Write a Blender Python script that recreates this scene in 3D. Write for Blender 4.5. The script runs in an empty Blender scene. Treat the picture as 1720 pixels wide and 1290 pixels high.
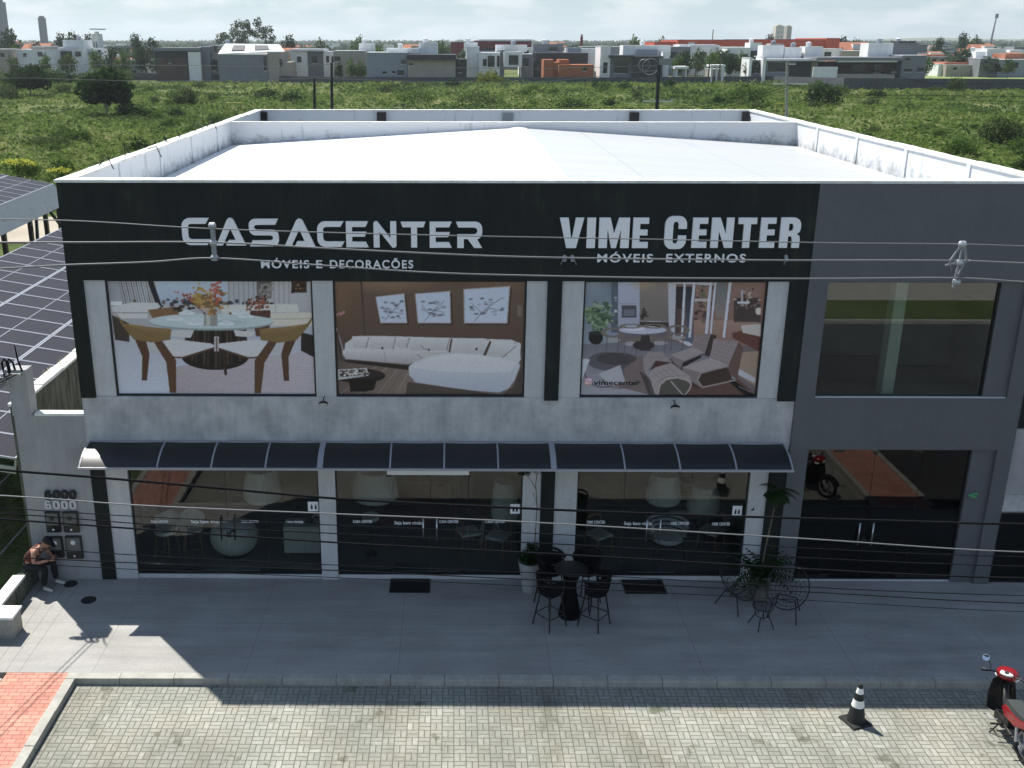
import bpy, bmesh, math, random
import numpy as np
from mathutils import Vector, Matrix, noise as mnoise
C = bpy.context.scene.collection
scn = bpy.context.scene
PI = math.pi
# ---------------------------------------------------------------- camera, sky, sun, exposure
CAM = (-1.97, -19.29, 10.78); YAW = -0.009058; PITCH = 0.32158; FPX = 1733.5; PPX = 860 - 115.76
cd = bpy.data.cameras.new('camera'); cam = bpy.data.objects.new('camera', cd); C.objects.link(cam)
cam.location = CAM; cam.rotation_euler = (PI/2 - PITCH, 0, -YAW)
cd.sensor_width = 36; cd.lens = 36*FPX/1720; cd.shift_x = 115.76/1720; cd.clip_start = 0.1; cd.clip_end = 20000
scn.camera = cam
SUN_EL = math.radians(57.7); SUN_AZ = math.atan2(-2.9, 3.5)
world = bpy.data.worlds.new('World'); scn.world = world; world.use_nodes = True
def build_world():
    nt = world.node_tree; nt.nodes.clear(); N = nt.nodes.new; L = nt.links.new
    out = N('ShaderNodeOutputWorld'); bg = N('ShaderNodeBackground'); L(bg.outputs[0], out.inputs[0])
    sky = N('ShaderNodeTexSky'); sky.sky_type = 'NISHITA'; sky.sun_disc = False
    sky.sun_elevation = SUN_EL; sky.sun_rotation = SUN_AZ; sky.altitude = 50; sky.air_density = 1.0; sky.dust_density = 0.4; sky.ozone_density = 1.6
    tc = N('ShaderNodeTexCoord'); sep = N('ShaderNodeSeparateXYZ'); L(tc.outputs['Generated'], sep.inputs[0])
    # clouds: direction projected on a cloud deck, so they flatten towards the horizon
    zz = N('ShaderNodeMath'); zz.operation = 'MAXIMUM'; L(sep.outputs[2], zz.inputs[0]); zz.inputs[1].default_value = 0.0
    za = N('ShaderNodeMath'); za.operation = 'ADD'; L(zz.outputs[0], za.inputs[0]); za.inputs[1].default_value = 0.25
    dx = N('ShaderNodeMath'); dx.operation = 'DIVIDE'; L(sep.outputs[0], dx.inputs[0]); L(za.outputs[0], dx.inputs[1])
    dy = N('ShaderNodeMath'); dy.operation = 'DIVIDE'; L(sep.outputs[1], dy.inputs[0]); L(za.outputs[0], dy.inputs[1])
    cb = N('ShaderNodeCombineXYZ'); L(dx.outputs[0], cb.inputs[0]); L(dy.outputs[0], cb.inputs[1])
    no = N('ShaderNodeTexNoise'); no.inputs['Scale'].default_value = 4.0; no.inputs['Detail'].default_value = 8; no.inputs['Roughness'].default_value = 0.58
    L(cb.outputs[0], no.inputs['Vector'])
    cr = N('ShaderNodeValToRGB'); cr.color_ramp.elements[0].position = 0.44; cr.color_ramp.elements[1].position = 0.60
    L(no.outputs['Fac'], cr.inputs[0])
    sc_ = N('ShaderNodeMixRGB'); sc_.blend_type = 'MULTIPLY'; sc_.inputs[0].default_value = 1; L(sky.outputs[0], sc_.inputs[1]); sc_.inputs[2].default_value = (0.058, 0.066, 0.070, 1)
    hz = N('ShaderNodeMapRange'); L(sep.outputs[2], hz.inputs[0]); hz.inputs[1].default_value = .0; hz.inputs[2].default_value = .22; hz.inputs[3].default_value = .95; hz.inputs[4].default_value = 0
    hb_ = N('ShaderNodeMixRGB'); L(hz.outputs[0], hb_.inputs[0]); L(sc_.outputs[0], hb_.inputs[1]); hb_.inputs[2].default_value = (0.262, 0.345, 0.368, 1)
    mx = N('ShaderNodeMixRGB'); L(cr.outputs[0], mx.inputs[0]); L(hb_.outputs[0], mx.inputs[1]); mx.inputs[2].default_value = (0.46, 0.485, 0.495, 1)
    fa = N('ShaderNodeMath'); fa.operation = 'MULTIPLY'; L(cr.outputs[0], fa.inputs[0]); hi = N('ShaderNodeMapRange'); L(sep.outputs[2], hi.inputs[0]); hi.inputs[1].default_value = .02; hi.inputs[2].default_value = .6; hi.inputs[3].default_value = .80; hi.inputs[4].default_value = .30; L(hi.outputs[0], fa.inputs[1]); L(fa.outputs[0], mx.inputs[0])
    L(mx.outputs[0], bg.inputs[0]); bg.inputs[1].default_value = 1.0
build_world()
sd = bpy.data.lights.new('sun', 'SUN'); sd.energy = 4.1; sd.angle = math.radians(0.53); sd.color = (1, 0.955, 0.88)
sun = bpy.data.objects.new('sun', sd); C.objects.link(sun)
sv = Vector((-2.9, 3.5, 7.2)).normalized(); sun.rotation_euler = sv.to_track_quat('Z', 'Y').to_euler(); sun.location = (0, 0, 60)
scn.view_settings.view_transform = 'Standard'; scn.view_settings.look = 'None'
scn.view_settings.exposure = 0.95; scn.view_settings.gamma = 1
scn.cycles.max_bounces = 8; scn.cycles.transparent_max_bounces = 16
# ---------------------------------------------------------------- photo measurement: pixel -> point in the place
def ray(u, v):
    x, y, z = (u-PPX)/FPX, 1.0, -(v-645)/FPX
    c, s = math.cos(PITCH), math.sin(PITCH); y, z = y*c+z*s, -y*s+z*c
    c, s = math.cos(YAW), math.sin(YAW); return Vector((x*c+y*s, -x*s+y*c, z))
def atz(u, v, z=0.0): d = ray(u, v); return Vector(CAM) + d*((z-CAM[2])/d.z)
def aty(u, v, y=0.0): d = ray(u, v); return Vector(CAM) + d*((y-CAM[1])/d.y)
# ---------------------------------------------------------------- helpers
class MB:
    """collects shapes; build() links them as ONE mesh object"""
    def __init__(s): s.v = []; s.f = []; s.m = []; s.k = 0
    def mat(s, k): s.k = k; return s
    def _add(s, vs, fs):
        b = len(s.v); s.v += [tuple(p) for p in vs]; s.f += [tuple(i+b for i in f) for f in fs]; s.m += [s.k]*len(fs); return s
    def box(s, x0, x1, y0, y1, z0, z1):
        v = [(x0,y0,z0),(x1,y0,z0),(x1,y1,z0),(x0,y1,z0),(x0,y0,z1),(x1,y0,z1),(x1,y1,z1),(x0,y1,z1)]
        return s._add(v, [(3,2,1,0),(4,5,6,7),(0,1,5,4),(1,2,6,5),(2,3,7,6),(3,0,4,7)])
    def hexa(s, b, t): return s._add(list(b)+list(t), [(3,2,1,0),(4,5,6,7),(0,1,5,4),(1,2,6,5),(2,3,7,6),(3,0,4,7)])
    def quad(s, *p): return s._add(p, [tuple(range(len(p)))])
    def slab(s, pts, th):
        """polygon with thickness th along its normal"""
        p = [Vector(q) for q in pts]; n = (p[1]-p[0]).cross(p[-1]-p[0]).normalized()*th; k = len(p)
        return s._add(p+[q+n for q in p], [tuple(reversed(range(k))), tuple(range(k, 2*k))]+[(i, (i+1)%k, (i+1)%k+k, i+k) for i in range(k)])
    def tube(s, pts, r, n=8, caps=True):
        P = [Vector(p) for p in pts]; rs = r if isinstance(r, (list, tuple)) else [r]*len(P)
        vs = []; fs = []; up = None
        for i, p in enumerate(P):
            t = (P[min(i+1, len(P)-1)]-P[max(i-1, 0)]).normalized()
            if up is None: up = Vector((0,0,1)) if abs(t.z) < .9 else Vector((1,0,0))
            a = t.cross(up).normalized(); b = a.cross(t).normalized(); up = b
            for j in range(n): q = 2*PI*j/n; vs.append(p+(a*math.cos(q)+b*math.sin(q))*rs[i])
        for i in range(len(P)-1):
            for j in range(n): fs.append((i*n+j, i*n+(j+1)%n, (i+1)*n+(j+1)%n, (i+1)*n+j))
        if caps: fs += [tuple(reversed(range(n))), tuple(range((len(P)-1)*n, len(P)*n))]
        return s._add(vs, fs)
    def ring(s, c, ax, R, r, n=24, m=8):
        ax = Vector(ax).normalized(); a = ax.orthogonal().normalized(); b = ax.cross(a)
        vs = []; fs = []
        for i in range(n):
            q = 2*PI*i/n; d = a*math.cos(q)+b*math.sin(q)
            for j in range(m): w = 2*PI*j/m; vs.append(Vector(c)+d*(R+r*math.cos(w))+ax*r*math.sin(w))
        for i in range(n):
            for j in range(m): fs.append((i*m+j, ((i+1)%n)*m+j, ((i+1)%n)*m+(j+1)%m, i*m+(j+1)%m))
        return s._add(vs, fs)
    def lathe(s, prof, c=(0,0,0), n=20, ax=(0,0,1), caps=True):
        ax = Vector(ax).normalized(); a = ax.orthogonal().normalized(); b = ax.cross(a); vs = []; fs = []; c = Vector(c)
        for (r, h) in prof:
            for j in range(n): q = 2*PI*j/n; vs.append(c+ax*h+(a*math.cos(q)+b*math.sin(q))*r)
        for i in range(len(prof)-1):
            for j in range(n): fs.append((i*n+j, i*n+(j+1)%n, (i+1)*n+(j+1)%n, (i+1)*n+j))
        if caps: fs += [tuple(reversed(range(n))), tuple(range((len(prof)-1)*n, len(prof)*n))]
        return s._add(vs, fs)
    def ell(s, c, r, n=14, m=9, fn=None):
        vs = []; fs = []
        for i in range(m+1):
            t = PI*i/m
            for j in range(n):
                q = 2*PI*j/n; d = Vector((math.sin(t)*math.cos(q), math.sin(t)*math.sin(q), math.cos(t)))
                k = fn(d) if fn else 1
                vs.append((c[0]+r[0]*d.x*k, c[1]+r[1]*d.y*k, c[2]+r[2]*d.z*k))
        for i in range(m):
            for j in range(n): fs.append((i*n+j, (i+1)*n+j, (i+1)*n+(j+1)%n, i*n+(j+1)%n))
        return s._add(vs, fs)
    def build(s, name, mats, parent=None, smooth=False, bevel=0, loc=None, rz=0):
        me = bpy.data.meshes.new(name); me.from_pydata(s.v, [], s.f)
        bm = bmesh.new(); bm.from_mesh(me)
        bmesh.ops.remove_doubles(bm, verts=bm.verts, dist=1e-5)
        bmesh.ops.recalc_face_normals(bm, faces=bm.faces)
        if bevel: bmesh.ops.bevel(bm, geom=[e for e in bm.edges if len(e.link_faces) == 2 and e.calc_face_angle(0) > .6], offset=bevel, segments=2, affect='EDGES', profile=.7)
        bm.to_mesh(me); bm.free()
        for m in (mats if isinstance(mats, (list, tuple)) else [mats]): me.materials.append(m)
        if isinstance(mats, (list, tuple)) and not bevel and len(me.polygons) == len(s.m):
            me.polygons.foreach_set('material_index', s.m)
        if smooth: me.shade_smooth() if smooth is True else me.set_sharp_from_angle(angle=smooth); 
        if smooth and smooth is not True:
            me.polygons.foreach_set('use_smooth', [True]*len(me.polygons))
        o = bpy.data.objects.new(name, me); C.objects.link(o)
        if parent: o.parent = parent
        if loc: o.location = loc
        if rz: o.rotation_euler = (0, 0, rz)
        return o
def tag(o, label=None, cat=None, group=None, kind=None):
    if label: o['label'] = label
    if cat: o['category'] = cat
    if group: o['group'] = group
    if kind: o['kind'] = kind
    return o
def thing(name, label, cat, loc=(0,0,0), rz=0, group=None):
    o = bpy.data.objects.new(name, None); C.objects.link(o); o.location = loc; o.rotation_euler = (0, 0, rz); o.empty_display_size = .2
    return tag(o, label, cat, group)
def copy_tree(o, parent=None):
    c = o.copy(); C.objects.link(c); c.parent = parent
    for ch in list(o.children): copy_tree(ch, c)
    return c
def relabel(o, label, loc=None, rz=None, sc=None):
    o['label'] = label
    if loc is not None: o.location = loc
    if rz is not None: o.rotation_euler = (0, 0, rz)
    if sc is not None: o.scale = (sc, sc, sc) if not isinstance(sc, tuple) else sc
    return o
def s2l(c): return tuple(((x/255)/12.92 if x/255 <= .04045 else ((x/255+.055)/1.055)**2.4) for x in c)
# ---------------------------------------------------------------- materials (procedural)
class NT:
    def __init__(s, name):
        s.m = bpy.data.materials.new(name); s.m.use_nodes = True; s.t = s.m.node_tree; s.t.nodes.clear()
        s.out = s.n('ShaderNodeOutputMaterial')
    def n(s, ty, **kw):
        x = s.t.nodes.new(ty)
        for k, v in kw.items():
            if k.startswith('i_'): x.inputs[k[2:].replace('_', ' ')].default_value = v
            else: setattr(x, k, v)
        return x
    def l(s, a, b): s.t.links.new(a, b)
    def math(s, op, a, b=None, c=None):
        x = s.n('ShaderNodeMath', operation=op)
        for i, q in enumerate((a, b, c)):
            if q is None: continue
            if isinstance(q, (int, float)): x.inputs[i].default_value = q
            else: s.l(q, x.inputs[i])
        return x.outputs[0]
    def mix(s, f, a, b, mode='MIX'):
        x = s.n('ShaderNodeMixRGB', blend_type=mode)
        for i, q in ((0, f), (1, a), (2, b)):
            if isinstance(q, (int, float)): x.inputs[i].default_value = q
            elif isinstance(q, (tuple, list)): x.inputs[i].default_value = tuple(q)+(1,) if len(q) == 3 else q
            else: s.l(q, x.inputs[i])
        return x.outputs[0]
    def pos(s): return s.n('ShaderNodeNewGeometry').outputs['Position']
    def noise(s, vec, scale, detail=4, rough=.55, stretch=None):
        x = s.n('ShaderNodeTexNoise'); x.inputs['Scale'].default_value = scale; x.inputs['Detail'].default_value = detail; x.inputs['Roughness'].default_value = rough
        if stretch:
            mp = s.n('ShaderNodeMapping'); mp.inputs['Scale'].default_value = stretch; s.l(vec, mp.inputs[0]); vec = mp.outputs[0]
        s.l(vec, x.inputs['Vector']); return x.outputs['Fac']
    def ramp(s, f, stops):
        x = s.n('ShaderNodeValToRGB'); e = x.color_ramp.elements
        while len(e) < len(stops): e.new(.5)
        for i, (p, c) in enumerate(stops): e[i].position = p; e[i].color = (c, c, c, 1) if isinstance(c, (int, float)) else tuple(c)+(1,)
        s.l(f, x.inputs[0]); return x.outputs[0]
    def bsdf(s, col, rough=.7, spec=.4, bump=None, bump_d=.01, metal=0):
        p = s.n('ShaderNodeBsdfPrincipled')
        if isinstance(col, (tuple, list)): p.inputs['Base Color'].default_value = tuple(col)[:3]+(1,)
        else: s.l(col, p.inputs['Base Color'])
        if isinstance(rough, (int, float)): p.inputs['Roughness'].default_value = rough
        else: s.l(rough, p.inputs['Roughness'])
        p.inputs['Specular IOR Level'].default_value = spec; p.inputs['Metallic'].default_value = metal
        if bump is not None:
            b = s.n('ShaderNodeBump'); b.inputs['Strength'].default_value = 1; b.inputs['Distance'].default_value = bump_d; s.l(bump, b.inputs['Height']); s.l(b.outputs[0], p.inputs['Normal'])
        s.l(p.outputs[0], s.out.inputs[0]); return p
def plain(name, c, rough=.6, var=.12, scale=3.0, spec=.4, metal=0, bump=0.0):
    t = NT(name); g = t.noise(t.n('ShaderNodeTexCoord').outputs['Object'], scale, 5)
    f = t.ramp(g, [(.25, 1-var), (.75, 1+var)])
    col = t.mix(1, tuple(c), f, 'MULTIPLY')
    t.bsdf(col, rough, spec, g if bump else None, bump, metal); return t.m
def stained(name, c, dark, amount=.5, streak=.5, rough=.85, scale=1.0, bump=.004):
    """plaster or concrete with blotches and vertical runs"""
    t = NT(name); p = t.pos()
    a = t.noise(p, 1.3*scale, 8, .62); b = t.noise(p, 2.2*scale, 6, .6, (3.2, 3.2, .5)); d = t.noise(p, 26*scale, 3)
    m = t.math('ADD', t.math('MULTIPLY', a, 1-streak), t.math('MULTIPLY', b, streak))
    f = t.ramp(m, [(.38, 0), (.62, 1)])
    f = t.math('MULTIPLY', f, amount)
    col = t.mix(f, tuple(c), tuple(dark)); col = t.mix(.25, col, t.ramp(d, [(.3, .75), (.7, 1.2)]), 'MULTIPLY')
    t.bsdf(col, rough, .3, d, bump); return t.m
def glass_mat(name, tint, refl=1.9, rough=.0, gl=(1, 1, 1)):
    t = NT(name); fr = t.n('ShaderNodeFresnel'); fr.inputs['IOR'].default_value = refl
    tr = t.n('ShaderNodeBsdfTransparent'); tr.inputs[0].default_value = tuple(tint)+(1,)
    g = t.n('ShaderNodeBsdfGlossy'); g.inputs['Roughness'].default_value = rough; g.inputs[0].default_value = tuple(gl)+(1,)
    mx = t.n('ShaderNodeMixShader'); t.l(t.math('MULTIPLY', fr.outputs[0], t.math('SUBTRACT', 1.0, t.n('ShaderNodeNewGeometry').outputs['Backfacing'])), mx.inputs[0]); t.l(tr.outputs[0], mx.inputs[1]); t.l(g.outputs[0], mx.inputs[2])
    t.l(mx.outputs[0], t.out.inputs[0]); return t.m
def paver_mat():
    t = NT('grey_paver'); sp = t.n('ShaderNodeSeparateXYZ'); t.l(t.pos(), sp.inputs[0])
    W = .195
    u = t.math('DIVIDE', t.math('ADD', sp.outputs[0], 60.03), W); v = t.math('DIVIDE', t.math('ADD', sp.outputs[1], 60.0), W)
    iu = t.math('FLOOR', u); iv = t.math('FLOOR', v); fu = t.math('FRACT', u); fv = t.math('FRACT', v)
    par = t.math('MODULO', t.math('ADD', iu, iv), 2.0); inv = t.math('SUBTRACT', 1.0, par)
    along = t.math('ADD', t.math('MULTIPLY', fu, inv), t.math('MULTIPLY', fv, par))
    across = t.math('ADD', t.math('MULTIPLY', fv, inv), t.math('MULTIPLY', fu, par))
    a2 = t.math('MULTIPLY', across, 2.0); ia = t.math('FLOOR', a2); fa = t.math('FRACT', a2)
    d1 = t.math('MULTIPLY', t.math('MINIMUM', along, t.math('SUBTRACT', 1.0, along)), W)
    d2 = t.math('MULTIPLY', t.math('MINIMUM', fa, t.math('SUBTRACT', 1.0, fa)), W/2)
    d = t.math('MINIMUM', d1, d2); mort = t.ramp(t.math('MULTIPLY', d, 60.0), [(.28, 0), (.55, 1)])
    cb = t.n('ShaderNodeCombineXYZ'); t.l(iu, cb.inputs[0]); t.l(iv, cb.inputs[1]); t.l(ia, cb.inputs[2])
    wn = t.n('ShaderNodeTexWhiteNoise', noise_dimensions='3D'); t.l(cb.outputs[0], wn.inputs['Vector'])
    br = t.ramp(wn.outputs[0], [(0, (.245, .25, .218)), (.55, (.272, .275, .24)), (.93, (.292, .294, .262)), (1, (.335, .335, .30))])
    big = t.ramp(t.noise(t.pos(), .55, 6, .6), [(.3, .70), (.7, 1.2)]); fine = t.ramp(t.noise(t.pos(), 30, 4), [(.3, .85), (.7, 1.12)])
    warm = t.mix(t.ramp(t.noise(t.pos(), .9, 3), [(.45, 0), (.75, .35)]), br, (.33, .27, .20))
    col = t.mix(1, t.mix(1, warm, big, 'MULTIPLY'), fine, 'MULTIPLY')
    spots = t.mix(1, t.ramp(t.noise(t.pos(), 2.3, 3, .5), [(.30, (.55, .55, .5)), (.37, (1, 1, 1))]), t.ramp(t.noise(t.pos(), .8, 5, .7, (1, .35, 1)), [(.34, (.72, .72, .68)), (.46, (1, 1, 1))]), 'MULTIPLY')
    col = t.mix(1, col, spots, 'MULTIPLY')
    col = t.mix(t.math('ADD', t.math('MULTIPLY', mort, .72), .28), (.085, .09, .062), col)
    t.bsdf(col, .9, .25, mort, .006); return t.m
def redpath_mat():
    t = NT('red_paver'); p = t.pos()
    b = t.n('ShaderNodeTexBrick'); t.l(p, b.inputs['Vector']); b.inputs['Scale'].default_value = 1; b.inputs['Brick Width'].default_value = .21; b.inputs['Row Height'].default_value = .105; b.inputs['Mortar Size'].default_value = .006
    b.inputs['Color1'].default_value = (.47, .215, .165, 1); b.inputs['Color2'].default_value = (.56, .29, .22, 1); b.inputs['Mortar'].default_value = (.22, .085, .06, 1)
    col = t.mix(1, b.outputs[0], t.ramp(t.noise(p, 1.4, 6, .6), [(.3, .75), (.7, 1.15)]), 'MULTIPLY')
    t.bsdf(col, .9, .2); return t.m
def sidewalk_mat():
    t = NT('smooth_concrete'); p = t.pos(); sp = t.n('ShaderNodeSeparateXYZ'); t.l(p, sp.inputs[0])
    a = t.noise(p, .7, 8, .62); d = t.noise(p, 18, 5, .6); st = t.noise(p, 1.5, 5, .6, (.25, 2, 1))
    col = t.ramp(a, [(.3, (.275, .268, .252)), (.7, (.355, .348, .330))])
    col = t.mix(.6, col, t.ramp(st, [(.3, .72), (.65, 1.12)]), 'MULTIPLY'); col = t.mix(.5, col, t.ramp(d, [(.3, .85), (.7, 1.1)]), 'MULTIPLY')
    jx = t.math('ABSOLUTE', t.math('SUBTRACT', t.math('FRACT', t.math('DIVIDE', t.math('ADD', sp.outputs[0], 59.3), 2.75)), .5))
    jy = t.math('ABSOLUTE', t.math('ADD', sp.outputs[1], 1.72))
    j = t.math('MAXIMUM', t.math('LESS_THAN', jx, .0022), t.math('LESS_THAN', jy, .005))
    strip = t.math('MULTIPLY', t.math('LESS_THAN', sp.outputs[0], -9.55), t.math('LESS_THAN', t.math('FRACT', t.math('MULTIPLY', sp.outputs[0], 4.0)), .06))
    j = t.math('MAXIMUM', j, strip)
    sc2 = t.ramp(t.noise(p, 4.5, 2, .3), [(.485, 0), (.497, 1), (.503, 1), (.515, 0)])
    col = t.mix(t.math('MULTIPLY', t.math('MULTIPLY', sc2, .22), t.ramp(t.noise(p, .9, 2), [(.5, 0), (.6, 1)])), col, (.2, .19, .18))
    col = t.mix(t.math('MULTIPLY', j, .55), col, (.12, .12, .12))
    t.bsdf(col, .78, .3, d, .003); return t.m
def roof_mat(name, c):
    t = NT(name); p = t.pos(); sp = t.n('ShaderNodeSeparateXYZ'); t.l(p, sp.inputs[0])
    w = t.math('SINE', t.math('MULTIPLY', sp.outputs[1], 2*PI/.33)); rib = t.ramp(t.math('ADD', t.math('MULTIPLY', w, .5), .5), [(.75, 0), (.95, 1)])
    col = t.mix(.5, c, t.ramp(t.noise(p, .5, 5, .6, (.3, 2, 1)), [(.3, .85), (.7, 1.05)]), 'MULTIPLY')
    lap = t.math('LESS_THAN', t.math('FRACT', t.math('DIVIDE', t.math('ADD', sp.outputs[0], 40.6), 3.05)), .012)
    col = t.mix(t.math('MAXIMUM', t.math('MULTIPLY', rib, .22), t.math('MULTIPLY', lap, .45)), col, (.20, .21, .22))
    t.bsdf(col, .45, .5, rib, .02); return t.m
def parapet_mat(name):
    """white rendered wall with black mould runs from the cap and along the foot"""
    t = NT(name); p = t.pos(); sp = t.n('ShaderNodeSeparateXYZ'); t.l(p, sp.inputs[0])
    foot = t.math('SUBTRACT', 8.05, sp.outputs[2]); a = t.noise(p, 2.2, 7, .65); b = t.noise(p, 11, 5, .65)
    m = t.math('ADD', t.math('MULTIPLY', t.math('MINIMUM', foot, .46), .62), t.math('ADD', t.math('MULTIPLY', a, .8), t.math('MULTIPLY', b, .35)))
    f = t.ramp(m, [(.70, 0), (1.22, .8)])
    runs = t.ramp(t.noise(p, 3.5, 4, .6, (1, 1, .12)), [(.62, 0), (.70, .5)])
    col = t.mix(t.math('MAXIMUM', f, t.math('MULTIPLY', runs, .55)), (.66, .68, .70), (.075, .08, .08))
    t.bsdf(col, .85, .25); return t.m
def field_mat(name, kind):
    t = NT(name); p = t.pos()
    a = t.noise(p, .035, 6, .62); b = t.noise(p, .33, 6, .65); c = t.noise(p, 2.2, 4, .6)
    m = t.math('ADD', t.math('MULTIPLY', a, .5), t.math('ADD', t.math('MULTIPLY', b, .35), t.math('MULTIPLY', c, .15)))
    if kind == 'ground':
        col = t.ramp(m, [(.38, (.036, .055, .016)), (.45, (.070, .095, .026)), (.52, (.105, .125, .040)), (.60, (.19, .165, .085))])
        t.bsdf(col, .95, .1, c, .2)
    else:
        ri = t.n('ShaderNodeNewGeometry').outputs['Random Per Island']
        col = t.ramp(m, [(.40, (.034, .058, .018)), (.46, (.062, .105, .024)), (.52, (.108, .166, .036)), (.60, (.175, .205, .068))])
        col = t.mix(1, col, t.ramp(ri, [(0, .88), (1, 1.12)]), 'MULTIPLY')
        leaf(t, col)
    return t.m
def leaf(t, col):
    p = t.n('ShaderNodeBsdfPrincipled'); t.l(col, p.inputs['Base Color']); p.inputs['Roughness'].default_value = .8; p.inputs['Specular IOR Level'].default_value = .06
    tr = t.n('ShaderNodeBsdfTranslucent'); t.l(col, tr.inputs[0])
    mx = t.n('ShaderNodeMixShader'); mx.inputs[0].default_value = .45; t.l(p.outputs[0], mx.inputs[1]); t.l(tr.outputs[0], mx.inputs[2]); t.l(mx.outputs[0], t.out.inputs[0])
def leaf_mat(name, a, b, scale=.6):
    t = NT(name); ri = t.n('ShaderNodeNewGeometry').outputs['Random Per Island']
    n = t.noise(t.n('ShaderNodeTexCoord').outputs['Object'], scale, 4)
    f = t.math('ADD', t.math('MULTIPLY', ri, .55), t.math('MULTIPLY', n, .5))
    leaf(t, t.mix(f, tuple(a), tuple(b))); return t.m
def asphalt_mat():
    t = NT('asphalt'); p = t.pos(); d = t.noise(p, 40, 4); a = t.noise(p, .4, 6)
    t.bsdf(t.mix(.6, t.ramp(a, [(.3, (.042, .043, .045)), (.7, (.065, .065, .066))]), t.ramp(d, [(.3, .8), (.7, 1.2)]), 'MULTIPLY'), .9, .3); return t.m
def vcol_mat(name):
    t = NT(name); a = t.n('ShaderNodeAttribute', attribute_name='print'); t.bsdf(a.outputs['Color'], .35, .35); return t.m
def fascia_mat():
    t = NT('black_wall_paint'); p = t.pos(); a = t.noise(p, 1.2, 8, .65, (1, 1, .6)); r = t.noise(p, 5, 6, .6, (2, 2, .25))
    col = t.ramp(t.math('ADD', t.math('MULTIPLY', a, .6), t.math('MULTIPLY', r, .4)), [(.35, (.0085, .0110, .0115)), (.55, (.0145, .0175, .0165)), (.68, (.030, .036, .029))])
    t.bsdf(col, .7, .25, a, .003); return t.m
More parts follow.
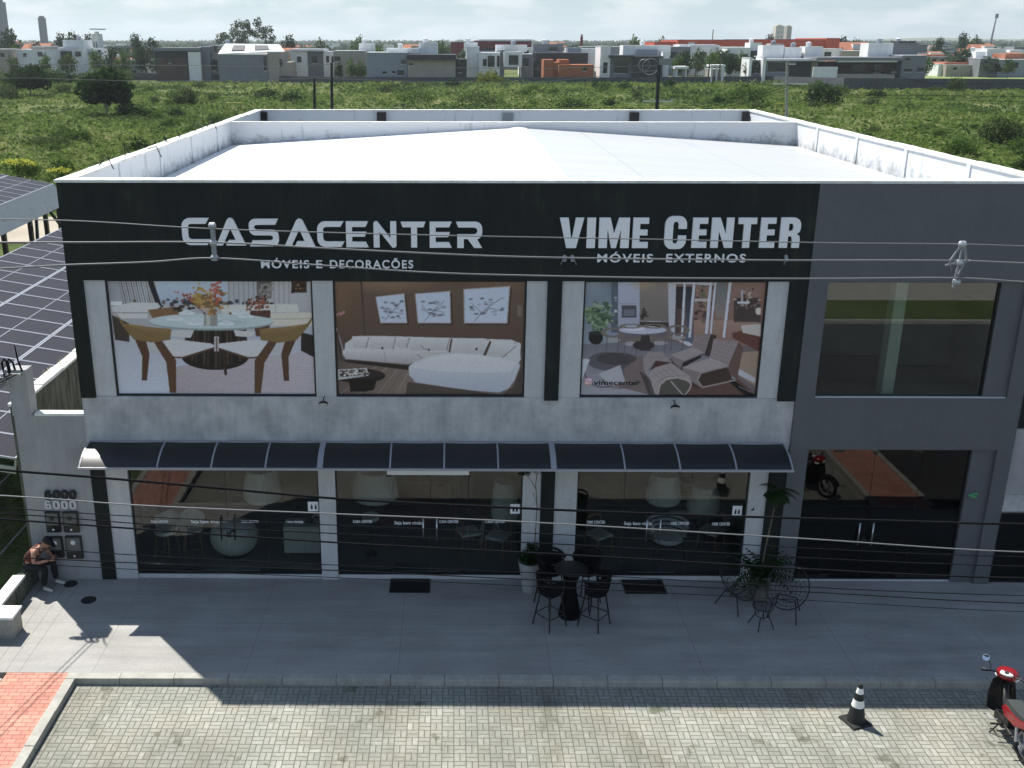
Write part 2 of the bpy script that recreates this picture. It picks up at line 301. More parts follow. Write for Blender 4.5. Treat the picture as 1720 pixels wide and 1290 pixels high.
M = dict(
    paver=paver_mat(), red=redpath_mat(), sidewalk=sidewalk_mat(), roof=roof_mat('white_metal_roof', (.80, .81, .82)), roofg=roof_mat('greyer_metal_roof', (.46, .475, .485)), parapet=parapet_mat('white_parapet_render'),  # roofg: same sheet in a greyer base colour, for one slope only
    asphalt=asphalt_mat(), field=field_mat('field_ground', 'ground'), weeds=field_mat('weeds', 'leaf'), black=fascia_mat(),
    cement=stained('burnt_cement', (.53, .53, .535), (.33, .335, .345), 1.0, .25, .85, 1.3), jamb=stained('light_cement', (.56, .555, .56), (.42, .425, .43), .7, .5),
    grey=stained('grey_wall_paint', (.120, .124, .131), (.098, .102, .110), .6, .3, .7), wallgrey=stained('grey_cement_wall', (.36, .36, .365), (.26, .265, .275), .8, .4),
    mould=stained('mouldy_render', (.16, .165, .13), (.035, .042, .03), 1.0, .75, .95, 1.2), kerb=stained('kerb_concrete', (.42, .41, .37), (.25, .24, .21), .7, .3, .9, 2),
    white=plain('white_paint', (.78, .78, .78), .6, .05), capwhite=stained('white_cap', (.80, .80, .78), (.35, .36, .30), .5, .3, .8, 3),
    letter=plain('white_acrylic', (.82, .82, .84), .35, .03), frame=plain('black_aluminium', (.012, .012, .014), .35, .1), blackp=plain('black_plastic', (.012, .012, .013), .45, .15),
    steel=plain('brushed_steel', (.55, .56, .57), .3, .08, metal=1), galv=plain('galvanised_steel', (.42, .43, .44), .45, .15, metal=.6), alu=plain('white_aluminium', (.55, .56, .58), .4, .06),
    glass=glass_mat('shop_glass', (.70, .73, .715), 1.64), glassdark=glass_mat('smoked_glass', (.05, .055, .055), 1.52), glassup=glass_mat('green_tinted_glass', (.72, .78, .73), 1.85),
    awning=plain('smoked_polycarbonate', (.008, .009, .012), .40, .15, spec=.55), awnframe=plain('awning_aluminium', (.33, .33, .355), .4, .06),
    mat=plain('black_rubber_mat', (.008, .008, .009), .95, .3, 30), wicker=plain('black_wicker', (.005, .005, .007), .75, .3, 40, spec=.15), wire=plain('dark_wire', (.012, .013, .016), .5, .1),
    cable=plain('black_cable', (.010, .010, .012), .95, .1, spec=.08), cablegrey=plain('grey_cable', (.17, .17, .175), .5, .1), insul=plain('grey_polymer', (.24, .245, .25), .45, .2, 20),
    floor=plain('shop_floor', (.20, .21, .21), .18, .06), inwall=plain('interior_wall', (.22, .22, .20), .8, .08), indark=plain('interior_dark', (.02, .02, .02), .8, .1),
    cream=plain('cream_fabric', (.66, .65, .63), .85, .06), wood=plain('oak_wood', (.28, .16, .08), .5, .25, 8), potw=stained('white_pot', (.36, .36, .35), (.22, .22, .21), .5, .4, .7, 3), potg=stained('grey_pot', (.16, .16, .15), (.09, .09, .085), .6, .4, .8, 3),
    leafd=leaf_mat('dark_leaf', (.010, .026, .009), (.030, .062, .016), 3), leafm=leaf_mat('mid_leaf', (.035, .078, .016), (.095, .150, .032), .5), leafy=leaf_mat('yellow_green_leaf', (.07, .11, .012), (.20, .22, .02), .5),
    leafo=leaf_mat('olive_leaf', (.032, .060, .018), (.085, .115, .038), .5), leaff=leaf_mat('blue_green_leaf', (.035, .062, .038), (.075, .105, .060), .3), flower=leaf_mat('yellow_flower', (.36, .38, .05), (.55, .56, .10), 2),
    bark=plain('bark', (.13, .105, .08), .95, .3, 6), barkp=plain('pale_bark', (.30, .27, .23), .9, .2, 6),
    skin=plain('skin', (.36, .19, .13), .6, .05), shirt=plain('maroon_cloth', (.075, .022, .020), .9, .15, 12), trouser=plain('black_denim', (.012, .012, .014), .9, .2, 12), shoe=plain('white_shoe', (.55, .54, .52), .6, .06), capm=plain('black_cap', (.010, .010, .012), .85, .1),
    tyre=plain('tyre_rubber', (.014, .014, .014), .85, .1), redpaint=plain('red_gloss_paint', (.22, .010, .014), .16, .08, spec=.6), seat=plain('grey_vinyl', (.045, .052, .052), .5, .1), chrome=plain('chrome', (.75, .76, .78), .12, .02, metal=1),
    headl=plain('clear_lens', (.75, .75, .75), .08, .02, spec=.8), dial=plain('white_dial', (.7, .7, .7), .3, .05), cone=plain('black_rubber_cone', (.016, .017, .018), .6, .2, 6), conew=plain('reflective_white', (.78, .78, .74), .5, .05),
    pvframe=plain('panel_frame', (.36, .37, .41), .35, .05, metal=.3), shed=stained('grey_metal_sheet', (.24, .265, .28), (.18, .20, .21), .6, .3, .5, 1),
    grnsign=plain('green_sign', (.03, .42, .13), .5, .05), ink=plain('black_ink', (.012, .012, .014), .6, .05), parking=field_mat('shade_lawn', 'ground'),
)
def pv_mat():
    t = NT('solar_cells'); p = t.n('ShaderNodeTexCoord').outputs['Object']; sp = t.n('ShaderNodeSeparateXYZ'); t.l(p, sp.inputs[0])
    fx = t.math('ABSOLUTE', t.math('SUBTRACT', t.math('FRACT', t.math('DIVIDE', sp.outputs[0], .175)), .5)); fy = t.math('ABSOLUTE', t.math('SUBTRACT', t.math('FRACT', t.math('DIVIDE', sp.outputs[1], .175)), .5))
    g = t.math('MULTIPLY', t.math('MAXIMUM', t.math('GREATER_THAN', fx, .478), t.math('GREATER_THAN', fy, .478)), .35)
    t.bsdf(t.mix(g, (.024, .023, .030), (.075, .075, .09)), .5, .1); return t.m
M['pv'] = pv_mat()
vprint = vcol_mat('printed_vinyl')
# ---------------------------------------------------------------- the setting: ground, paths, road
ZP = -.12
def sheet(name, x0, x1, y0, y1, z, m, th=.3):
    return tag(MB().box(x0, x1, y0, y1, z-th, z).build(name, m), kind='structure')
g = MB().box(-6000, 6000, -45, 9000, -1.2, -.16).build('ground', M['field']); tag(g, kind='structure')
sheet('pavement', -10.66, 9.75, -3.40, .6, 0, M['sidewalk'], .4)
sheet('parking_paving', -8.66, 8.35, -11.0, -3.58, ZP, M['paver'])
sheet('red_path', -9.95, -8.84, -11.0, -3.40, -.004, M['red'])
sheet('red_path', 8.50, 9.68, -11.0, -3.40, -.004, M['red'])
sheet('road', -60, 60, -21.2, -11.0, -.14, M['asphalt'], .2)
sheet('road', -60, 60, -40, -28.4, -.14, M['asphalt'], .2)
sheet('median_path', -60, 60, -28.4, -24.9, -.05, M['kerb'], .3)
sheet('median_lawn', -60, 60, -24.9, -21.4, -.07, M['field'], .3)
k = MB()
for i in range(19): k.box(-8.84+i*.965+.004, -8.84+(i+1)*.965-.004, -3.58, -3.405, -.4, .012+.006*((i*7)%3-1))
for i in range(8):
    for (xa, xb) in ((-8.84, -8.665), (8.355, 8.495), (-10.12, -9.955), (9.684, 9.83)):
        k.box(xa+.001, xb-.001, -3.585-(i+1)*.93+.004, -3.585-i*.93-.004, -.4, .012+.006*((i*5)%3-1))
tag(k.build('kerb', M['kerb'], bevel=.012), kind='structure')
tag(MB().box(-60, 60, -21.4, -21.2, -.4, .0).build('kerb', M['kerb']), kind='structure')
sheet('soil_verge', -16, -10.13, -11, -3.42, -.1, M['field'], .2)
sheet('yard_lawn', -24, -10.86, -3.40, 23, -.03, M['parking'], .2)
sheet('yard_path', -10.7, -9.4, .6, 20.5, -.02, M['kerb'], .2)
sheet('dirt_lane', -60, -9.4, 38.5, 47.5, -.10, plain('pale_dirt', (.36, .32, .25), .95, .2, .3), .1)
sheet('sports_lawn', 80, 260, 262, 330, -.1, plain('mown_grass', (.16, .21, .055), .95, .15, .02), .1)
sheet('side_yard', 9.84, 40, -11, -3.42, -.1, M['asphalt'], .2)
lw = MB()
for i in range(6): lw.box(-20+i*1.6, -20+i*1.6+.06, -3.2, 6, -.028, -.022)
tag(lw.build('yard_lines', M['kerb']), kind='structure')
for i, (u, v, r) in enumerate(((149, 1008, .13), (119, 981, .12))):
    p = atz(u, v); o = MB().lathe([(r+.02, 0), (r+.02, .008), (r, .012), (r, .004), (.0, .006)], (0,0,0), 24).build('drain_cover', M['frame'], loc=p)
    tag(o, ('dark round drain cover in the pavement nearer the kerb', 'dark round drain cover in the pavement nearest the meter wall')[i], 'drain cover', 'drain covers in the pavement')
# ---------------------------------------------------------------- the shop building
XL, XR, ZT, ZW1, ZW0, ZB, DEP = -9.32, 9.24, 8.28, 6.43, 4.07, 3.01, 20.47
B = thing('shop_building', 'two storey furniture shop with black sign fascia, grey bay and white metal roof', 'building', (0, 0, 0))
MB().box(XL, 4.80, -.03, .25, ZW1, ZT).build('fascia', M['black'], B)
gf = MB()
gf.box(4.80, XR, -.05, .25, ZW1, ZT); gf.box(4.80, 5.17, -.05, .25, 0, ZW1-.001); gf.box(8.93, XR, -.05, .25, 0, ZW1-.001); gf.box(5.171, 8.929, -.05, .25, ZB, ZW0+.02)
gf.box(8.48, 8.93, .02, .25, ZW0+.02, ZW1); gf.box(8.48, 8.93, .02, .25, 0, ZB)
gf.build('grey_bay', M['grey'], B)
MB().box(XL, 4.797, 0, .25, ZB-.02, ZW0).build('cement_band', M['cement'], B)
for (a, b) in ((XL, -9.03), (-.15, .13), (4.45, 4.797)):
    MB().box(a, b, -.028, .25, ZW0-.05 if a != XL else ZW0-.02, ZW1).build('black_pilaster', M['black'], B)
    MB().box(a, b-.001, -.02, .25, 0, ZB-.02).build('black_pilaster', M['black'], B)
for (a, b) in ((-9.03, -8.63), (-4.65, -4.26), (-.54, -.15), (.13, .55), (4.06, 4.45)):
    MB().box(a, b, .02, .25, ZW0, ZW1).build('cement_jamb', M['jamb'], B)
for (a, b) in ((-9.03, -8.58), (-4.69, -4.35), (-.52, -.15), (.13, .59), (4.09, 4.45)):
    MB().box(a, b, .02, .25, 0, ZB-.02).build('cement_jamb', M['jamb'], B)
# side and rear walls, floors
MB().box(XL, XL+.22, .25, DEP, 0, ZT).box(XR-.22, XR, .25, DEP, 0, ZT).box(XL+.22, XR-.22, DEP-.22, DEP, 0, ZT).build('wall', M['parapet'], B)
MB().box(XL+.22, XR-.22, 14.70, 14.88, 7.0, 8.27).build('inner_parapet', M['parapet'], B)
cp = MB()
cp.box(XL-.03, 4.80, -.06, .30, ZT, ZT+.05).box(4.80, XR+.03, -.08, .30, ZT, ZT+.05)
for i in range(14):
    y0 = .302+i*1.44; cp.box(XL-.03, XL+.25, y0, y0+1.43, ZT, ZT+.045+.006*(i%3)); cp.box(XR-.25, XR+.03, y0, y0+1.43, ZT, ZT+.045+.006*((i+1)%3))
cp.box(XL+.26, XR-.26, DEP-.25, DEP+.03, ZT, ZT+.05); cp.box(XL+.26, XR-.26, 14.68, 14.90, 8.27, 8.30)
cp.build('parapet_cap', M['capwhite'], B)
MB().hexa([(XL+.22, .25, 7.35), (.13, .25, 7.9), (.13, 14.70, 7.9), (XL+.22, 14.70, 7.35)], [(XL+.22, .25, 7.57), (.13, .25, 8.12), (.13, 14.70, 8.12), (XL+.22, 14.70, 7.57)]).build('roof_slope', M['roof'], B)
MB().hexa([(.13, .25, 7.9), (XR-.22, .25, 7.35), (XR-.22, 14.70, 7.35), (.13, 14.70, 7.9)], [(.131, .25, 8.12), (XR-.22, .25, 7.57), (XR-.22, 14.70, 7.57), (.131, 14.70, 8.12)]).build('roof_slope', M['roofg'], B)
rd = MB()
for i in range(48):
    y = .4+i*.298
    rd.hexa([(-.12, y, 8.10), (.13, y, 8.125), (.13, y+.27, 8.125), (-.12, y+.27, 8.10)], [(-.12, y, 8.122), (.13, y, 8.152), (.13, y+.27, 8.152), (-.12, y+.27, 8.122)])
    rd.hexa([(.13, y, 8.125), (.38, y, 8.10), (.38, y+.27, 8.10), (.13, y+.27, 8.125)], [(.13, y, 8.152), (.38, y, 8.122), (.38, y+.27, 8.122), (.13, y+.27, 8.152)])
rd.build('roof_ridge', M['roof'], B)
MB().box(XL+.22, XR-.22, 14.88, DEP-.22, 6.9, 7.1).build('rear_flat_roof', M['shed'], B)
for u in (641, 1065): MB().box(aty(u, 195, 20.2).x-.17, aty(u, 195, 20.2).x+.17, DEP-.40, DEP-.22, 7.1, ZT-.03).build('downpipe', M['frame'], B)
MB().box(aty(853, 195, 20.2).x-.2, aty(853, 195, 20.2).x+.2, DEP-.36, DEP-.22, 7.1, ZT-.05).build('downpipe', M['shed'], B)
for x in (XL+.24, XR-.5): MB().box(x, x+.22, DEP-.40, DEP-.22, 7.1, ZT-.02).build('downpipe', M['frame'], B)
for (sx, x) in ((1, XL+.22), (-1, XR-.22)):
    for y in (3.0, 6.2, 9.4, 12.6): MB().box(min(x, x+sx*.03), max(x, x+sx*.03), y, y+.16, 7.4, ZT-.005).build('parapet_rib', M['parapet'], B)
# dead weeds and rebar sticking out along the left parapet cap
for i, y in enumerate((2.2, 4.1, 5.6, 7.5, 9.0, 10.6, 12.0)):
    random.seed(i); p = Vector((XL+.05, y, ZT+.03)); q = p+Vector((random.uniform(-.1, .25), random.uniform(-.3, .2), random.uniform(.05, .4)))
    MB().tube([p-Vector((0, 0, .08)), p, q, q+Vector((.12, -.05, -.25))], .014, 5).build('cap_wire', M['frame'], B)
# interior of the shop
MB().box(XL+.22, XR-.22, .25, 8, .0, .085).build('interior_floor', M['floor'], B)
MB().box(XL+.22, XR-.22, .25, 8, ZB+.02, ZB+.25).build('interior_ceiling', M['inwall'], B)
MB().box(XL+.22, XR-.22, 7.9, 8.0, .085, ZB+.02).box(4.5, 4.75, .25, 7.9, .085, ZB+.02).build('interior_wall', M['inwall'], B)
MB().box(XL+.22, XR-.22, .251, .40, 3.3, 4.05).build('slab_edge', M['inwall'], B)
MB().box(4.76, XR-.262, 2.6, 2.8, 3.96, 7.2).box(4.5, 4.75, .4, 2.8, 3.96, 7.2).build('interior_wall', M['inwall'], B)
MB().box(4.5, XR-.222, .4, 2.9, 7.0, 7.25).build('upper_ceiling', M['inwall'], B)
ca_, cb2 = aty(1507, 474, .35).x, aty(1527, 474, .35).x; MB().box(ca_, cb2, .35, .65, 3.96, 7.0).build('interior_column', M['jamb'], B)
MB().box(XR-.26, XR-.222, .41, 2.6, 3.96, 6.99).build('interior_wall', M['inwall'], B)
MB().box(5.0, 6.6, .6, .72, 4.1, 4.75).build('interior_partition', M['indark'], B)
MB().box(XL+.22, XR-.22, .40, 5.0, 3.7, 3.95).build('upper_floor', M['floor'], B)
# upper windows: printed bays and the clear grey bay
def win_frame(a, b, z0, z1, y=.07, t=.035):
    return MB().box(a, a+t, y-.02, y+.04, z0, z1).box(b-t, b, y-.02, y+.04, z0, z1).box(a+t, b-t, y-.02, y+.04, z0, z0+t).box(a+t, b-t, y-.02, y+.04, z1-t, z1)
for (a, b) in ((-8.63, -4.65), (-4.26, -.54), (.55, 4.06)):
    f = win_frame(a, b, ZW0+.005, ZW1).build('window', M['frame'], B)
    MB().box(a+.035, b-.035, .10, .112, ZW0+.04, ZW1-.035).build('pane', M['glassdark'], f)
f = win_frame(5.17, 8.48, ZW0+.02, ZW1, .07, .03).build('window', M['frame'], B)
MB().box(5.2, 8.45, .09, .10, ZW0+.05, ZW1-.03).build('pane', M['glassup'], f)
MB().box(5.1, 8.95, -.01, .06, ZW0+.0205, ZW0+.045).build('window_sill', M['alu'], B)
# shop fronts: fixed pane, double door, fixed pane
def shopfront(a, b, gl, dz=.09, ztop=ZB-.02, handle=True, split=(.30, .505, .71), inset=.10):
    f = win_frame(a, b, dz, ztop, inset, .03).build('shop_window', M['frame'], B)
    w = b-a; x = [a+.03, a+w*split[0], a+w*split[1], a+w*split[2], b-.03]
    MB().box(a, b, inset-.04, .25, 0, dz).build('threshold', M['jamb'], B)
    for (i, j) in ((0, 1), (3, 4)):
        MB().box(x[i]+.003, x[j]-.003, inset, inset+.01, dz+.09, ztop-.03).build('pane', gl, f)
        MB().box(x[i]+.003, x[j]-.003, inset-.02, inset+.03, dz+.031, dz+.089).build('bottom_rail', M['frame'], f)
    for s, (i, j) in enumerate(((1, 2), (2, 3))):
        d = MB().box(x[i]+.004, x[j]-.004, inset, inset+.01, dz+.035, ztop-.03).build('glass_door', gl, B)
        xh = x[j]-.14 if s == 0 else x[i]+.14
        h = MB().tube([(xh, inset-.07, dz+.82), (xh, inset-.07, dz+1.32)], .016, 8); h.tube([(xh, inset-.07, dz+.9), (xh, inset+.005, dz+.9)], .01, 6).tube([(xh, inset-.07, dz+1.24), (xh, inset+.005, dz+1.24)], .01, 6)
        h.build('door_handle', M['blackp'] if handle == 'black' else M['steel'], d, smooth=True)
        for zz in (dz+.035, ztop-.11):
            xa = x[i]+.004 if s == 0 else x[j]-.19
            MB().box(xa, xa+.186, inset-.008, inset+.018, zz, zz+.08).build('door_fitting', M['blackp'], d)
    MB().box(x[2]-.05, x[2]+.05, inset-.01, inset+.02, dz+.85, dz+.95).build('door_lock', M['blackp'], f)
    MB().box(x[2]-.035, x[2]+.035, inset-.01, inset+.02, ztop-.16, ztop-.11).build('door_catch', M['blackp'], f)
shopfront(-8.58, -4.69, M['glass'], handle='black')
shopfront(-4.35, -.52, M['glass'])
shopfront(.59, 4.09, M['glass'], split=(.28, .46, .67))
shopfront(5.15, 8.48, M['glassdark'], dz=.03, ztop=ZB, split=(.18, .43, .72))
# ---------------------------------------------------------------- lettering
def glyph(name, contours, m, parent, depth=.03):
    """closed outlines (x, z) with holes by even-odd fill, on the wall plane, thickness towards the street"""
    cu = bpy.data.curves.new(name, 'CURVE'); cu.dimensions = '2D'; cu.fill_mode = 'BOTH'; cu.extrude = depth/2
    for pts in contours:
        s = cu.splines.new('POLY'); s.points.add(len(pts)-1); s.use_cyclic_u = True
        for q, p in zip(s.points, pts): q.co = (p[0], p[1], 0, 1)
    tmp = bpy.data.objects.new('tmp', cu); C.objects.link(tmp); dg = bpy.context.evaluated_depsgraph_get(); me = bpy.data.meshes.new_from_object(tmp.evaluated_get(dg))
    bpy.data.objects.remove(tmp); bpy.data.curves.remove(cu); me.name = name
    me.transform(Matrix.Rotation(PI/2, 4, 'X')); me.materials.clear(); me.materials.append(m)
    o = bpy.data.objects.new(name, me); C.objects.link(o); o.parent = parent; return o
def text_mesh(name, body, size, m, parent=None, depth=.01, spacing=1.0, bold=0.0, width=None, align='CENTER', word=1.0):
    cu = bpy.data.curves.new(name, 'FONT'); cu.body = body; cu.size = size; cu.extrude = depth/2; cu.space_character = spacing; cu.space_word = word; cu.offset = bold; cu.align_x = align
    tmp = bpy.data.objects.new('tmp', cu); C.objects.link(tmp); dg = bpy.context.evaluated_depsgraph_get(); me = bpy.data.meshes.new_from_object(tmp.evaluated_get(dg))
    bpy.data.objects.remove(tmp); bpy.data.curves.remove(cu); me.name = name
    if width:
        xs = [v.co.x for v in me.vertices]; k = width/(max(xs)-min(xs)); mid = (max(xs)+min(xs))/2
        for v in me.vertices: v.co.x = (v.co.x-mid)*k
    me.transform(Matrix.Rotation(PI/2, 4, 'X')); me.materials.clear(); me.materials.append(m)
    o = bpy.data.objects.new(name, me); C.objects.link(o); o.parent = parent; return o
def arc(cx, cy, rx, ry, a0, a1, n=7): return [(cx+rx*math.cos(math.radians(a0+(a1-a0)*i/n)), cy+ry*math.sin(math.radians(a0+(a1-a0)*i/n))) for i in range(n+1)]
# wide rounded display letters (unit box)
t_ = .215
G1 = {
 'C': [arc(.30, .70, .30, .30, 90, 180)[::1] + arc(.30, .30, .30, .30, 180, 270) + [(.88, 0), (1.0, t_), (.34, t_)] + arc(.34, .34, .125, .125, 270, 180, 4) + arc(.34, .66, .125, .125, 180, 90, 4) + [(.86, 1-t_), (.99, 1)]],
 'A': [[(0, 0), (.40, .93), (.46, 1), (.56, 1), (.62, .93), (1, 0), (.33, 0), (.42, .20), (.66, .20), (.50, .62), (.22, 0)]],
 'S': [arc(.22, .78, .22, .22, 90, 180, 5) + arc(.22, .62, .22, .22, 180, 270, 5) + [(.72, .40)] + arc(.72, .31, .09, .09, 90, -90, 4)[0:] + [(.10, t_), (0, 0)] + arc(.78, .22, .22, .22, 270, 360, 5) + arc(.78, .38, .22, .22, 0, 90, 5) + [(.26, .60)] + arc(.26, .69, .09, .09, 270, 90, 4) + [(.90, 1-t_), (1, 1)]],
 'E': [[(0, 0), (0, 1), (1, 1), (.88, 1-t_), (.27, 1-t_), (.27, .60), (.92, .60), (.84, .41), (.27, .41), (.27, t_), (.88, t_), (1, 0)]],
 'N': [[(0, 0), (0, .92)] + [(.05, 1), (.17, 1), (.74, .36), (.74, 1), (1, 1), (1, .06), (.95, 0), (.82, 0), (.26, .62), (.26, 0)]],
 'T': [[(.0, 1), (1, 1), (.92, 1-t_), (.66, 1-t_), (.66, 0), (.42, 0), (.42, 1-t_), (.08, 1-t_)]],
 'R': [[(0, 1)] + arc(.74, .74, .26, .26, 90, 0, 5) + arc(.74, .58, .26, .26, 0, -75, 5) + [(1.0, 0), (.70, 0), (.45, .34), (.30, .34), (.30, 0), (.05, 0), (.05, .52), (.70, .52)] + arc(.70, .65, .12, .13, -90, 90, 5) + [(.08, 1-t_)]],
}
# heavy condensed letters
G2 = {
 'V': [[(0, 1), (.30, 0), (.70, 0), (1, 1), (.66, 1), (.52, .32), (.49, .32), (.36, 1)]],
 'I': [[(0, 0), (0, 1), (1, 1), (1, 0)]],
 'M': [[(0, 0), (0, 1), (.36, 1), (.50, .48), (.64, 1), (1, 1), (1, 0), (.72, 0), (.72, .62), (.58, 0), (.42, 0), (.28, .62), (.28, 0)]],
 'E': [[(0, 0), (0, 1), (1, 1), (1, .80), (.45, .80), (.45, .61), (.94, .61), (.94, .42), (.45, .42), (.45, .20), (1, .20), (1, 0)]],
 'C': [arc(.34, .74, .34, .28, 90, 180, 6) + arc(.34, .26, .34, .28, 180, 270, 6) + arc(.66, .26, .34, .28, 270, 360, 6) + [(1, .41), (.62, .41), (.62, .26)] + arc(.5, .24, .12, .09, 0, -180, 5) + [(.38, .76)] + arc(.5, .76, .12, .09, 180, 0, 5) + [(.62, .62), (1, .62), (1, .74)] + arc(.66, .74, .34, .28, 0, 90, 6)],
 'N': [[(0, 0), (0, 1), (.37, 1), (.66, .46), (.66, 1), (1, 1), (1, 0), (.64, 0), (.34, .56), (.34, 0)]],
 'T': [[(0, 1), (1, 1), (1, .79), (.69, .79), (.69, 0), (.31, 0), (.31, .79), (0, .79)]],
 'R': [[(0, 0), (0, 1), (.62, 1)] + arc(.62, .74, .38, .26, 90, 0, 5) + [(1, .64), (.96, .53), (.82, .46), (.96, .40), (1, .28), (1, 0), (.62, 0), (.62, .28), (.57, .38), (.41, .38), (.41, 0)], [(.41, .80), (.41, .56), (.54, .56)] + arc(.54, .68, .10, .12, -90, 90, 5)],
}
def sign_word(name, label, letters, G, parent_loc_y=-.035):
    root = thing(name, label, 'sign', (0, 0, 0))
    for (ch, u0, u1, v0, v1) in letters:
        a, b = aty(u0, v1, -.06), aty(u1, v0, -.06); w, h = b.x-a.x, b.z-a.z
        o = glyph('letter', [[(px*w, pz*h) for (px, pz) in c] for c in G[ch]], M['letter'], root, .05)
        o.location = (a.x, -.058, a.z)
    return root
o5 = lambda x: 130+x/2.867
o6 = lambda x: 530+x/2.867
vz = lambda y: 300+y/2.867
s1 = sign_word('sign_lettering', 'wide white letters CASACENTER with the line MÓVEIS E DECORAÇÕES on the black fascia', [
    ('C', o5(510), o5(634), vz(189), vz(319)), ('A', o5(670), o5(806), vz(189), vz(321)), ('S', o5(832), o5(966), vz(193), vz(325)), ('A', o5(998), o5(1142), vz(193), vz(327)),
    ('C', o5(1158), o5(1284), vz(205), vz(328)), ('E', o5(1296), o5(1400), vz(205), vz(330)), ('N', o5(1428), o5(1535), vz(205), vz(331)), ('T', o5(1558), o5(1676), vz(207), vz(331)),
    ('E', o6(550), o6(656), vz(207), vz(332)), ('R', o6(676), o6(803), vz(207), vz(333))], G1)
o7 = lambda x: 920+x/3.225
v7 = lambda y: 300+y/3.225
s2 = sign_word('sign_lettering', 'heavy white letters VIME CENTER with the line MÓVEIS EXTERNOS on the black fascia', [
    ('V', o7(60), o7(198), v7(211), v7(375)), ('I', o7(208), o7(262), v7(211), v7(375)), ('M', o7(273), o7(446), v7(211), v7(375)), ('E', o7(455), o7(550), v7(211), v7(375)),
    ('C', o7(627), o7(757), v7(206), v7(377)), ('E', o7(776), o7(870), v7(211), v7(374)), ('N', o7(878), o7(1012), v7(211), v7(374)), ('T', o7(1020), o7(1135), v7(211), v7(374)), ('E', o7(1142), o7(1240), v7(211), v7(374)), ('R', o7(1249), o7(1376), v7(210), v7(374))], G2)
def subline(txt, u0, u1, v0, v1, root, sp):
    a, b = aty(u0, v1, -.05), aty(u1, v0, -.05)
    o = text_mesh('sign_word', txt, (b.z-a.z)/.73, M['letter'], root, .03, sp, .0035, b.x-a.x); o.location = ((a.x+b.x)/2, -.05, a.z)
for (tx_, u0, u1) in (('MÓVEIS', 439, 519), ('E', 531.5, 541), ('DECORAÇÕES', 554.5, 694)): subline(tx_, u0, u1, 436.5, 450, s1, 1.2)
for (tx_, u0, u1) in (('MÓVEIS', 1003, 1097), ('EXTERNOS', 1118.5, 1253)): subline(tx_, u0, u1, 426, 440, s2, 1.2)
n6 = thing('house_number', 'black number 6000 with a white copy below it on the grey meter wall', 'house number', (0, 0, 0))
G3 = {'0': [arc(.5, .66, .5, .34, 0, 180, 10)+arc(.5, .34, .5, .34, 180, 360, 10), arc(.5, .66, .16, .12, 0, 180, 8)+arc(.5, .34, .16, .12, 180, 360, 8)],
 '6': [[(.93, .80)]+arc(.5, .68, .45, .32, 20, 180, 9)+arc(.5, .33, .5, .33, 180, 450, 14)+[(.34, .60), (.33, .68)]+arc(.5, .68, .18, .14, 180, 30, 6), arc(.5, .32, .16, .11, 0, 360, 14)[:-1]]}
for (m, v0, v1, y) in ((M['ink'], 823, 838.5, -.045), (plain('pale_number', (.52, .52, .53), .6, .1), 840.5, 855, -.03)):
    a, b = aty(76, v1, -.03), aty(127.5, v0, -.03); w, h = (b.x-a.x), b.z-a.z
    for i, ch in enumerate('6000'):
        o = glyph('digit', [[(px*w*.225, pz*h) for px, pz in c] for c in G3[ch]], m, n6, .03); o.location = (a.x+w*.2583*i, y, a.z)
# door decals
dl = ((-8.25, 'CASA CENTER'),)
def decal(txt, x, z, w, h, lab):
    o = text_mesh('glass_decal', txt, h/.73, M['letter'], None, .002, 1.05, .002, w); o.location = (x, .096, z)
    tag(o, lab, 'decal', 'white lettering on the shop glass')
for (txt, u, v, w, h, lab) in (
    ('CASA CENTER', 268, 876, .36, .055, 'small white shop name decal on the glass beside the pale counter chairs'), ('Seja bem vindo', 346, 876, .62, .075, 'white welcome lettering on the door glass before the white tub chair'), ('CASA CENTER', 420, 876, .36, .055, 'small white shop name decal on the door with black handles'), ('CASA CENTER', 495, 877, .36, .055, 'small white shop name decal before the pale cabinet'),
    ('CASA CENTER', 609, 876, .40, .06, 'small white shop name decal before the pale glass bowl'), ('Seja bem vindo', 686, 878, .58, .075, 'white welcome lettering on the middle shop door above the first doormat'), ('CASA CENTER', 754, 876, .40, .06, 'small white shop name decal beside the steel handles of the middle shop'), ('CASA CENTER', 832, 876, .40, .06, 'small white shop name decal on the middle shopfront nearest the potted tree'),
    ('VIME CENTER', 1001, 877, .38, .07, 'small white shop name decal on the glass behind the black bar stools'), ('Seja bem vindo', 1072, 879, .58, .075, 'white welcome lettering on the door above the second doormat'), ('VIME CENTER', 1142, 879, .38, .07, 'small white shop name decal before the banded rattan armchair'), ('VIME CENTER', 1211, 880, .38, .07, 'small white shop name decal beside the palm')):
    p = aty(u, v, .096); decal(txt, p.x, p.z-h/2, w, h, lab)
for i, (u0, u1, v0, v1, lab) in enumerate(((517.5, 536, 843, 859, 'white square sticker in the corner of the shop window with the pale cabinet'), (857, 873.5, 847, 863, 'white square sticker in the corner of the middle shop window'), (1229.5, 1247, 850, 867, 'white square sticker on the shop glass by the palm'))):
    a, b = aty(u0, v1, .09), aty(u1, v0, .09); r = thing('window_sticker', lab, 'sticker', (0, 0, 0), 0, 'white stickers on the shop glass')
    MB().box(a.x, b.x, .092, .098, a.z, b.z).build('sticker_face', M['letter'], r)
    mk = MB()
    for q in (.33, .68):
        x = a.x+(b.x-a.x)*q; mk.box(x-.02, x+.02, .089, .0915, a.z+.05, a.z+.13).box(x-.012, x+.012, .089, .0915, a.z+.138, a.z+.16)
    mk.build('pictogram', M['ink'], r)
a, b = aty(1255, 863, .01), aty(1271, 849, .01); r = thing('wall_plaque', 'small white plaque with a black mark on the jamb by the palm', 'plaque', (0, 0, 0))
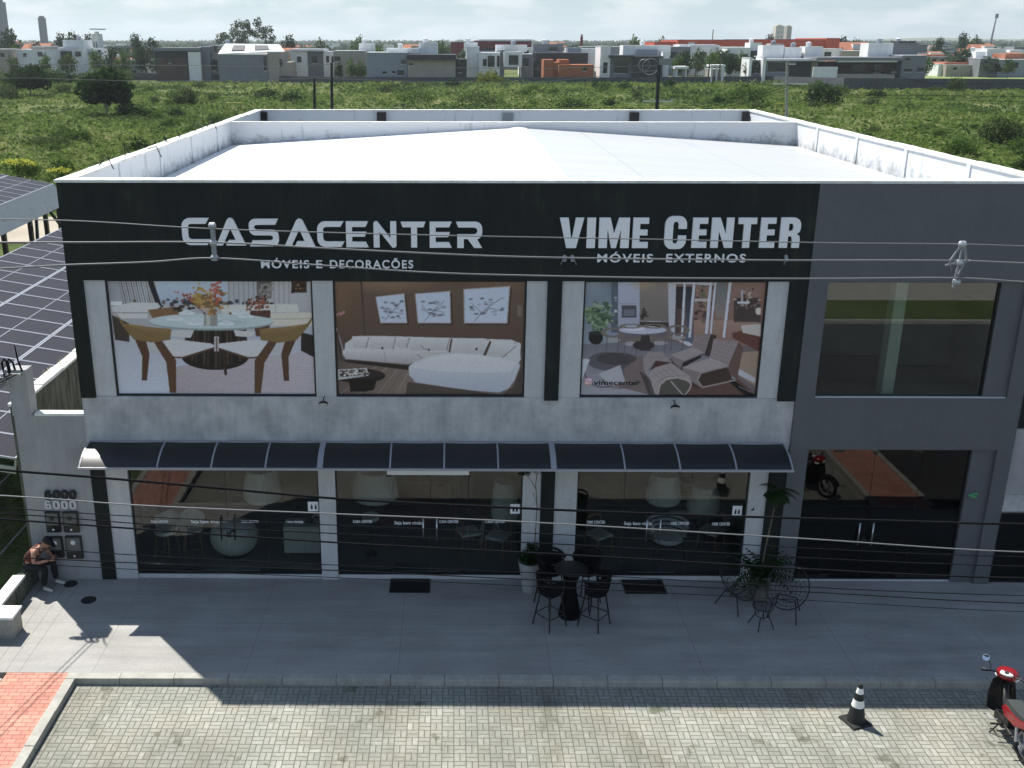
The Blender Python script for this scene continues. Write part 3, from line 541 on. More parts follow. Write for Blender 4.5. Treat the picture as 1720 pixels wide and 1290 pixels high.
MB().box(a.x, b.x, .003, .018, a.z, b.z).build('plaque_face', M['jamb'], r); MB().slab([(a.x+.05, .0, a.z+.08), (a.x+.13, .0, a.z+.08), (a.x+.13, .0, a.z+.15)], .002).build('pictogram', M['ink'], r)
r = thing('exit_sign', 'small green exit pictogram sign on the grey jamb beside the dark glass doors', 'sign', (0, 0, 0)); a, b = aty(1625, 838, .0), aty(1644, 826, .0)
MB().box(a.x, b.x, .002, .018, a.z, b.z).build('sign_plate', M['grey'], r)
mk = MB(); xm, zm = (a.x+b.x)/2, (a.z+b.z)/2
mk.slab([(a.x+.01, 0, zm-.015), (a.x+.01, 0, zm+.015), (a.x+.08, 0, zm+.015), (a.x+.08, 0, zm-.015)], -.002).slab([(xm-.03, 0, zm-.05), (xm-.01, 0, zm+.04), (xm+.02, 0, zm+.04), (xm+.01, 0, zm-.05)], -.002).slab([(xm+.03, 0, zm+.01), (xm+.03, 0, zm+.05), (b.x-.01, 0, zm+.05), (b.x-.01, 0, zm+.01)], -.002).slab([(xm+.04, 0, zm-.06), (xm+.03, 0, zm-.02), (b.x-.02, 0, zm-.02), (b.x-.03, 0, zm-.06)], -.002)
mk.build('pictogram', M['grnsign'], r)
# sign board hung behind the awning over the middle doors
r = thing('hanging_sign_board', 'white board with black marks hung under the awning over the middle doors', 'sign', (0, 0, 0)); a, b = aty(650, 797, -.1), aty(788, 775, -.1)
MB().box(a.x, b.x, -.12, -.08, a.z, b.z+.08).build('board', M['white'], r)
mk = MB(); random.seed(3); x = a.x+.12
while x < a.x+.95: w = random.uniform(.03, .09); mk.box(x, x+w, -.124, -.1205, a.z+.13, a.z+.17); x += w+random.uniform(.015, .05)
mk.box(a.x+1.05, a.x+1.10, -.124, -.1205, a.z+.12, a.z+.18); mk.build('black_marks', M['ink'], r)
MB().box(a.x-.02, a.x+.10, -.125, -.07, a.z-.035, a.z).box(b.x-.10, b.x+.02, -.125, -.07, a.z-.035, a.z).box((a.x+b.x)/2-.03, (a.x+b.x)/2+.03, -.125, -.07, a.z-.035, a.z).build('clip', M['blackp'], r)
# ---------------------------------------------------------------- printed window posters (flat prints, painted in code)
class Canvas:
    """a small picture painted with polygons in the zoomed photograph's own pixel grid, later the colours of a fine flat mesh"""
    def __init__(s, quad, nx=330, ny=184):
        s.nx, s.ny, s.q = nx*2, ny*2, quad; (xl0, xr0, xl1, xr1, y0, y1) = quad
        yy, xx = np.mgrid[0:s.ny, 0:s.nx]; t = (yy+.5)/s.ny; k = (xx+.5)/s.nx
        s.Y = y0+t*(y1-y0); l = xl0+(xl1-xl0)*t; r = xr0+(xr1-xr0)*t; s.X = l+k*(r-l)
        s.a = np.zeros((s.ny, s.nx, 3)); s.rng = np.random.RandomState(4)
    def put(s, m, c, al=1.0): c = np.asarray(c, float); s.a = s.a*(1-(m*al)[..., None])+c*(m*al)[..., None]
    def mask(s, pts):
        ins = np.zeros(s.X.shape, bool); n = len(pts)
        for i in range(n):
            (xa, ya), (xb, yb) = pts[i], pts[(i+1) % n]
            if ya == yb: continue
            c = (ya > s.Y) != (yb > s.Y); ins ^= c & (s.X < (xb-xa)*(s.Y-ya)/(yb-ya)+xa)
        return ins.astype(float)
    def poly(s, pts, c, al=1.0): s.put(s.mask(pts), c, al)
    def grad(s, pts, c0, c1, p0, p1, al=1.0):
        d = np.array(p1, float)-np.array(p0); t = np.clip(((s.X-p0[0])*d[0]+(s.Y-p0[1])*d[1])/(d@d), 0, 1)[..., None]
        m = (s.mask(pts)*al)[..., None]; s.a = s.a*(1-m)+(np.array(c0, float)*(1-t)+np.array(c1, float)*t)*m
    def rect(s, x0, y0, x1, y1, c, c1=None, al=1.0, horiz=False):
        P = [(x0, y0), (x1, y0), (x1, y1), (x0, y1)]
        if c1 is None: s.poly(P, c, al)
        else: s.grad(P, c, c1, (x0, y0), (x1, y0) if horiz else (x0, y1), al)
    def ell(s, cx, cy, rx, ry, c, al=1.0, soft=0.0):
        d = np.sqrt(((s.X-cx)/rx)**2+((s.Y-cy)/ry)**2); s.put(np.clip((1-d)/soft, 0, 1) if soft else (d < 1).astype(float), c, al)
    def ringe(s, cx, cy, rx, ry, w, c, al=1.0, y0=-1e9, y1=1e9):
        d = np.sqrt(((s.X-cx)/rx)**2+((s.Y-cy)/ry)**2); s.put(((np.abs(d-1) < w/min(rx, ry)) & (s.Y > y0) & (s.Y < y1)).astype(float), c, al)
    def line(s, pts, w, c, al=1.0):
        for (xa, ya), (xb, yb) in zip(pts[:-1], pts[1:]):
            d = np.array([xb-xa, yb-ya], float); L2 = max(d@d, 1e-6); t = np.clip(((s.X-xa)*d[0]+(s.Y-ya)*d[1])/L2, 0, 1)
            s.put((np.hypot(s.X-xa-t*d[0], s.Y-ya-t*d[1]) < w/2).astype(float), c, al)
    def blobs(s, cx, cy, sx, sy, n, r, cols, al=.9):
        for i in range(n):
            x, y = cx+s.rng.normal()*sx, cy+s.rng.normal()*sy; s.ell(x, y, r*s.rng.uniform(.5, 1.4), r*s.rng.uniform(.4, 1.0), cols[s.rng.randint(len(cols))], al)
    def texture(s, amp):
        n = s.rng.normal(size=(s.ny//4+1, s.nx//4+1)).repeat(4, 0).repeat(4, 1)[:s.ny, :s.nx]; s.a *= (1+amp*n)[..., None]
    def mesh(s, name, x0, x1, z0, z1, y, gain, parent):
        a = s.a.reshape(s.ny//2, 2, s.nx//2, 2, 3).mean((1, 3)); k = np.array([.25, .5, .25])
        a = np.clip(a/255, 0, 1); lin = np.where(a <= .04045, a/12.92, ((a+.055)/1.055)**2.4)*gain; lin = lin*.84+lin.mean(-1, keepdims=True)*.16; lin = np.clip(lin, 0, .9)
        ny, nx = lin.shape[:2]; X, Z = np.meshgrid(np.linspace(x0, x1, nx), np.linspace(z1, z0, ny))
        co = np.stack([X, np.full_like(X, y), Z], -1).reshape(-1, 3); i = np.arange(nx*ny).reshape(ny, nx)
        f = np.stack([i[1:, :-1], i[1:, 1:], i[:-1, 1:], i[:-1, :-1]], -1).reshape(-1, 4)
        me = np_mesh(name, co, f); at = me.attributes.new('print', 'FLOAT_COLOR', 'POINT')
        at.data.foreach_set('color', np.concatenate([lin.reshape(-1, 3), np.ones((nx*ny, 1))], 1).astype(np.float32).ravel())
        me.materials.append(vprint); o = bpy.data.objects.new(name, me); C.objects.link(o); o.parent = parent; return o
def np_mesh(name, co, f):
    me = bpy.data.meshes.new(name); k = f.shape[1]
    me.vertices.add(len(co)); me.vertices.foreach_set('co', co.astype(np.float32).ravel()); me.loops.add(f.size); me.loops.foreach_set('vertex_index', f.astype(np.int32).ravel())
    me.polygons.add(len(f)); me.polygons.foreach_set('loop_start', np.arange(0, f.size, k, dtype=np.int32)); me.polygons.foreach_set('loop_total', np.full(len(f), k, np.int32)); me.update(calc_edges=True); return me
def poster(label, canvas, a, b, gain):
    r = thing('window_poster', label, 'poster', (0, 0, 0), 0, 'printed posters in the upper windows')
    canvas.mesh('printed_picture', a+.036, b-.036, ZW0+.04, ZW1-.036, .086, gain, r)
    MB().box(a+.036, b-.036, .088, .098, ZW0+.04, ZW1-.036).build('backing_board', M['white'], r); return r
# dining room print
c = Canvas((135, 1125, 185, 1155, 487, 1035))
c.rect(100, 480, 1200, 720, (196, 190, 190), (178, 172, 172)); c.rect(100, 480, 330, 600, (150, 145, 150), (205, 205, 212), horiz=True)
for i in range(14): c.line([(190+i*12, 487), (215+i*12, 600)], 5, (108, 98, 98) if i % 2 else (150, 140, 138))
c.rect(375, 487, 720, 600, (196, 208, 226), (172, 182, 200)); c.line([(345, 487), (388, 610)], 26, (40, 38, 48))
for i in range(12): c.line([(725+i*12, 487), (730+i*12, 600)], 6, (182, 180, 182) if i % 2 else (150, 150, 156))
c.rect(862, 487, 935, 570, (105, 96, 96), (130, 118, 112)); c.blobs(900, 530, 22, 22, 26, 9, [(70, 62, 64), (160, 148, 140)])
for i in range(7): c.line([(945+i*12, 487), (948+i*12, 600)], 6, (196, 192, 190) if i % 2 else (165, 162, 162))
c.rect(1030, 480, 1105, 542, (70, 46, 36)); c.blobs(1065, 515, 14, 8, 8, 7, [(150, 120, 90), (35, 25, 25)])
c.blobs(560, 590, 120, 8, 40, 12, [(70, 60, 58), (60, 62, 72), (110, 90, 70)]); c.blobs(870, 590, 30, 16, 40, 8, [(170, 92, 60), (120, 70, 50), (60, 40, 36)])
c.rect(100, 700, 1250, 1040, (186, 182, 190), (206, 208, 222)); c.grad([(460, 900), (1160, 820), (1160, 1040), (460, 1040)], (184, 168, 172), (200, 186, 190), (460, 900), (1160, 1040))
for i in range(12): c.line([(470, 930+i*9), (1160, 900+i*13)], 2.2, (170, 152, 156), .6)
c.poly([(150, 612), (250, 590), (380, 592), (395, 612), (330, 640), (330, 665), (200, 665), (160, 640)], (216, 211, 208)); c.rect(150, 585, 205, 603, (235, 235, 240)); c.line([(160, 640), (335, 640)], 5, (150, 140, 138))
c.poly([(330, 625), (470, 610), (520, 630), (470, 660), (360, 672)], (138, 98, 60)); c.blobs(480, 620, 30, 8, 20, 9, [(50, 40, 40), (80, 66, 60)])
c.poly([(690, 600), (1060, 595), (1070, 635), (690, 640)], (218, 212, 202)); c.poly([(830, 628), (930, 625), (932, 662), (830, 660)], (92, 58, 44)); c.poly([(930, 640), (1140, 635), (1145, 700), (930, 700)], (222, 210, 190)); c.line([(930, 668), (1140, 664)], 3, (176, 160, 142)); c.line([(955, 600), (955, 632)], 3, (170, 160, 150))
c.blobs(860, 600, 26, 14, 26, 8, [(176, 96, 70), (150, 80, 60), (90, 60, 48)])
c.poly([(155, 650), (240, 690), (240, 780), (170, 770)], (70, 58, 50)); c.poly([(1080, 730), (1160, 750), (1160, 860), (1080, 820)], (50, 40, 40))
c.ell(660, 850, 165, 66, (38, 30, 28)); c.poly([(520, 720), (810, 720), (800, 850), (520, 850)], (46, 36, 33))
for i in range(17): x = 520+i*18; c.line([(x, 722), (x+(i-8)*1.5, 905-abs(i-8)*6)], 8, [(66, 50, 42), (30, 24, 23), (84, 66, 54)][i % 3])
c.poly([(440, 730), (560, 715), (540, 760), (450, 750)], (210, 205, 200)); c.poly([(750, 720), (860, 730), (830, 755), (760, 750)], (214, 206, 200)); c.poly([(850, 700), (930, 700), (900, 750), (860, 750)], (96, 58, 40))
c.ell(640, 684, 302, 40, (150, 160, 158)); c.ell(640, 678, 302, 37, (198, 208, 208)); c.ell(540, 672, 150, 20, (216, 224, 226), .7, .6); c.ell(720, 684, 130, 16, (176, 190, 190), .8, .6)
for (x, y) in ((520, 640), (770, 638), (560, 690), (810, 655), (460, 668), (715, 690)): c.ell(x, y, 40, 8, (230, 232, 234)); c.ell(x, y-7, 22, 10, (214, 216, 220))
for sgn in (1, -1):
    f = (lambda L: L) if sgn == 1 else (lambda L: [(1322-x, y) for x, y in L])
    c.poly(f([(300, 760), (380, 770), (400, 840), (330, 830)]), (196, 190, 190)); c.poly(f([(385, 785), (455, 765), (640, 786), (664, 800), (500, 852), (430, 850)]), (214, 208, 208)); c.line(f([(430, 852), (505, 856), (660, 806)]), 8, (96, 66, 44))
    c.poly(f([(255, 740), (320, 770), (338, 838), (324, 970), (298, 970), (302, 850)]), (92, 62, 42)); c.poly(f([(345, 755), (385, 752), (468, 868), (468, 1030), (436, 1030), (420, 880)]), (98, 66, 44))
    c.poly(f([(170, 635), (215, 690), (330, 705), (446, 716), (440, 768), (350, 782), (262, 768), (205, 700)]), (138, 106, 58)); c.grad(f([(215, 690), (330, 705), (446, 716), (438, 742), (330, 735)]), (160, 124, 72), (138, 106, 58), (330, 700), (330, 745))
c.rect(655, 752, 678, 825, (190, 180, 180)); c.rect(664, 755, 671, 825, (120, 90, 70)); c.line([(700, 820), (712, 935)], 14, (62, 46, 38))
c.rect(606, 640, 670, 702, (158, 152, 140)); c.rect(616, 645, 636, 700, (196, 192, 184))
c.blobs(630, 590, 38, 24, 90, 11, [(196, 140, 62), (168, 112, 50), (204, 160, 90), (150, 90, 50), (120, 100, 60)]); c.blobs(665, 530, 12, 28, 36, 8, [(196, 84, 60), (180, 70, 54), (210, 120, 90)]); c.blobs(520, 562, 28, 12, 20, 7, [(150, 70, 60), (180, 90, 66)]); c.blobs(585, 565, 14, 22, 22, 8, [(190, 150, 60)])
c.line([(640, 640), (665, 540)], 3, (110, 90, 50)); c.line([(610, 640), (520, 570)], 3, (90, 60, 50)); c.blobs(410, 805, 2, 2, 2, 5, [(60, 50, 50)])
c.texture(.015); poster('poster of a round glass dining table with wooden chairs and orange flowers', c, -8.63, -4.65, 1.12)
# sofa print
c = Canvas((78, 1018, 100, 1003, 495, 1043))
c.rect(50, 480, 1050, 800, (116, 88, 70), (98, 74, 62)); c.ell(330, 480, 330, 80, (176, 136, 98), .8, .9); c.ell(110, 560, 70, 160, (150, 112, 74), .7, .9); c.ell(880, 500, 200, 60, (150, 116, 90), .5, .9)
c.grad([(205, 495), (215, 495), (235, 770), (225, 770)], (84, 62, 50), (90, 68, 56), (205, 495), (225, 770)); c.rect(50, 480, 205, 800, (128, 92, 62), (96, 72, 56), .55)
c.rect(50, 790, 1050, 1060, (92, 74, 66), (128, 108, 98)); c.grad([(50, 900), (420, 880), (760, 1045), (60, 1045)], (104, 84, 74), (146, 124, 110), (50, 900), (500, 1045))
for i in range(13): c.line([(60+i*46, 1045), (290+i*26, 880)], 5, (166, 146, 132) if i % 2 else (112, 92, 82), .55)
c.line([(90, 720), (140, 880)], 7, (160, 150, 148)); c.line([(95, 735), (118, 880)], 5, (60, 46, 42))
for P in ([(280, 568), (423, 552), (438, 694), (305, 694)], [(474, 553), (649, 540), (653, 694), (489, 694)], [(713, 531), (944, 516), (930, 694), (716, 695)]):
    cx, cy = sum(p[0] for p in P)/4, sum(p[1] for p in P)/4; c.poly([(x+9, y+8) for x, y in P], (62, 44, 38), .7); c.poly(P, (176, 160, 150)); c.poly([(cx+(x-cx)*.95, cy+(y-cy)*.95) for x, y in P], (203, 207, 224)); w = (P[1][0]-P[0][0])
    c.line([(cx-.25*w, P[3][1]-12), (cx, cy+14), (cx+.3*w, cy-32)], 3, (112, 110, 122)); c.line([(cx-.1*w, cy+34), (cx-.32*w, cy-12)], 3, (130, 128, 140)); c.line([(cx+.02*w, cy+10), (cx+.30*w, cy+22)], 3, (120, 118, 130))
    for q in range(24): x = cx+c.rng.uniform(-.33, .36)*w; y = cy+c.rng.uniform(-38, 44); c.ell(x, y, 11, 5, [(126, 124, 138), (160, 162, 178), (176, 170, 178), (96, 92, 104)][q % 4], .8)
c.rect(978, 608, 1000, 660, (136, 114, 96))
c.blobs(105, 648, 9, 6, 9, 6, [(190, 96, 110), (206, 140, 140)])
W0, W1 = (214, 205, 202), (196, 188, 190)
c.poly([(120, 870), (470, 900), (470, 925), (140, 885)], (52, 40, 36)); c.poly([(440, 980), (900, 1045), (960, 1000), (1000, 900), (1000, 1050), (430, 1050)], (74, 60, 54), .8)
c.poly([(132, 792), (165, 770), (168, 757), (255, 755), (385, 757), (560, 762), (700, 765), (950, 772), (996, 792), (992, 860), (940, 900), (480, 850), (130, 830)], W0)
for (x0, x1, yt, yb) in ((170, 256, 757, 815), (250, 388, 756, 818), (385, 455, 760, 812), (446, 652, 763, 825), (645, 842, 764, 842), (812, 975, 778, 856)):
    c.grad([(x0+14, yt), (x1-14, yt+3), (x1, yt+14), (x1-16, yb), (x0+10, yb), (x0, yb-12)], (222, 214, 210), (198, 188, 186), (x0, yt), (x0, yb)); c.line([(x1-8, yt+6), (x1-20, yb)], 4, (128, 104, 92), .8)
c.poly([(640, 832), (652, 766), (660, 770), (648, 840)], (92, 68, 58)); c.poly([(808, 850), (842, 778), (852, 782), (822, 856)], (92, 68, 58))
c.grad([(118, 830), (135, 818), (330, 828), (540, 836), (560, 850), (450, 892), (300, 882), (140, 868), (122, 850)], (222, 213, 209), (176, 166, 166), (300, 822), (300, 892)); c.line([(325, 830), (330, 880)], 3, (170, 156, 152))
c.poly([(500, 835), (700, 835), (640, 850), (510, 866)], (204, 194, 190)); c.line([(490, 845), (512, 868)], 4, (150, 130, 122))
c.grad([(445, 905), (470, 882), (560, 850), (690, 836), (830, 850), (920, 862), (985, 880), (992, 900), (965, 970), (935, 1012), (890, 1032), (760, 1022), (600, 1000), (480, 982), (448, 945)], (216, 211, 212), (182, 184, 198), (700, 850), (700, 1030))
c.grad([(452, 905), (560, 858), (690, 842), (830, 855), (975, 886), (940, 930), (760, 935), (560, 925)], (228, 220, 216), (216, 212, 216), (700, 840), (700, 935), .85)
c.poly([(940, 800), (990, 785), (995, 870), (975, 895), (925, 865)], (214, 208, 208)); c.line([(905, 860), (972, 802)], 4, (140, 118, 108))
for (x, y) in ((315, 815), (545, 822), (778, 818)): c.ell(x, y, 6, 6, (60, 46, 44))
c.line([(505, 800), (520, 818), (550, 822)], 4, (140, 126, 124))
c.ell(200, 950, 130, 36, (34, 25, 26)); c.poly([(150, 970), (290, 965), (275, 1020), (230, 1030), (160, 1030)], (26, 20, 20)); c.ell(205, 942, 118, 25, (52, 38, 38))
c.poly([(98, 920), (240, 912), (248, 950), (100, 972)], (200, 196, 196)); c.poly([(105, 925), (232, 918), (238, 944), (108, 960)], (80, 70, 70)); c.blobs(165, 938, 36, 9, 60, 7, [(220, 214, 206), (196, 180, 160), (60, 50, 50)])
c.texture(.015); poster('poster of a white corner sofa under three floral canvases on a brown wall', c, -4.26, -.54, 1.12)
# patio print
c = Canvas((197, 1200, 170, 1137, 555, 1180))
c.rect(150, 540, 1250, 1200, (120, 104, 104)); c.rect(150, 540, 380, 900, (104, 112, 122), (146, 154, 166)); c.rect(190, 540, 345, 760, (120, 132, 146), (150, 158, 170), .7); c.ell(240, 560, 110, 90, (176, 182, 192), .5, .9); c.rect(340, 560, 382, 830, (92, 100, 112))
c.rect(378, 555, 498, 800, (186, 186, 204), (168, 166, 182)); c.rect(398, 682, 480, 748, (84, 82, 92)); c.rect(408, 705, 470, 738, (120, 118, 130)); c.line([(385, 672), (490, 672)], 4, (150, 150, 166)); c.line([(378, 620), (498, 620)], 2, (160, 160, 176)); c.blobs(365, 695, 2, 34, 4, 7, [(210, 210, 222)])
c.rect(498, 555, 668, 770, (150, 132, 120), (126, 112, 106)); c.ell(520, 560, 90, 60, (190, 160, 120), .6, .9); c.rect(498, 766, 668, 800, (66, 54, 54)); c.line([(490, 768), (668, 770)], 6, (170, 160, 164)); c.blobs(522, 725, 8, 16, 18, 9, [(110, 62, 60), (80, 70, 56), (60, 50, 48)])
c.rect(700, 555, 1250, 900, (150, 112, 98), (140, 102, 90)); c.rect(800, 760, 1150, 900, (172, 132, 114), (150, 112, 98)); c.blobs(860, 680, 40, 50, 50, 12, [(90, 66, 60), (170, 130, 104), (110, 110, 80), (60, 46, 46)]); c.rect(800, 645, 880, 660, (200, 180, 170)); c.rect(1020, 640, 1170, 770, (78, 62, 60)); c.blobs(1080, 660, 36, 34, 40, 9, [(190, 170, 150), (60, 48, 48), (140, 110, 96)]); c.ell(1160, 712, 20, 20, (226, 206, 190)); c.rect(1040, 660, 1105, 672, (214, 206, 210)); c.rect(1060, 600, 1072, 660, (180, 170, 172)); c.rect(920, 560, 980, 750, (116, 120, 122), (150, 128, 116)); c.rect(1170, 560, 1200, 830, (150, 106, 92))
c.rect(700, 580, 748, 850, (56, 44, 46)); c.rect(752, 580, 796, 890, (52, 48, 58), (100, 104, 122)); c.rect(705, 700, 742, 830, (96, 72, 66))
c.line([(690, 560), (745, 560), (900, 568)], 14, (206, 202, 212)); c.poly([(655, 560), (700, 560), (690, 860), (660, 790)], (196, 190, 198))
for (xa, xb, w) in ((748, 734, 14), (800, 776, 16), (893, 868, 17), (918, 892, 12), (1000, 966, 16)): c.line([(xa, 560), (xb, 850)], w, (212, 208, 218)); c.line([(xa+w*.5, 570), (xb+w*.5, 850)], 3, (120, 100, 98))
c.poly([(705, 870), (770, 905), (800, 900), (770, 880)], (206, 202, 212))
c.grad([(150, 895), (520, 880), (700, 880), (900, 960), (1140, 1180), (150, 1190)], (120, 116, 124), (172, 164, 172), (300, 900), (300, 1180)); c.poly([(385, 960), (520, 960), (560, 1180), (330, 1120), (355, 1060)], (128, 108, 104))
c.ringe(300, 1040, 110, 95, 5, (96, 92, 100), .8); c.ell(330, 990, 120, 52, (88, 82, 88), .8); c.ell(370, 975, 110, 35, (70, 62, 66), .7); c.poly([(170, 975), (222, 978), (180, 1090), (165, 1090)], (204, 204, 212)); c.poly([(270, 1060), (390, 1010), (420, 1110), (330, 1130)], (186, 178, 184)); c.ringe(390, 1090, 95, 50, 4, (96, 86, 86), .7, y0=1090)
c.poly([(700, 1060), (1050, 1090), (1150, 1180), (600, 1180)], (104, 72, 64)); c.poly([(1030, 940), (1160, 930), (1140, 1130), (1010, 1040)], (168, 140, 118)); c.poly([(1010, 1085), (1140, 1180), (1085, 1180), (1000, 1110)], (22, 18, 22)); c.line([(1050, 1130), (1125, 1165)], 5, (120, 116, 120)); c.poly([(1050, 1030), (1140, 1080), (1138, 1110), (1040, 1060)], (196, 190, 196))
c.poly([(1010, 830), (1080, 815), (1180, 860), (1170, 940), (1100, 900), (1015, 860)], (110, 62, 54)); c.poly([(1060, 790), (1170, 780), (1170, 850), (1070, 830)], (206, 190, 180))
c.blobs(262, 745, 34, 32, 150, 13, [(96, 120, 84), (130, 150, 112), (160, 172, 140), (56, 76, 54), (72, 96, 66)]); c.ell(255, 860, 40, 36, (30, 28, 30)); c.rect(216, 830, 294, 862, (36, 34, 36)); c.ell(255, 832, 40, 10, (52, 50, 50))
for (x, y) in ((330, 830), (430, 850), (590, 845), (690, 815)):
    c.ringe(x+20, y, 55, 22, 5, (128, 112, 100)); c.ell(x+20, y+42, 42, 12, (170, 160, 160))
    for dx in (-12, 52): c.line([(x+dx, y+20), (x+dx-6, y+112)], 6, (104, 94, 90), .8)
c.ell(520, 900, 60, 26, (58, 48, 50)); c.ell(515, 824, 132, 25, (110, 100, 108)); c.ell(515, 816, 132, 22, (200, 192, 210)); c.ell(470, 812, 60, 8, (222, 216, 230)); c.poly([(505, 845), (552, 845), (560, 930), (500, 930)], (62, 52, 54)); c.ringe(450, 795, 50, 10, 3, (130, 116, 104)); c.ringe(580, 795, 50, 10, 3, (130, 116, 104))
def rattan(P, base, n=9):
    c.poly(P, base); k = len(P)//2
    for i in range(1, n):
        t = i/n; A = P[0][0]+(P[1][0]-P[0][0])*t, P[0][1]+(P[1][1]-P[0][1])*t; Bq = P[3][0]+(P[2][0]-P[3][0])*t, P[3][1]+(P[2][1]-P[3][1])*t; c.line([A, Bq], 2.5, tuple(q*.78 for q in base), .8); 
    for i in range(1, 6):
        t = i/6; A = P[0][0]+(P[3][0]-P[0][0])*t, P[0][1]+(P[3][1]-P[0][1])*t; Bq = P[1][0]+(P[2][0]-P[1][0])*t, P[1][1]+(P[2][1]-P[1][1])*t; c.line([A, Bq], 3, tuple(min(255, q*1.16) for q in base), .6)
Q = lambda L: [(129+.6563*x, 516+.6563*y) for x, y in L]
c.poly(Q([(560, 800), (640, 860), (720, 1010), (640, 1010)]), (58, 48, 48), .7); c.poly(Q([(800, 690), (1000, 760), (1060, 960), (960, 900)]), (62, 46, 44), .8)
c.poly(Q([(1160, 490), (1215, 500), (1150, 680), (1090, 660)]), (66, 50, 48)); rattan(Q([(1030, 500), (1165, 482), (1112, 660), (1000, 610)]), (150, 128, 128), 6)
rattan(Q([(822, 665), (1005, 600), (1110, 645), (940, 715)]), (168, 150, 148), 7); c.poly(Q([(822, 665), (940, 715), (905, 780), (850, 730)]), (140, 122, 122)); c.poly(Q([(930, 730), (1090, 660), (1080, 690), (930, 770)]), (44, 34, 36))
c.poly(Q([(1395, 548), (1440, 600), (1385, 880), (1300, 800)]), (112, 82, 74)); rattan(Q([(1188, 528), (1400, 550), (1312, 752), (1158, 690)]), (158, 138, 138), 8)
c.poly(Q([(1070, 830), (1300, 765), (1345, 860), (1290, 905), (1110, 940), (1055, 890)]), (72, 52, 46)); rattan(Q([(922, 770), (1160, 688), (1312, 755), (1085, 815)]), (176, 158, 156), 8); c.poly(Q([(922, 770), (1085, 815), (1052, 880), (1090, 945), (1010, 900), (940, 840)]), (142, 124, 122)); c.line(Q([(1310, 760), (1085, 815), (1050, 880), (1095, 942), (1220, 915), (1370, 880)]), 8, (168, 150, 146))
c.poly(Q([(590, 690), (640, 642), (755, 640), (842, 728), (700, 714), (640, 772), (622, 845), (600, 790)]), (160, 142, 140)); c.line(Q([(640, 690), (790, 680)]), 2.5, (120, 104, 102)); c.poly(Q([(645, 800), (700, 714), (835, 732), (700, 770)]), (84, 52, 54))
c.poly(Q([(725, 1005), (735, 930), (790, 880), (880, 862), (960, 885), (1000, 920), (945, 1005)]), (92, 84, 76)); c.poly(Q([(640, 830), (700, 770), (832, 734), (990, 850), (1002, 905), (955, 878), (880, 858), (785, 875), (735, 925), (715, 1005), (690, 1005)]), (172, 154, 152))
for t in (.2, .4, .6, .8): c.line(Q([(640+60*t+130*t, 830-90*t), (740+230*t, 925-60*t)]), 2.5, (130, 114, 112), .8)
c.line(Q([(660, 860), (760, 800), (900, 780)]), 2.5, (132, 116, 114), .7); c.line(Q([(690, 930), (770, 850), (960, 840)]), 2.5, (132, 116, 114), .7)
c.line(Q([(718, 1005), (735, 925), (785, 876), (880, 859), (958, 880), (1000, 912), (985, 960), (948, 1005)]), 7, (190, 174, 170)); c.line(Q([(830, 895), (925, 1005)]), 7, (184, 172, 168))
# round-cornered camera emblem beside the account name
c.ell(214, 1102, 26, 24, (214, 96, 120), .9, .25); c.ell(206, 1114, 18, 14, (232, 160, 96), .8, .8); c.ell(224, 1090, 16, 14, (170, 80, 190), .8, .8)
c.line([(199, 1089), (229, 1089), (229, 1116), (199, 1116), (199, 1089)], 4, (240, 228, 236)); c.ringe(214, 1103, 8, 7.5, 2, (240, 228, 236)); c.ell(223, 1094, 2.5, 2.5, (240, 228, 236))
c.texture(.015); p3 = poster('poster of rattan lounge chairs on a patio with an account name at its lower corner', c, .55, 4.06, 1.12)
a, b = aty(o7(248), v7(1117), .085), aty(o7(505), v7(1089), .085); o = text_mesh('account_name', 'vimecenter', (b.z-a.z)/.73*.93, M['ink'], p3, .002, 1.0, .003, b.x-a.x); o.location = ((a.x+b.x)/2, .0845, a.z)
# ---------------------------------------------------------------- awning
AW = thing('awning', 'long dark polycarbonate awning with pale ribs over the shop doors', 'awning', (0, 0, 0))
aprof = [(-.02, 3.125), (-.14, 3.118), (-.28, 3.095), (-.42, 3.055), (-.56, 2.995), (-.68, 2.925), (-.76, 2.865)]
xs_ = [aty(u, 786, -.75).x for u in (133, 263.7, 354.6, 445.6, 537, 655, 746, 837, 930.5, 1050, 1143, 1237.7, 1332)]
for i in range(12):
    p = MB(); x0, x1 = xs_[i]+.012, xs_[i+1]-.012; n = len(aprof); nx = 8; vs = []
    for (y, z) in aprof:
        for q in range(nx+1): vs.append((x0+(x1-x0)*q/nx, y, z-.010*math.sin(PI*q/nx)))
    vs += [(x, y, z-.006) for (x, y, z) in vs[:]]; k = (nx+1)*n
    p._add(vs, [(r*(nx+1)+q, r*(nx+1)+q+1, (r+1)*(nx+1)+q+1, (r+1)*(nx+1)+q) for r in range(n-1) for q in range(nx)] + [(k+r*(nx+1)+q, k+(r+1)*(nx+1)+q, k+(r+1)*(nx+1)+q+1, k+r*(nx+1)+q+1) for r in range(n-1) for q in range(nx)])
    p.build('awning_panel', M['awning'], AW, smooth=True)
for i, x in enumerate(xs_):
    w = .055 if i in (4, 8) else .016
    r = MB()
    for (ya, za), (yb, zb) in zip(aprof[:-1], aprof[1:]): r.hexa([(x-w, ya, za-.03), (x+w, ya, za-.03), (x+w, yb, zb-.03), (x-w, yb, zb-.03)], [(x-w, ya, za+.012), (x+w, ya, za+.012), (x+w, yb, zb+.012), (x-w, yb, zb+.012)])
    r.build('awning_rib', M['awnframe'], AW)
MB().box(xs_[0]-.02, xs_[-1]+.02, -.80, -.755, 2.835, 2.875).build('front_rail', M['awnframe'], AW); MB().box(xs_[0]+.02, xs_[-1]-.02, -.05, -.029, 3.11, 3.15).build('wall_rail', M['awnframe'], AW)
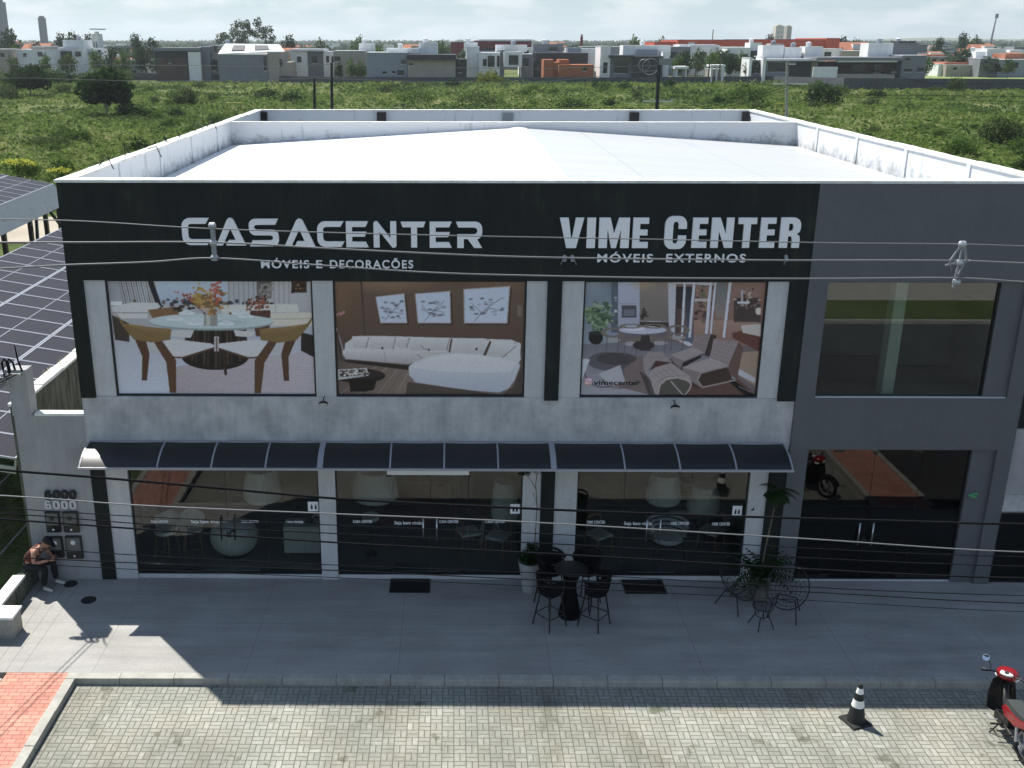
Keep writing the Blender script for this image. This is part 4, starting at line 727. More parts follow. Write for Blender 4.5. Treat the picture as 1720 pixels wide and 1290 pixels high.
for (x, dz) in ((aty(545, 670).x, 4.03), (aty(1131, 678).x, 3.97)):
    r = thing('floodlight', 'small round floodlight on the cement band under the %s' % ('jamb between the dining and sofa posters' if x < 0 else 'patio poster'), 'floodlight', (x, 0, dz), 0, 'floodlights on the cement band')
    MB().tube([(0, .0, .06), (0, -.12, .06), (0, -.16, .02)], .012, 6).build('bracket', M['frame'], r); MB().lathe([(.05, -.03), (.09, 0), (.09, .03)], (0, -.18, -.01), 16, (0, -.5, -.8)).build('lamp_body', M['frame'], r, smooth=.6); MB().lathe([(.07, .0), (.07, .004)], (0, -.195, -.035), 16, (0, -.5, -.8)).build('lens', M['white'], r)
for i, (u, du) in enumerate(((942, 6), (968, -7), (1317, 3))):
    p = aty(u, 444, -.03); q = aty(u+du, 430, -.25)
    r = thing('sign_spotlight', ('thin spotlight arm on the fascia under the first letter of VIME', 'thin spotlight arm leaning the other way beside the first arm under VIME', 'short pale spotlight on the fascia near the grey bay')[i], 'spotlight', (0, 0, 0), 0, 'sign spotlights')
    MB().tube([p, q], .012, 6).build('arm', M['galv'], r); MB().tube([q, q+Vector((.0, -.09, -.07))], .035, 10).build('lamp_head', M['galv'], r)
# ---------------------------------------------------------------- on the pavement: mats, bar set, pots, wire chairs
for (u0, u1, lab) in ((656, 723, 'black rubber doormat in front of the middle shop doors'), (1043, 1112, 'black rubber doormat between the bar stools and the wire chairs')):
    p = atz(u0, 974); q = atz(u1, 974); r = thing('doormat', lab, 'doormat', ((p.x+q.x)/2, -.24, .0), 0, 'black doormats')
    w = (q.x-p.x)/2; MB().box(-w, w, -.29, .29, 0, .014).build('mat_base', M['blackp'], r, bevel=.005)
    rb = MB()
    for i in range(22): x = -w+.03+i*(2*w-.06)/22; rb.box(x, x+.02, -.265, .265, .0135, .020)
    rb.build('mat_ribs', M['mat'], r)
def bar_stool():
    r = thing('bar_stool', '', 'bar stool', (0, 0, 0), 0, 'black wicker bar stools')
    MB().lathe([(.02, .70), (.19, .70), (.215, .715), (.215, .745), (.19, .765), (.02, .77)], n=22).build('seat', M['wicker'], r, smooth=.6)
    b = MB(); n = 18
    for j in range(5):   # woven wrap-around back, open at the front (+y is the front)
        z = .80+j*.065; R = .235+.012*j; pts = [(R*math.cos(a), R*math.sin(a), z+(.06 if j == 4 else .0)*-math.sin(a)) for a in [math.radians(180-25+ (230)*i/n) for i in range(n+1)]]
        b.tube(pts, .026 if j == 4 else .018, 6)
    for i in range(13):
        a = math.radians(160+220*i/12); b.tube([(.215*math.cos(a), .215*math.sin(a), .74), (.283*math.cos(a), .283*math.sin(a), 1.06)], .012, 5)
    sh = [];
    bk = MB(); vs = []; fs = []
    for i in range(n+1):
        a = math.radians(172+196*i/n)
        vs += [(.226*math.cos(a), .226*math.sin(a), .76), (.272*math.cos(a), .272*math.sin(a), 1.05-.06*math.sin(a)*0)]
    fs = [(2*i, 2*i+2, 2*i+3, 2*i+1) for i in range(n)]; b._add(vs, fs)
    b.build('backrest', M['wicker'], r)
    for (sx, sy) in ((1, 1), (-1, 1), (1, -1), (-1, -1)): MB().tube([(sx*.14, sy*.14, .70), (sx*.23, sy*.23, .0)], [.017, .014], 7).build('leg', M['frame'], r)
    fr = MB(); s = .205
    for (a, q) in (((s, s), (-s, s)), ((-s, s), (-s, -s)), ((-s, -s), (s, -s)), ((s, -s), (s, s))): fr.tube([(a[0], a[1], .26), (q[0], q[1], .26)], .012, 6)
    fr.build('footrest', M['frame'], r); return r
tx, ty = .36, -1.38
st = bar_stool(); sl = [(-.36, -1.70, -20, 'black wicker bar stool at the front of the set beside the white pot'), (.98-.06, -1.70, 20, 'black wicker bar stool at the front of the set on the side of the doormat'), (-.15, -.88, -150, 'black wicker bar stool behind the table next to the white planter'), (.86, -.92, 150, 'black wicker bar stool behind the table next to the doormat')]
st = st; pos_ = [(.0-.06, -1.72), (.80, -1.72), (.02, -.92), (.72, -.92)]
for i, ((x, y), (_, _, _, lab)) in enumerate(zip(pos_, sl)):
    o = st if i == 0 else copy_tree(st); d = math.atan2(ty-y, tx-x); relabel(o, lab, (x, y, 0), d-PI/2)
r = thing('bar_table', 'black wicker hourglass bar table among the four bar stools', 'table', (tx, ty, 0))
hp = [(.20, .0), (.215, .03), (.20, .12), (.15, .35), (.105, .60), (.11, .75), (.17, .93), (.24, 1.02)]
b = MB()
for i in range(26):
    a = 2*PI*i/26; b.tube([(R*math.cos(a+.9*h), R*math.sin(a+.9*h), h) for (R, h) in hp], .010, 5); b.tube([(R*math.cos(a-.9*h), R*math.sin(a-.9*h), h) for (R, h) in hp], .010, 5)
b.lathe([(R*.9, h) for (R, h) in hp], n=20); b.build('base', M['wicker'], r)
MB().lathe([(.02, 1.02), (.31, 1.02), (.325, 1.03), (.325, 1.045), (.31, 1.052), (.02, 1.052)], n=28).build('tabletop', M['blackp'], r, smooth=.6)
def wire_chair():
    r = thing('wire_chair', '', 'garden chair', (0, 0, 0), 0, 'round wire garden chairs')
    b = MB(); c0 = Vector((0, .0, .62)); tl = math.radians(38); ax = Vector((0, math.sin(tl)*-1, math.cos(tl)))*1; ax = Vector((0, -math.cos(tl)*.75, .62)).normalized()
    up = Vector((0, ax.z, -ax.y)); ri = Vector((1, 0, 0)); W, Hh = .40, .47; D = .22
    def P(a, k): k2 = k*k; return c0+ri*(W*math.cos(a)*k)+up*(Hh*math.sin(a)*k)-ax*(D*(1-k2))
    b.tube([P(2*PI*i/36, 1) for i in range(37)], .013, 6)
    for i in range(22): a = 2*PI*i/22; b.tube([P(a, k) for k in (.18, .4, .6, .8, 1)], .0045, 4)
    for k in (.18, .4, .6, .8): b.tube([P(2*PI*i/24, k) for i in range(25)], .005, 4)
    b.build('wire_shell', M['wire'], r)
    for (x, y, xt, yt) in ((-.28, -.30, -.20, -.16), (.28, -.30, .20, -.16), (-.24, .30, -.17, .13), (.24, .30, .17, .13)): MB().tube([(xt, yt, .42 if y < 0 else .36), (x, y, 0)], .013, 6).build('leg', M['wire'], r)
    MB().tube([(-.20, -.16, .40), (.20, -.16, .40), (.17, .13, .35), (-.17, .13, .35), (-.20, -.16, .40)], .011, 6).build('seat_frame', M['wire'], r); return r
w1 = wire_chair(); relabel(w1, 'round wire garden chair beside the shop jamb, partly behind the palm planter', (3.72, -.98, 0), math.radians(38))
w2 = copy_tree(w1); relabel(w2, 'round wire garden chair in front of the dark glass doors', (4.62, -1.30, 0), math.radians(-28))
r = thing('wire_side_table', 'small round wire side table in front of the palm planter', 'side table', (4.03, -1.74, 0), .3); b = MB()
b.ring((0, 0, .44), (0, 0, 1), .19, .011, 24, 6)
for k in (.05, .10, .145): b.ring((0, 0, .44), (0, 0, 1), k, .005, 20, 4)
for i in range(12): a = 2*PI*i/12; b.tube([(.03*math.cos(a), .03*math.sin(a), .44), (.19*math.cos(a), .19*math.sin(a), .44), (.13*math.cos(a), .13*math.sin(a), .26)], .005, 4)
b.ring((0, 0, .26), (0, 0, 1), .13, .008, 20, 5); b.build('tabletop', M['wire'], r)
for i in range(4): a = PI/4+PI/2*i; MB().tube([(.12*math.cos(a), .12*math.sin(a), .27), (.25*math.cos(a), .25*math.sin(a), 0)], .011, 6).build('leg', M['wire'], r)
# ---- foliage tools
def leaf_quads(blobs, n, size, seed, shell=.55, aspect=.5, droop=0.0):
    """n leaf faces spread through ellipsoid blobs (cx,cy,cz,rx,ry,rz), more of them near the outside"""
    R = np.random.RandomState(seed); w = np.array([b[3]*b[4]*b[5] for b in blobs])**.7; bi = R.choice(len(blobs), n, p=w/w.sum()); Bq = np.array(blobs)[bi]
    d = R.normal(size=(n, 3)); d /= np.linalg.norm(d, axis=1, keepdims=True); rad = np.where(R.rand(n) < shell, R.uniform(.8, 1.05, n), R.uniform(.25, .85, n))
    lump = 1+.18*np.sin(d[:, 0]*5+bi)+.14*np.sin(d[:, 1]*7+2*bi)+.1*np.sin(d[:, 2]*9)
    p = Bq[:, :3]+d*Bq[:, 3:6]*(rad*lump)[:, None]
    a = R.normal(size=(n, 3)); a[:, 2] -= droop; a /= np.linalg.norm(a, axis=1, keepdims=True); b = np.cross(a, R.normal(size=(n, 3))); b /= np.linalg.norm(b, axis=1, keepdims=True)
    s = (size*R.uniform(.6, 1.4, n))[:, None]; a *= s; b *= s*aspect
    co = np.stack([p-a, p+b*.9, p+a, p-b*.9], 1).reshape(-1, 3); return co, np.arange(4*n).reshape(n, 4)
def leaf_obj(name, blobs, n, size, seed, m, parent=None, **kw):
    co, f = leaf_quads(blobs, n, size, seed, **kw); me = np_mesh(name, co, f); me.materials.append(m); o = bpy.data.objects.new(name, me); C.objects.link(o); o.parent = parent; return o
def frond_mesh(mb, base, az, el, L, w, n=12, drop=.9, leaflets=True):
    p = Vector(base); d = Vector((math.cos(az)*math.cos(el), math.sin(az)*math.cos(el), math.sin(el))); pts = [p.copy()]
    for i in range(n): d = (d+Vector((0, 0, -drop/n))).normalized(); p = p+d*(L/n); pts.append(p.copy())
    mb.tube(pts, [.008*(1-i/(n+1))+.002 for i in range(n+1)], 4)
    for i in range(2, n):
        t = (pts[i+1]-pts[i]).normalized() if i < n else t; s = t.cross(Vector((0, 0, 1))).normalized(); k = w*math.sin(PI*min(1, (i+.6)/(n+.6)))
        for sg in (1, -1): q = pts[i]; e = q+s*sg*k+t*k*.6+Vector((0, 0, -k*.35)); mb.quad(q-t*.02, q+t*.035, e)
# palm by the grey bay
r = thing('potted_palm', 'slender palm in a grey pot reaching up to the awning end', 'potted palm', (4.26, -.72, 0))
pt = MB().lathe([(.14, 0), (.19, .04), (.21, .30), (.20, .52), (.215, .54), (.215, .57), (.17, .57), (.17, .50)], n=20).build('pot', M['potg'], r, smooth=.6)
MB().lathe([(.171, .50), (.01, .51)], n=16).build('soil', M['bark'], r)
MB().tube([(0, 0, .5), (.03, .0, 1.1), (.10, -.01, 1.8), (.16, 0, 2.45)], [.022, .019, .016, .014], 8).build('trunk', M['bark'], r)
f = MB(); random.seed(11)
for i in range(13): frond_mesh(f, (.16, 0, 2.42), 2*PI*i/13+random.uniform(-.2, .2), random.uniform(-.3, .7), random.uniform(.3, .5), .11, 10, 1.6)
f.build('crown', M['leafd'], r)
f = MB()
for i in range(30): frond_mesh(f, (random.uniform(-.1, .1), random.uniform(-.1, .1), .52), 2*PI*i/30+random.uniform(-.3, .3), random.uniform(.5, 1.35), random.uniform(.5, .95), .13, 10, 1.5)
f.build('foliage', M['leafd'], r)
# small tree in the white vase
r = thing('potted_tree', 'thin bare stemmed tree with a bushy foot in a tall white pot', 'potted tree', (-.36, -.42, 0))
MB().lathe([(.13, 0), (.15, .02), (.19, .35), (.235, .62), (.25, .66), (.25, .69), (.205, .69), (.2, .62)], n=22).build('pot', M['potw'], r, smooth=.6)
MB().lathe([(.2, .62), (.01, .63)], n=16).build('soil', M['bark'], r)
tr = MB().tube([(.04, 0, .6), (.09, .05, 1.2), (.11, .08, 1.9), (.07, .08, 2.35), (.10, .08, 2.75)], [.014, .013, .012, .01, .008], 6); tr.tube([(.08, .08, 2.25), (-.06, .05, 2.5), (-.15, .0, 2.62)], [.010, .007, .005], 5); tr.tube([(.11, .08, 1.9), (.02, .02, 2.2)], .006, 5); tr.build('trunk', M['bark'], r)
leaf_obj('foliage', [(0, 0, .80, .22, .22, .20), (-.12, -.05, .78, .16, .14, .14), (.12, .02, .84, .16, .16, .18), (0, .0, 1.0, .1, .1, .12)], 900, .034, 5, M['leafd'], r)
leaf_obj('crown', [(.10, .08, 2.72, .2, .16, .10), (-.15, 0, 2.66, .13, .12, .08)], 260, .034, 6, M['leafd'], r)
# ---------------------------------------------------------------- furniture seen through the glass
def counter_chair():
    r = thing('counter_chair', '', 'counter chair', (0, 0, .085), 0, 'pale counter chairs inside the shop')
    MB().lathe([(.03, .58), (.22, .58), (.25, .61), (.24, .66), (.03, .67)], n=20).build('seat', M['cream'], r, smooth=.7)
    b = MB(); vs = []; fs = []; n = 14
    for i in range(n+1):
        a = math.radians(190+160*i/n); h = .98-.10*abs(i-n/2)/(n/2)
        vs += [(.24*math.cos(a), .24*math.sin(a), .66), (.28*math.cos(a), .28*math.sin(a), h), (.31*math.cos(a), .31*math.sin(a), h), (.27*math.cos(a), .27*math.sin(a), .66)]
    for i in range(n): fs += [(4*i+j, 4*i+4+j, 4*i+4+(j+1) % 4, 4*i+(j+1) % 4) for j in range(4)]
    b._add(vs, fs+[(0, 1, 2, 3), (4*n+3, 4*n+2, 4*n+1, 4*n)]).build('backrest', M['cream'], r, smooth=.8)
    for (sx, sy) in ((1, 1), (-1, 1), (1, -1), (-1, -1)): MB().tube([(sx*.14, sy*.14, .58), (sx*.20, sy*.20, 0)], [.018, .012], 6).build('leg', M['wood'], r)
    MB().tube([(.18, .18, .2), (-.18, .18, .2), (-.18, -.18, .2), (.18, -.18, .2), (.18, .18, .2)], .008, 5).build('footrest', M['wood'], r); return r
ca = counter_chair(); relabel(ca, 'pale counter chair inside the shop nearest the black corner pilaster', (-8.16, .85, .085), PI*.9)
cb_ = copy_tree(ca); relabel(cb_, 'pale counter chair inside the shop next to the white tub chair', (-7.62, .95, .085), PI*1.1)
r = thing('tub_chair', 'large white rounded tub chair behind the doors with black handles', 'tub chair', (-6.70, .95, .085))
MB().ell((0, 0, .42), (.52, .45, .40), 24, 14, lambda d: 1+.12*max(0, d.z)).build('shell', M['cream'], r, smooth=True); MB().ell((0, -.12, .66), (.38, .33, .12), 18, 8).build('seat_cushion', M['white'], r, smooth=True); MB().ell((.05, -.36, .73), (.05, .03, .05), 8, 6).build('button', M['blackp'], r)
MB().lathe([(.25, 0), (.3, .03), (.3, .06)], n=20).build('base', M['blackp'], r)
r = thing('low_cabinet', 'pale low cabinet inside the shop under the square window sticker', 'cabinet', (-5.12, 1.0, .085)); MB().box(-.48, .42, -.2, .25, .12, .74).build('carcass', M['cream'], r, bevel=.01); MB().box(-.47, -.03, -.222, -.203, .14, .72).build('door', M['cream'], r); MB().box(-.02, .41, -.222, -.203, .14, .72).build('door', M['cream'], r)
for x in (-.42, .36):
    MB().box(x, x+.04, -.16, .2, 0, .118).build('leg', M['wood'], r)
r = thing('table_ornament', 'dark ornament with a pale ring standing on the low cabinet', 'ornament', (-5.05, 1.0, .83)); MB().lathe([(.06, 0), (.10, .06), (.04, .16), (.05, .2)], n=14).build('vase_body', M['blackp'], r, smooth=True); MB().ring((.14, 0, .1), (0, 1, 0), .09, .015).build('ring', M['cream'], r); MB().box(.08, .2, -.05, .05, 0, .012).build('ring_foot', M['blackp'], r)
def dining_chair():
    r = thing('dining_chair', '', 'dining chair', (0, 0, .085), 0, 'wooden dining chairs inside the shop')
    MB().box(-.22, .22, -.22, .22, .43, .49).build('seat', M['cream'], r, bevel=.02); MB().tube([(-.21, .2, .78), (-.12, .25, .82), (.12, .25, .82), (.21, .2, .78)], .035, 8).build('backrest', M['wood'], r)
    for (sx, sy) in ((1, 1), (-1, 1), (1, -1), (-1, -1)): MB().tube([(sx*.19, sy*.19, .78 if sy > 0 else .43), (sx*.2, sy*.2, .43), (sx*.22, sy*.22, 0)], .018, 6).build('leg', M['wood'], r)
    return r
dc = dining_chair(); relabel(dc, 'wooden dining chair inside the middle shop nearest its steel handles', (-1.60, 1.2, .085), 1.9)
for lab, p, rz in (('wooden dining chair inside the middle shop nearest the potted tree', (-.95, 1.0, .085), -.5), ('wooden dining chair behind the VIME glass beside the bar stools', (1.25, 1.1, .085), .6), ('wooden dining chair behind the VIME glass nearest the palm', (3.75, 1.3, .085), -.7)): relabel(copy_tree(dc), lab, p, rz)
r = thing('round_dining_table', 'small round table with white legs inside the middle shop', 'table', (-1.15, 1.75, .085)); MB().lathe([(.02, .72), (.48, .72), (.5, .735), (.48, .75), (.02, .75)], n=26).build('tabletop', M['wood'], r, smooth=.6)
for i in range(3): a = 2*PI*i/3; MB().tube([(.1*math.cos(a), .1*math.sin(a), .72), (.32*math.cos(a), .32*math.sin(a), 0)], .022, 6).build('leg', M['cream'], r)
r = thing('glass_bowl', 'pale glass bowl on a dark stand inside the middle shop', 'bowl', (-3.72, 1.0, .085)); MB().lathe([(.15, .0), (.05, .03), (.04, .75), (.12, .78)], n=14).build('stand', M['blackp'], r); MB().lathe([(.06, .79), (.18, .85), (.2, .93), (.185, .93), (.16, .86), (.04, .80)], n=20).build('bowl_body', M['cream'], r, smooth=True)
r = thing('red_sofa', 'dim dark red sofa deep inside the middle shop', 'sofa', (-2.9, 2.6, .085)); msofa = plain('dark_red_fabric', (.10, .02, .018), .9, .1)
MB().box(-.9, .9, -.4, .4, .1, .42).build('seat', msofa, r, bevel=.05); MB().box(-.9, .9, .3, .55, .425, .85).build('backrest', msofa, r, bevel=.05); MB().box(-1.05, -.9, -.4, .5, .1, .6).box(.9, 1.05, -.4, .5, .1, .6).build('armrest', msofa, r, bevel=.04)
r = thing('rattan_armchair', 'white armchair with dark woven bands behind the VIME glass', 'armchair', (2.72, 1.0, .085), .25)
MB().lathe([(.03, .38), (.30, .38), (.34, .42), (.32, .50), (.03, .52)], n=22).build('seat', M['white'], r, smooth=.7)
for j in range(4):
    R_ = .37+.02*j; z = .48+.10*j; n = 20
    MB().tube([(R_*math.cos(math.radians(-20+220*i/n)), R_*math.sin(math.radians(-20+220*i/n)), z) for i in range(n+1)], .035, 8).build('backrest_band', M['cream'] if j % 2 == 0 else M['white'], r, smooth=True)
for (sx, sy) in ((1, 1), (-1, 1), (1, -1), (-1, -1)): MB().tube([(sx*.24, sy*.24, .38), (sx*.30, sy*.30, 0)], .014, 6).build('leg', M['blackp'], r)
r = thing('upright_lounge_chair', 'tall pale banded lounge chair behind the white banded armchair', 'lounge chair', (3.25, 1.9, .085)); 
for j in range(6): MB().tube([(-.3, .1*j-.1, .45+.13*j), (0, .1*j-.04, .45+.13*j), (.3, .1*j-.1, .45+.13*j)], .05, 8).build('back_band', M['cream'] if j % 2 else M['blackp'], r, smooth=True)
for (sx, sy) in ((1, 1), (-1, 1), (1, -1), (-1, -1)): MB().tube([(sx*.27, sy*.24, .45), (sx*.3, sy*.3, 0)], .016, 6).build('leg', M['blackp'], r)
for (pu, pv_, y, rx, rz, lab) in ((440, 812, 1.3, .42, .34, 'large pale hanging lamp inside the shop above the white tub chair'), (630, 812, 1.2, .50, .32, 'large pale hanging lamp inside the middle shop near the first jamb'), (848, 838, 1.3, .30, .42, 'large pale hanging lamp inside the middle shop above the small round table'), (1115, 818, 1.2, .38, .32, 'square shouldered pale hanging lamp behind the VIME glass'), (1182, 836, 1.5, .36, .30, 'pale hanging lamp behind the VIME glass nearest the palm')):
    x, z = aty(pu, pv_, y).x, aty(pu, pv_, y).z; r = thing('pendant_lamp', lab, 'pendant lamp', (x, y, z), 0, 'pale hanging lamps inside the shop')
    MB().lathe([(rx*.72, rz), (rx*.86, rz*.55), (rx*.97, -rz*.3), (rx, -rz*.85), (rx*.93, -rz), (rx*.9, -rz*.9)], n=22).build('lamp_shade', M['cream'], r, smooth=.8); MB().tube([(0, 0, rz), (0, 0, ZB+.02-z)], .01, 5).build('lamp_cord', M['cable'], r)
# ---------------------------------------------------------------- meter wall, post, boundary walls
r = thing('meter_wall', 'grey rendered wall with a sunlit cap and a tall end post beside the shop', 'wall', (0, 0, 0))
MB().box(-10.72, XL-.001, .0, .18, 0, 3.66).build('wall_panel', M['wallgrey'], r)
MB().box(-10.30, XL-.001, -.012, .20, 3.66, 3.71).build('wall_cap', M['capwhite'], r)
MB().box(-10.74, -10.36, -.01, .30, 3.661, 4.62).build('end_post', M['wallgrey'], r)
ml = ((81, 858, 100, 892), (110, 858, 131, 892), (86, 900, 105, 934), (115, 899, 137, 936)); md = (('upper', 'corner post'), ('upper', 'shop pilaster'), ('lower', 'seated person'), ('lower', 'shop pilaster'))
for (q, (h, side)) in zip(ml, md):
    a, b = aty(q[0], q[3]), aty(q[2], q[1]); r = thing('meter_box', '%s grey electricity meter box on the %s of the meter wall' % (h, {'corner post': 'outer side', 'shop pilaster': 'shop side', 'seated person': 'outer side behind the person'}[side]), 'meter box', (0, 0, 0), 0, 'electricity meter boxes')
    MB().box(a.x, b.x, -.075, -.002, a.z, b.z).build('case', M['frame'], r, bevel=.012); MB().box(a.x+.025, b.x-.025, -.082, -.0755, a.z+.17, b.z-.03).build('cover', M['potg'], r)
    MB().lathe([(.05, 0), (.05, .012), (.04, .016)], ((a.x+b.x)/2, -.083, b.z-.13), 14, (0, -1, 0)).build('dial', M['dial'] if h == 'lower' else M['frame'], r); MB().box((a.x+b.x)/2-.02, (a.x+b.x)/2+.02, -.086, -.0825, a.z+.05, a.z+.09).build('seal', M['dial'], r)
r = thing('boundary_wall', 'mouldy rendered boundary wall with a weedy white coping along the side yard', 'wall', (0, 0, 0))
MB().box(-10.92, -10.74, .31, 30, 0, 3.74).build('wall_panel', M['mould'], r); cp = MB(); random.seed(8)
for i in range(24): cp.box(-10.96, -10.70, .31+i*1.237, .31+i*1.237+1.22, 3.74, 3.79+random.uniform(0, .025))
cp.build('coping', M['capwhite'], r)
leaf_obj('coping_weeds', [(-10.86, y, 3.84, .12, .3, .10) for y in (1.0, 2.3, 3.2, 4.6, 6)], 160, .05, 9, leaf_mat('dry_weed', (.20, .18, .10), (.42, .40, .28), 2), r, aspect=.14)
r = thing('service_bracket', 'cluster of insulators and looped cables on top of the meter wall post', 'service bracket', (-10.55, -.02, 4.62))
MB().box(-.24, -.20, -.05, .02, -.36, .02).box(-.30, .10, -.05, -.012, -.12, -.06).build('bracket_plate', M['galv'], r)
for x in (-.30, -.22): MB().lathe([(.03, -.06), (.06, -.04), (.04, 0), (.06, .04), (.03, .06)], (x, -.09, -.16), 12, (0, -1, 0)).build('insulator', M['insul'], r, smooth=True)
MB().ring((-.33, -.12, -.24), (.2, -1, .1), .09, .022, 18, 7).ring((-.30, -.10, -.20), (.4, -1, .3), .07, .015, 18, 7).build('cable_coil', M['cablegrey'], r)
for x in (-.12, -.02): MB().tube([(x-.1, -.03, -.1), (x-.12, -.04, .16), (x-.07, -.04, .24), (x, -.04, .17), (x+.02, -.03, .0)], .022, 7).build('cable_loop', M['cable'], r)
MB().tube([(.12, .0, -.02), (.07, -.01, .22), (.05, -.02, .52)], [.02, .018, .010], 7).build('conduit', M['cable'], r)
r = thing('low_planter_wall', 'low weathered white kerb wall with a square stub on which the person sits', 'low wall', (0, 0, 0))
MB().box(-10.86, -10.67, -3.42, -.02, -.1, .40).build('wall_panel', M['mould'], r); MB().box(-10.70-.19, -10.64, -3.44, -.68, .401, .46).build('coping', M['capwhite'], r, bevel=.01)
MB().box(-10.669, -10.25, -2.32, -1.92, -.1, .42).build('stub', M['kerb'], r); MB().box(-10.63, -10.22, -2.35, -1.89, .421, .475).build('stub_cap', M['capwhite'], r, bevel=.01)
leaf_obj('verge_weeds', [(-10.6-i*.3, -4.2-i*.7, .05, .5, .6, .2) for i in range(6)], 500, .07, 12, M['weeds'], None, aspect=.25); tag(bpy.data.objects['verge_weeds'], kind='stuff')
# ---------------------------------------------------------------- seated person
def skin_mesh(name, pts, edges, radii, m, parent=None, sub=2, root=0):
    me = bpy.data.meshes.new(name); me.from_pydata([tuple(p) for p in pts], edges, []); o = bpy.data.objects.new(name, me); C.objects.link(o)
    o.modifiers.new('skin', 'SKIN'); s = o.modifiers.new('sub', 'SUBSURF'); s.levels = sub; s.render_levels = sub
    for i, (v, q) in enumerate(zip(me.skin_vertices[0].data, radii)): v.radius = (q, q) if not isinstance(q, tuple) else q; v.use_root = (i == root)
    dg = bpy.context.evaluated_depsgraph_get(); nm = bpy.data.meshes.new_from_object(o.evaluated_get(dg)); nm.name = name; bpy.data.objects.remove(o)
    nm.materials.clear(); nm.materials.append(m); nm.shade_smooth(); o = bpy.data.objects.new(name, nm); C.objects.link(o); o.parent = parent; return o
pr = thing('person', 'person in a maroon sleeveless top, black cap and white shoes, sitting bent over a phone', 'person', (-10.66, -.34, 0), math.radians(-8))
V = Vector
J = dict(pel=V((-.06, 0, .53)), wst=V((.03, 0, .68)), chest=V((.19, 0, .85)), neck=V((.32, 0, .97)), hb=V((.375, 0, 1.01)))
rs, ls = V((.23, -.19, .91)), V((.23, .19, .91)); re_, le = V((.25, -.27, .70)), V((.30, .24, .70)); rh, lh = V((.49, -.10, .70)), V((.50, .06, .70))
rhip, lhip, rk, lk, ra, la = V((-.02, -.10, .52)), V((-.02, .10, .52)), V((.40, -.13, .53)), V((.42, .15, .53)), V((.33, -.14, .10)), V((.42, .19, .10))
pts = [J['pel'], J['wst'], J['chest'], J['neck'], J['hb'], rs, re_, rh, ls, le, lh, rhip, rk, ra, lhip, lk, la]
ed = [(0, 1), (1, 2), (2, 3), (3, 4), (2, 5), (5, 6), (6, 7), (2, 8), (8, 9), (9, 10), (0, 11), (11, 12), (12, 13), (0, 14), (14, 15), (15, 16)]
rad = [.12, .115, .135, .06, .055, .062, .044, .027, .062, .044, .027, .09, .062, .04, .09, .062, .04]
body = skin_mesh('body', pts, ed, rad, M['skin'], pr)
hd = MB().ell((0, 0, 0), (.092, .075, .115), 18, 14, lambda d: 1-.10*max(0, -d.z)*max(0, -d.x)).ell((.088, 0, -.02), (.022, .014, .026), 8, 6).ell((0, .076, -.015), (.02, .012, .032), 8, 6).ell((0, -.076, -.015), (.02, .012, .032), 8, 6).ell((.076, 0, -.068), (.014, .028, .008), 8, 6)
hd = hd.build('head', M['skin'], pr, smooth=True); hd.location = (.435, 0, 1.06); hd.rotation_euler = (0, math.radians(42), 0)
ey = MB().ell((.083, .03, .012), (.010, .014, .007), 8, 6).ell((.083, -.03, .012), (.010, .014, .007), 8, 6).build('eyes', M['ink'], hd)
MB().ell((-.012, 0, .012), (.099, .084, .108), 18, 10, lambda d: 1 if d.z > -.1 else .86).build('hair', M['capm'], hd, smooth=True)
cpb = MB().ell((-.004, 0, .055), (.108, .092, .078), 18, 10).hexa([(.06, -.075, .050), (.19, -.045, .035), (.19, .045, .035), (.06, .075, .050)], [(.06, -.075, .066), (.19, -.045, .047), (.19, .045, .047), (.06, .075, .066)]).build('cap', M['capm'], hd, smooth=.7)
skin_mesh('sleeveless_top', [J['pel']+V((0, 0, .03)), J['wst'], J['chest'], J['chest']+V((.09, 0, .09)), J['chest']+V((.04, -.14, .05)), J['chest']+V((.04, .14, .05))], [(0, 1), (1, 2), (2, 3), (2, 4), (2, 5)], [.138, .135, .155, .085, .082, .082], M['shirt'], pr)
skin_mesh('trousers', [J['pel'], rhip, rk, ra+V((0, 0, .02)), lhip, lk, la+V((0, 0, .02)), J['pel']+V((.03, 0, .09))], [(0, 1), (1, 2), (2, 3), (0, 4), (4, 5), (5, 6), (0, 7)], [.135, .104, .078, .058, .104, .078, .058, .13], M['trouser'], pr)
for (a_, s) in ((ra, -1), (la, 1)):
    sh = skin_mesh('shoe', [a_+V((-.03, 0, -.03)), a_+V((.06, 0, -.055)), a_+V((.15, s*.01, -.068)), a_+V((.19, s*.01, -.072))], [(0, 1), (1, 2), (2, 3)], [.045, .043, .036, .026], M['shoe'], pr, 1)
for (h, s) in ((rh, 1), (lh, -1)):
    hp_ = [h, h+V((.06, s*.02, .015))]; hed = [(0, 1)]; hr = [.026, (.034, .018)]
    for kf in range(4):
        b0 = h+V((.085+.008*(1.5-abs(kf-1.5)), s*.02, .018-.017*kf+.02)); i0 = len(hp_); L_ = (.036, .042, .039, .030)[kf]
        hp_ += [b0, b0+V((L_*.7, s*.018, .004)), b0+V((L_*.75, s*.045, .008))]; hed += [(1, i0), (i0, i0+1), (i0+1, i0+2)]; hr += [.009, .0085, .007]
    i0 = len(hp_); hp_ += [h+V((.045, s*.025, .045)), h+V((.08, s*.035, .062))]; hed += [(1, i0), (i0, i0+1)]; hr += [.011, .009]
    skin_mesh('hand', hp_, hed, hr, M['skin'], pr, 1)
ph = tag(MB().box(-.04, .04, -.006, .006, -.075, .075).build('phone', M['blackp'], None, bevel=.004), 'dark phone held in both hands of the seated person', 'phone'); ph.location = pr.matrix_basis @ V((.60, -.01, .735)); ph.rotation_euler = (math.radians(0), math.radians(35), math.radians(82))
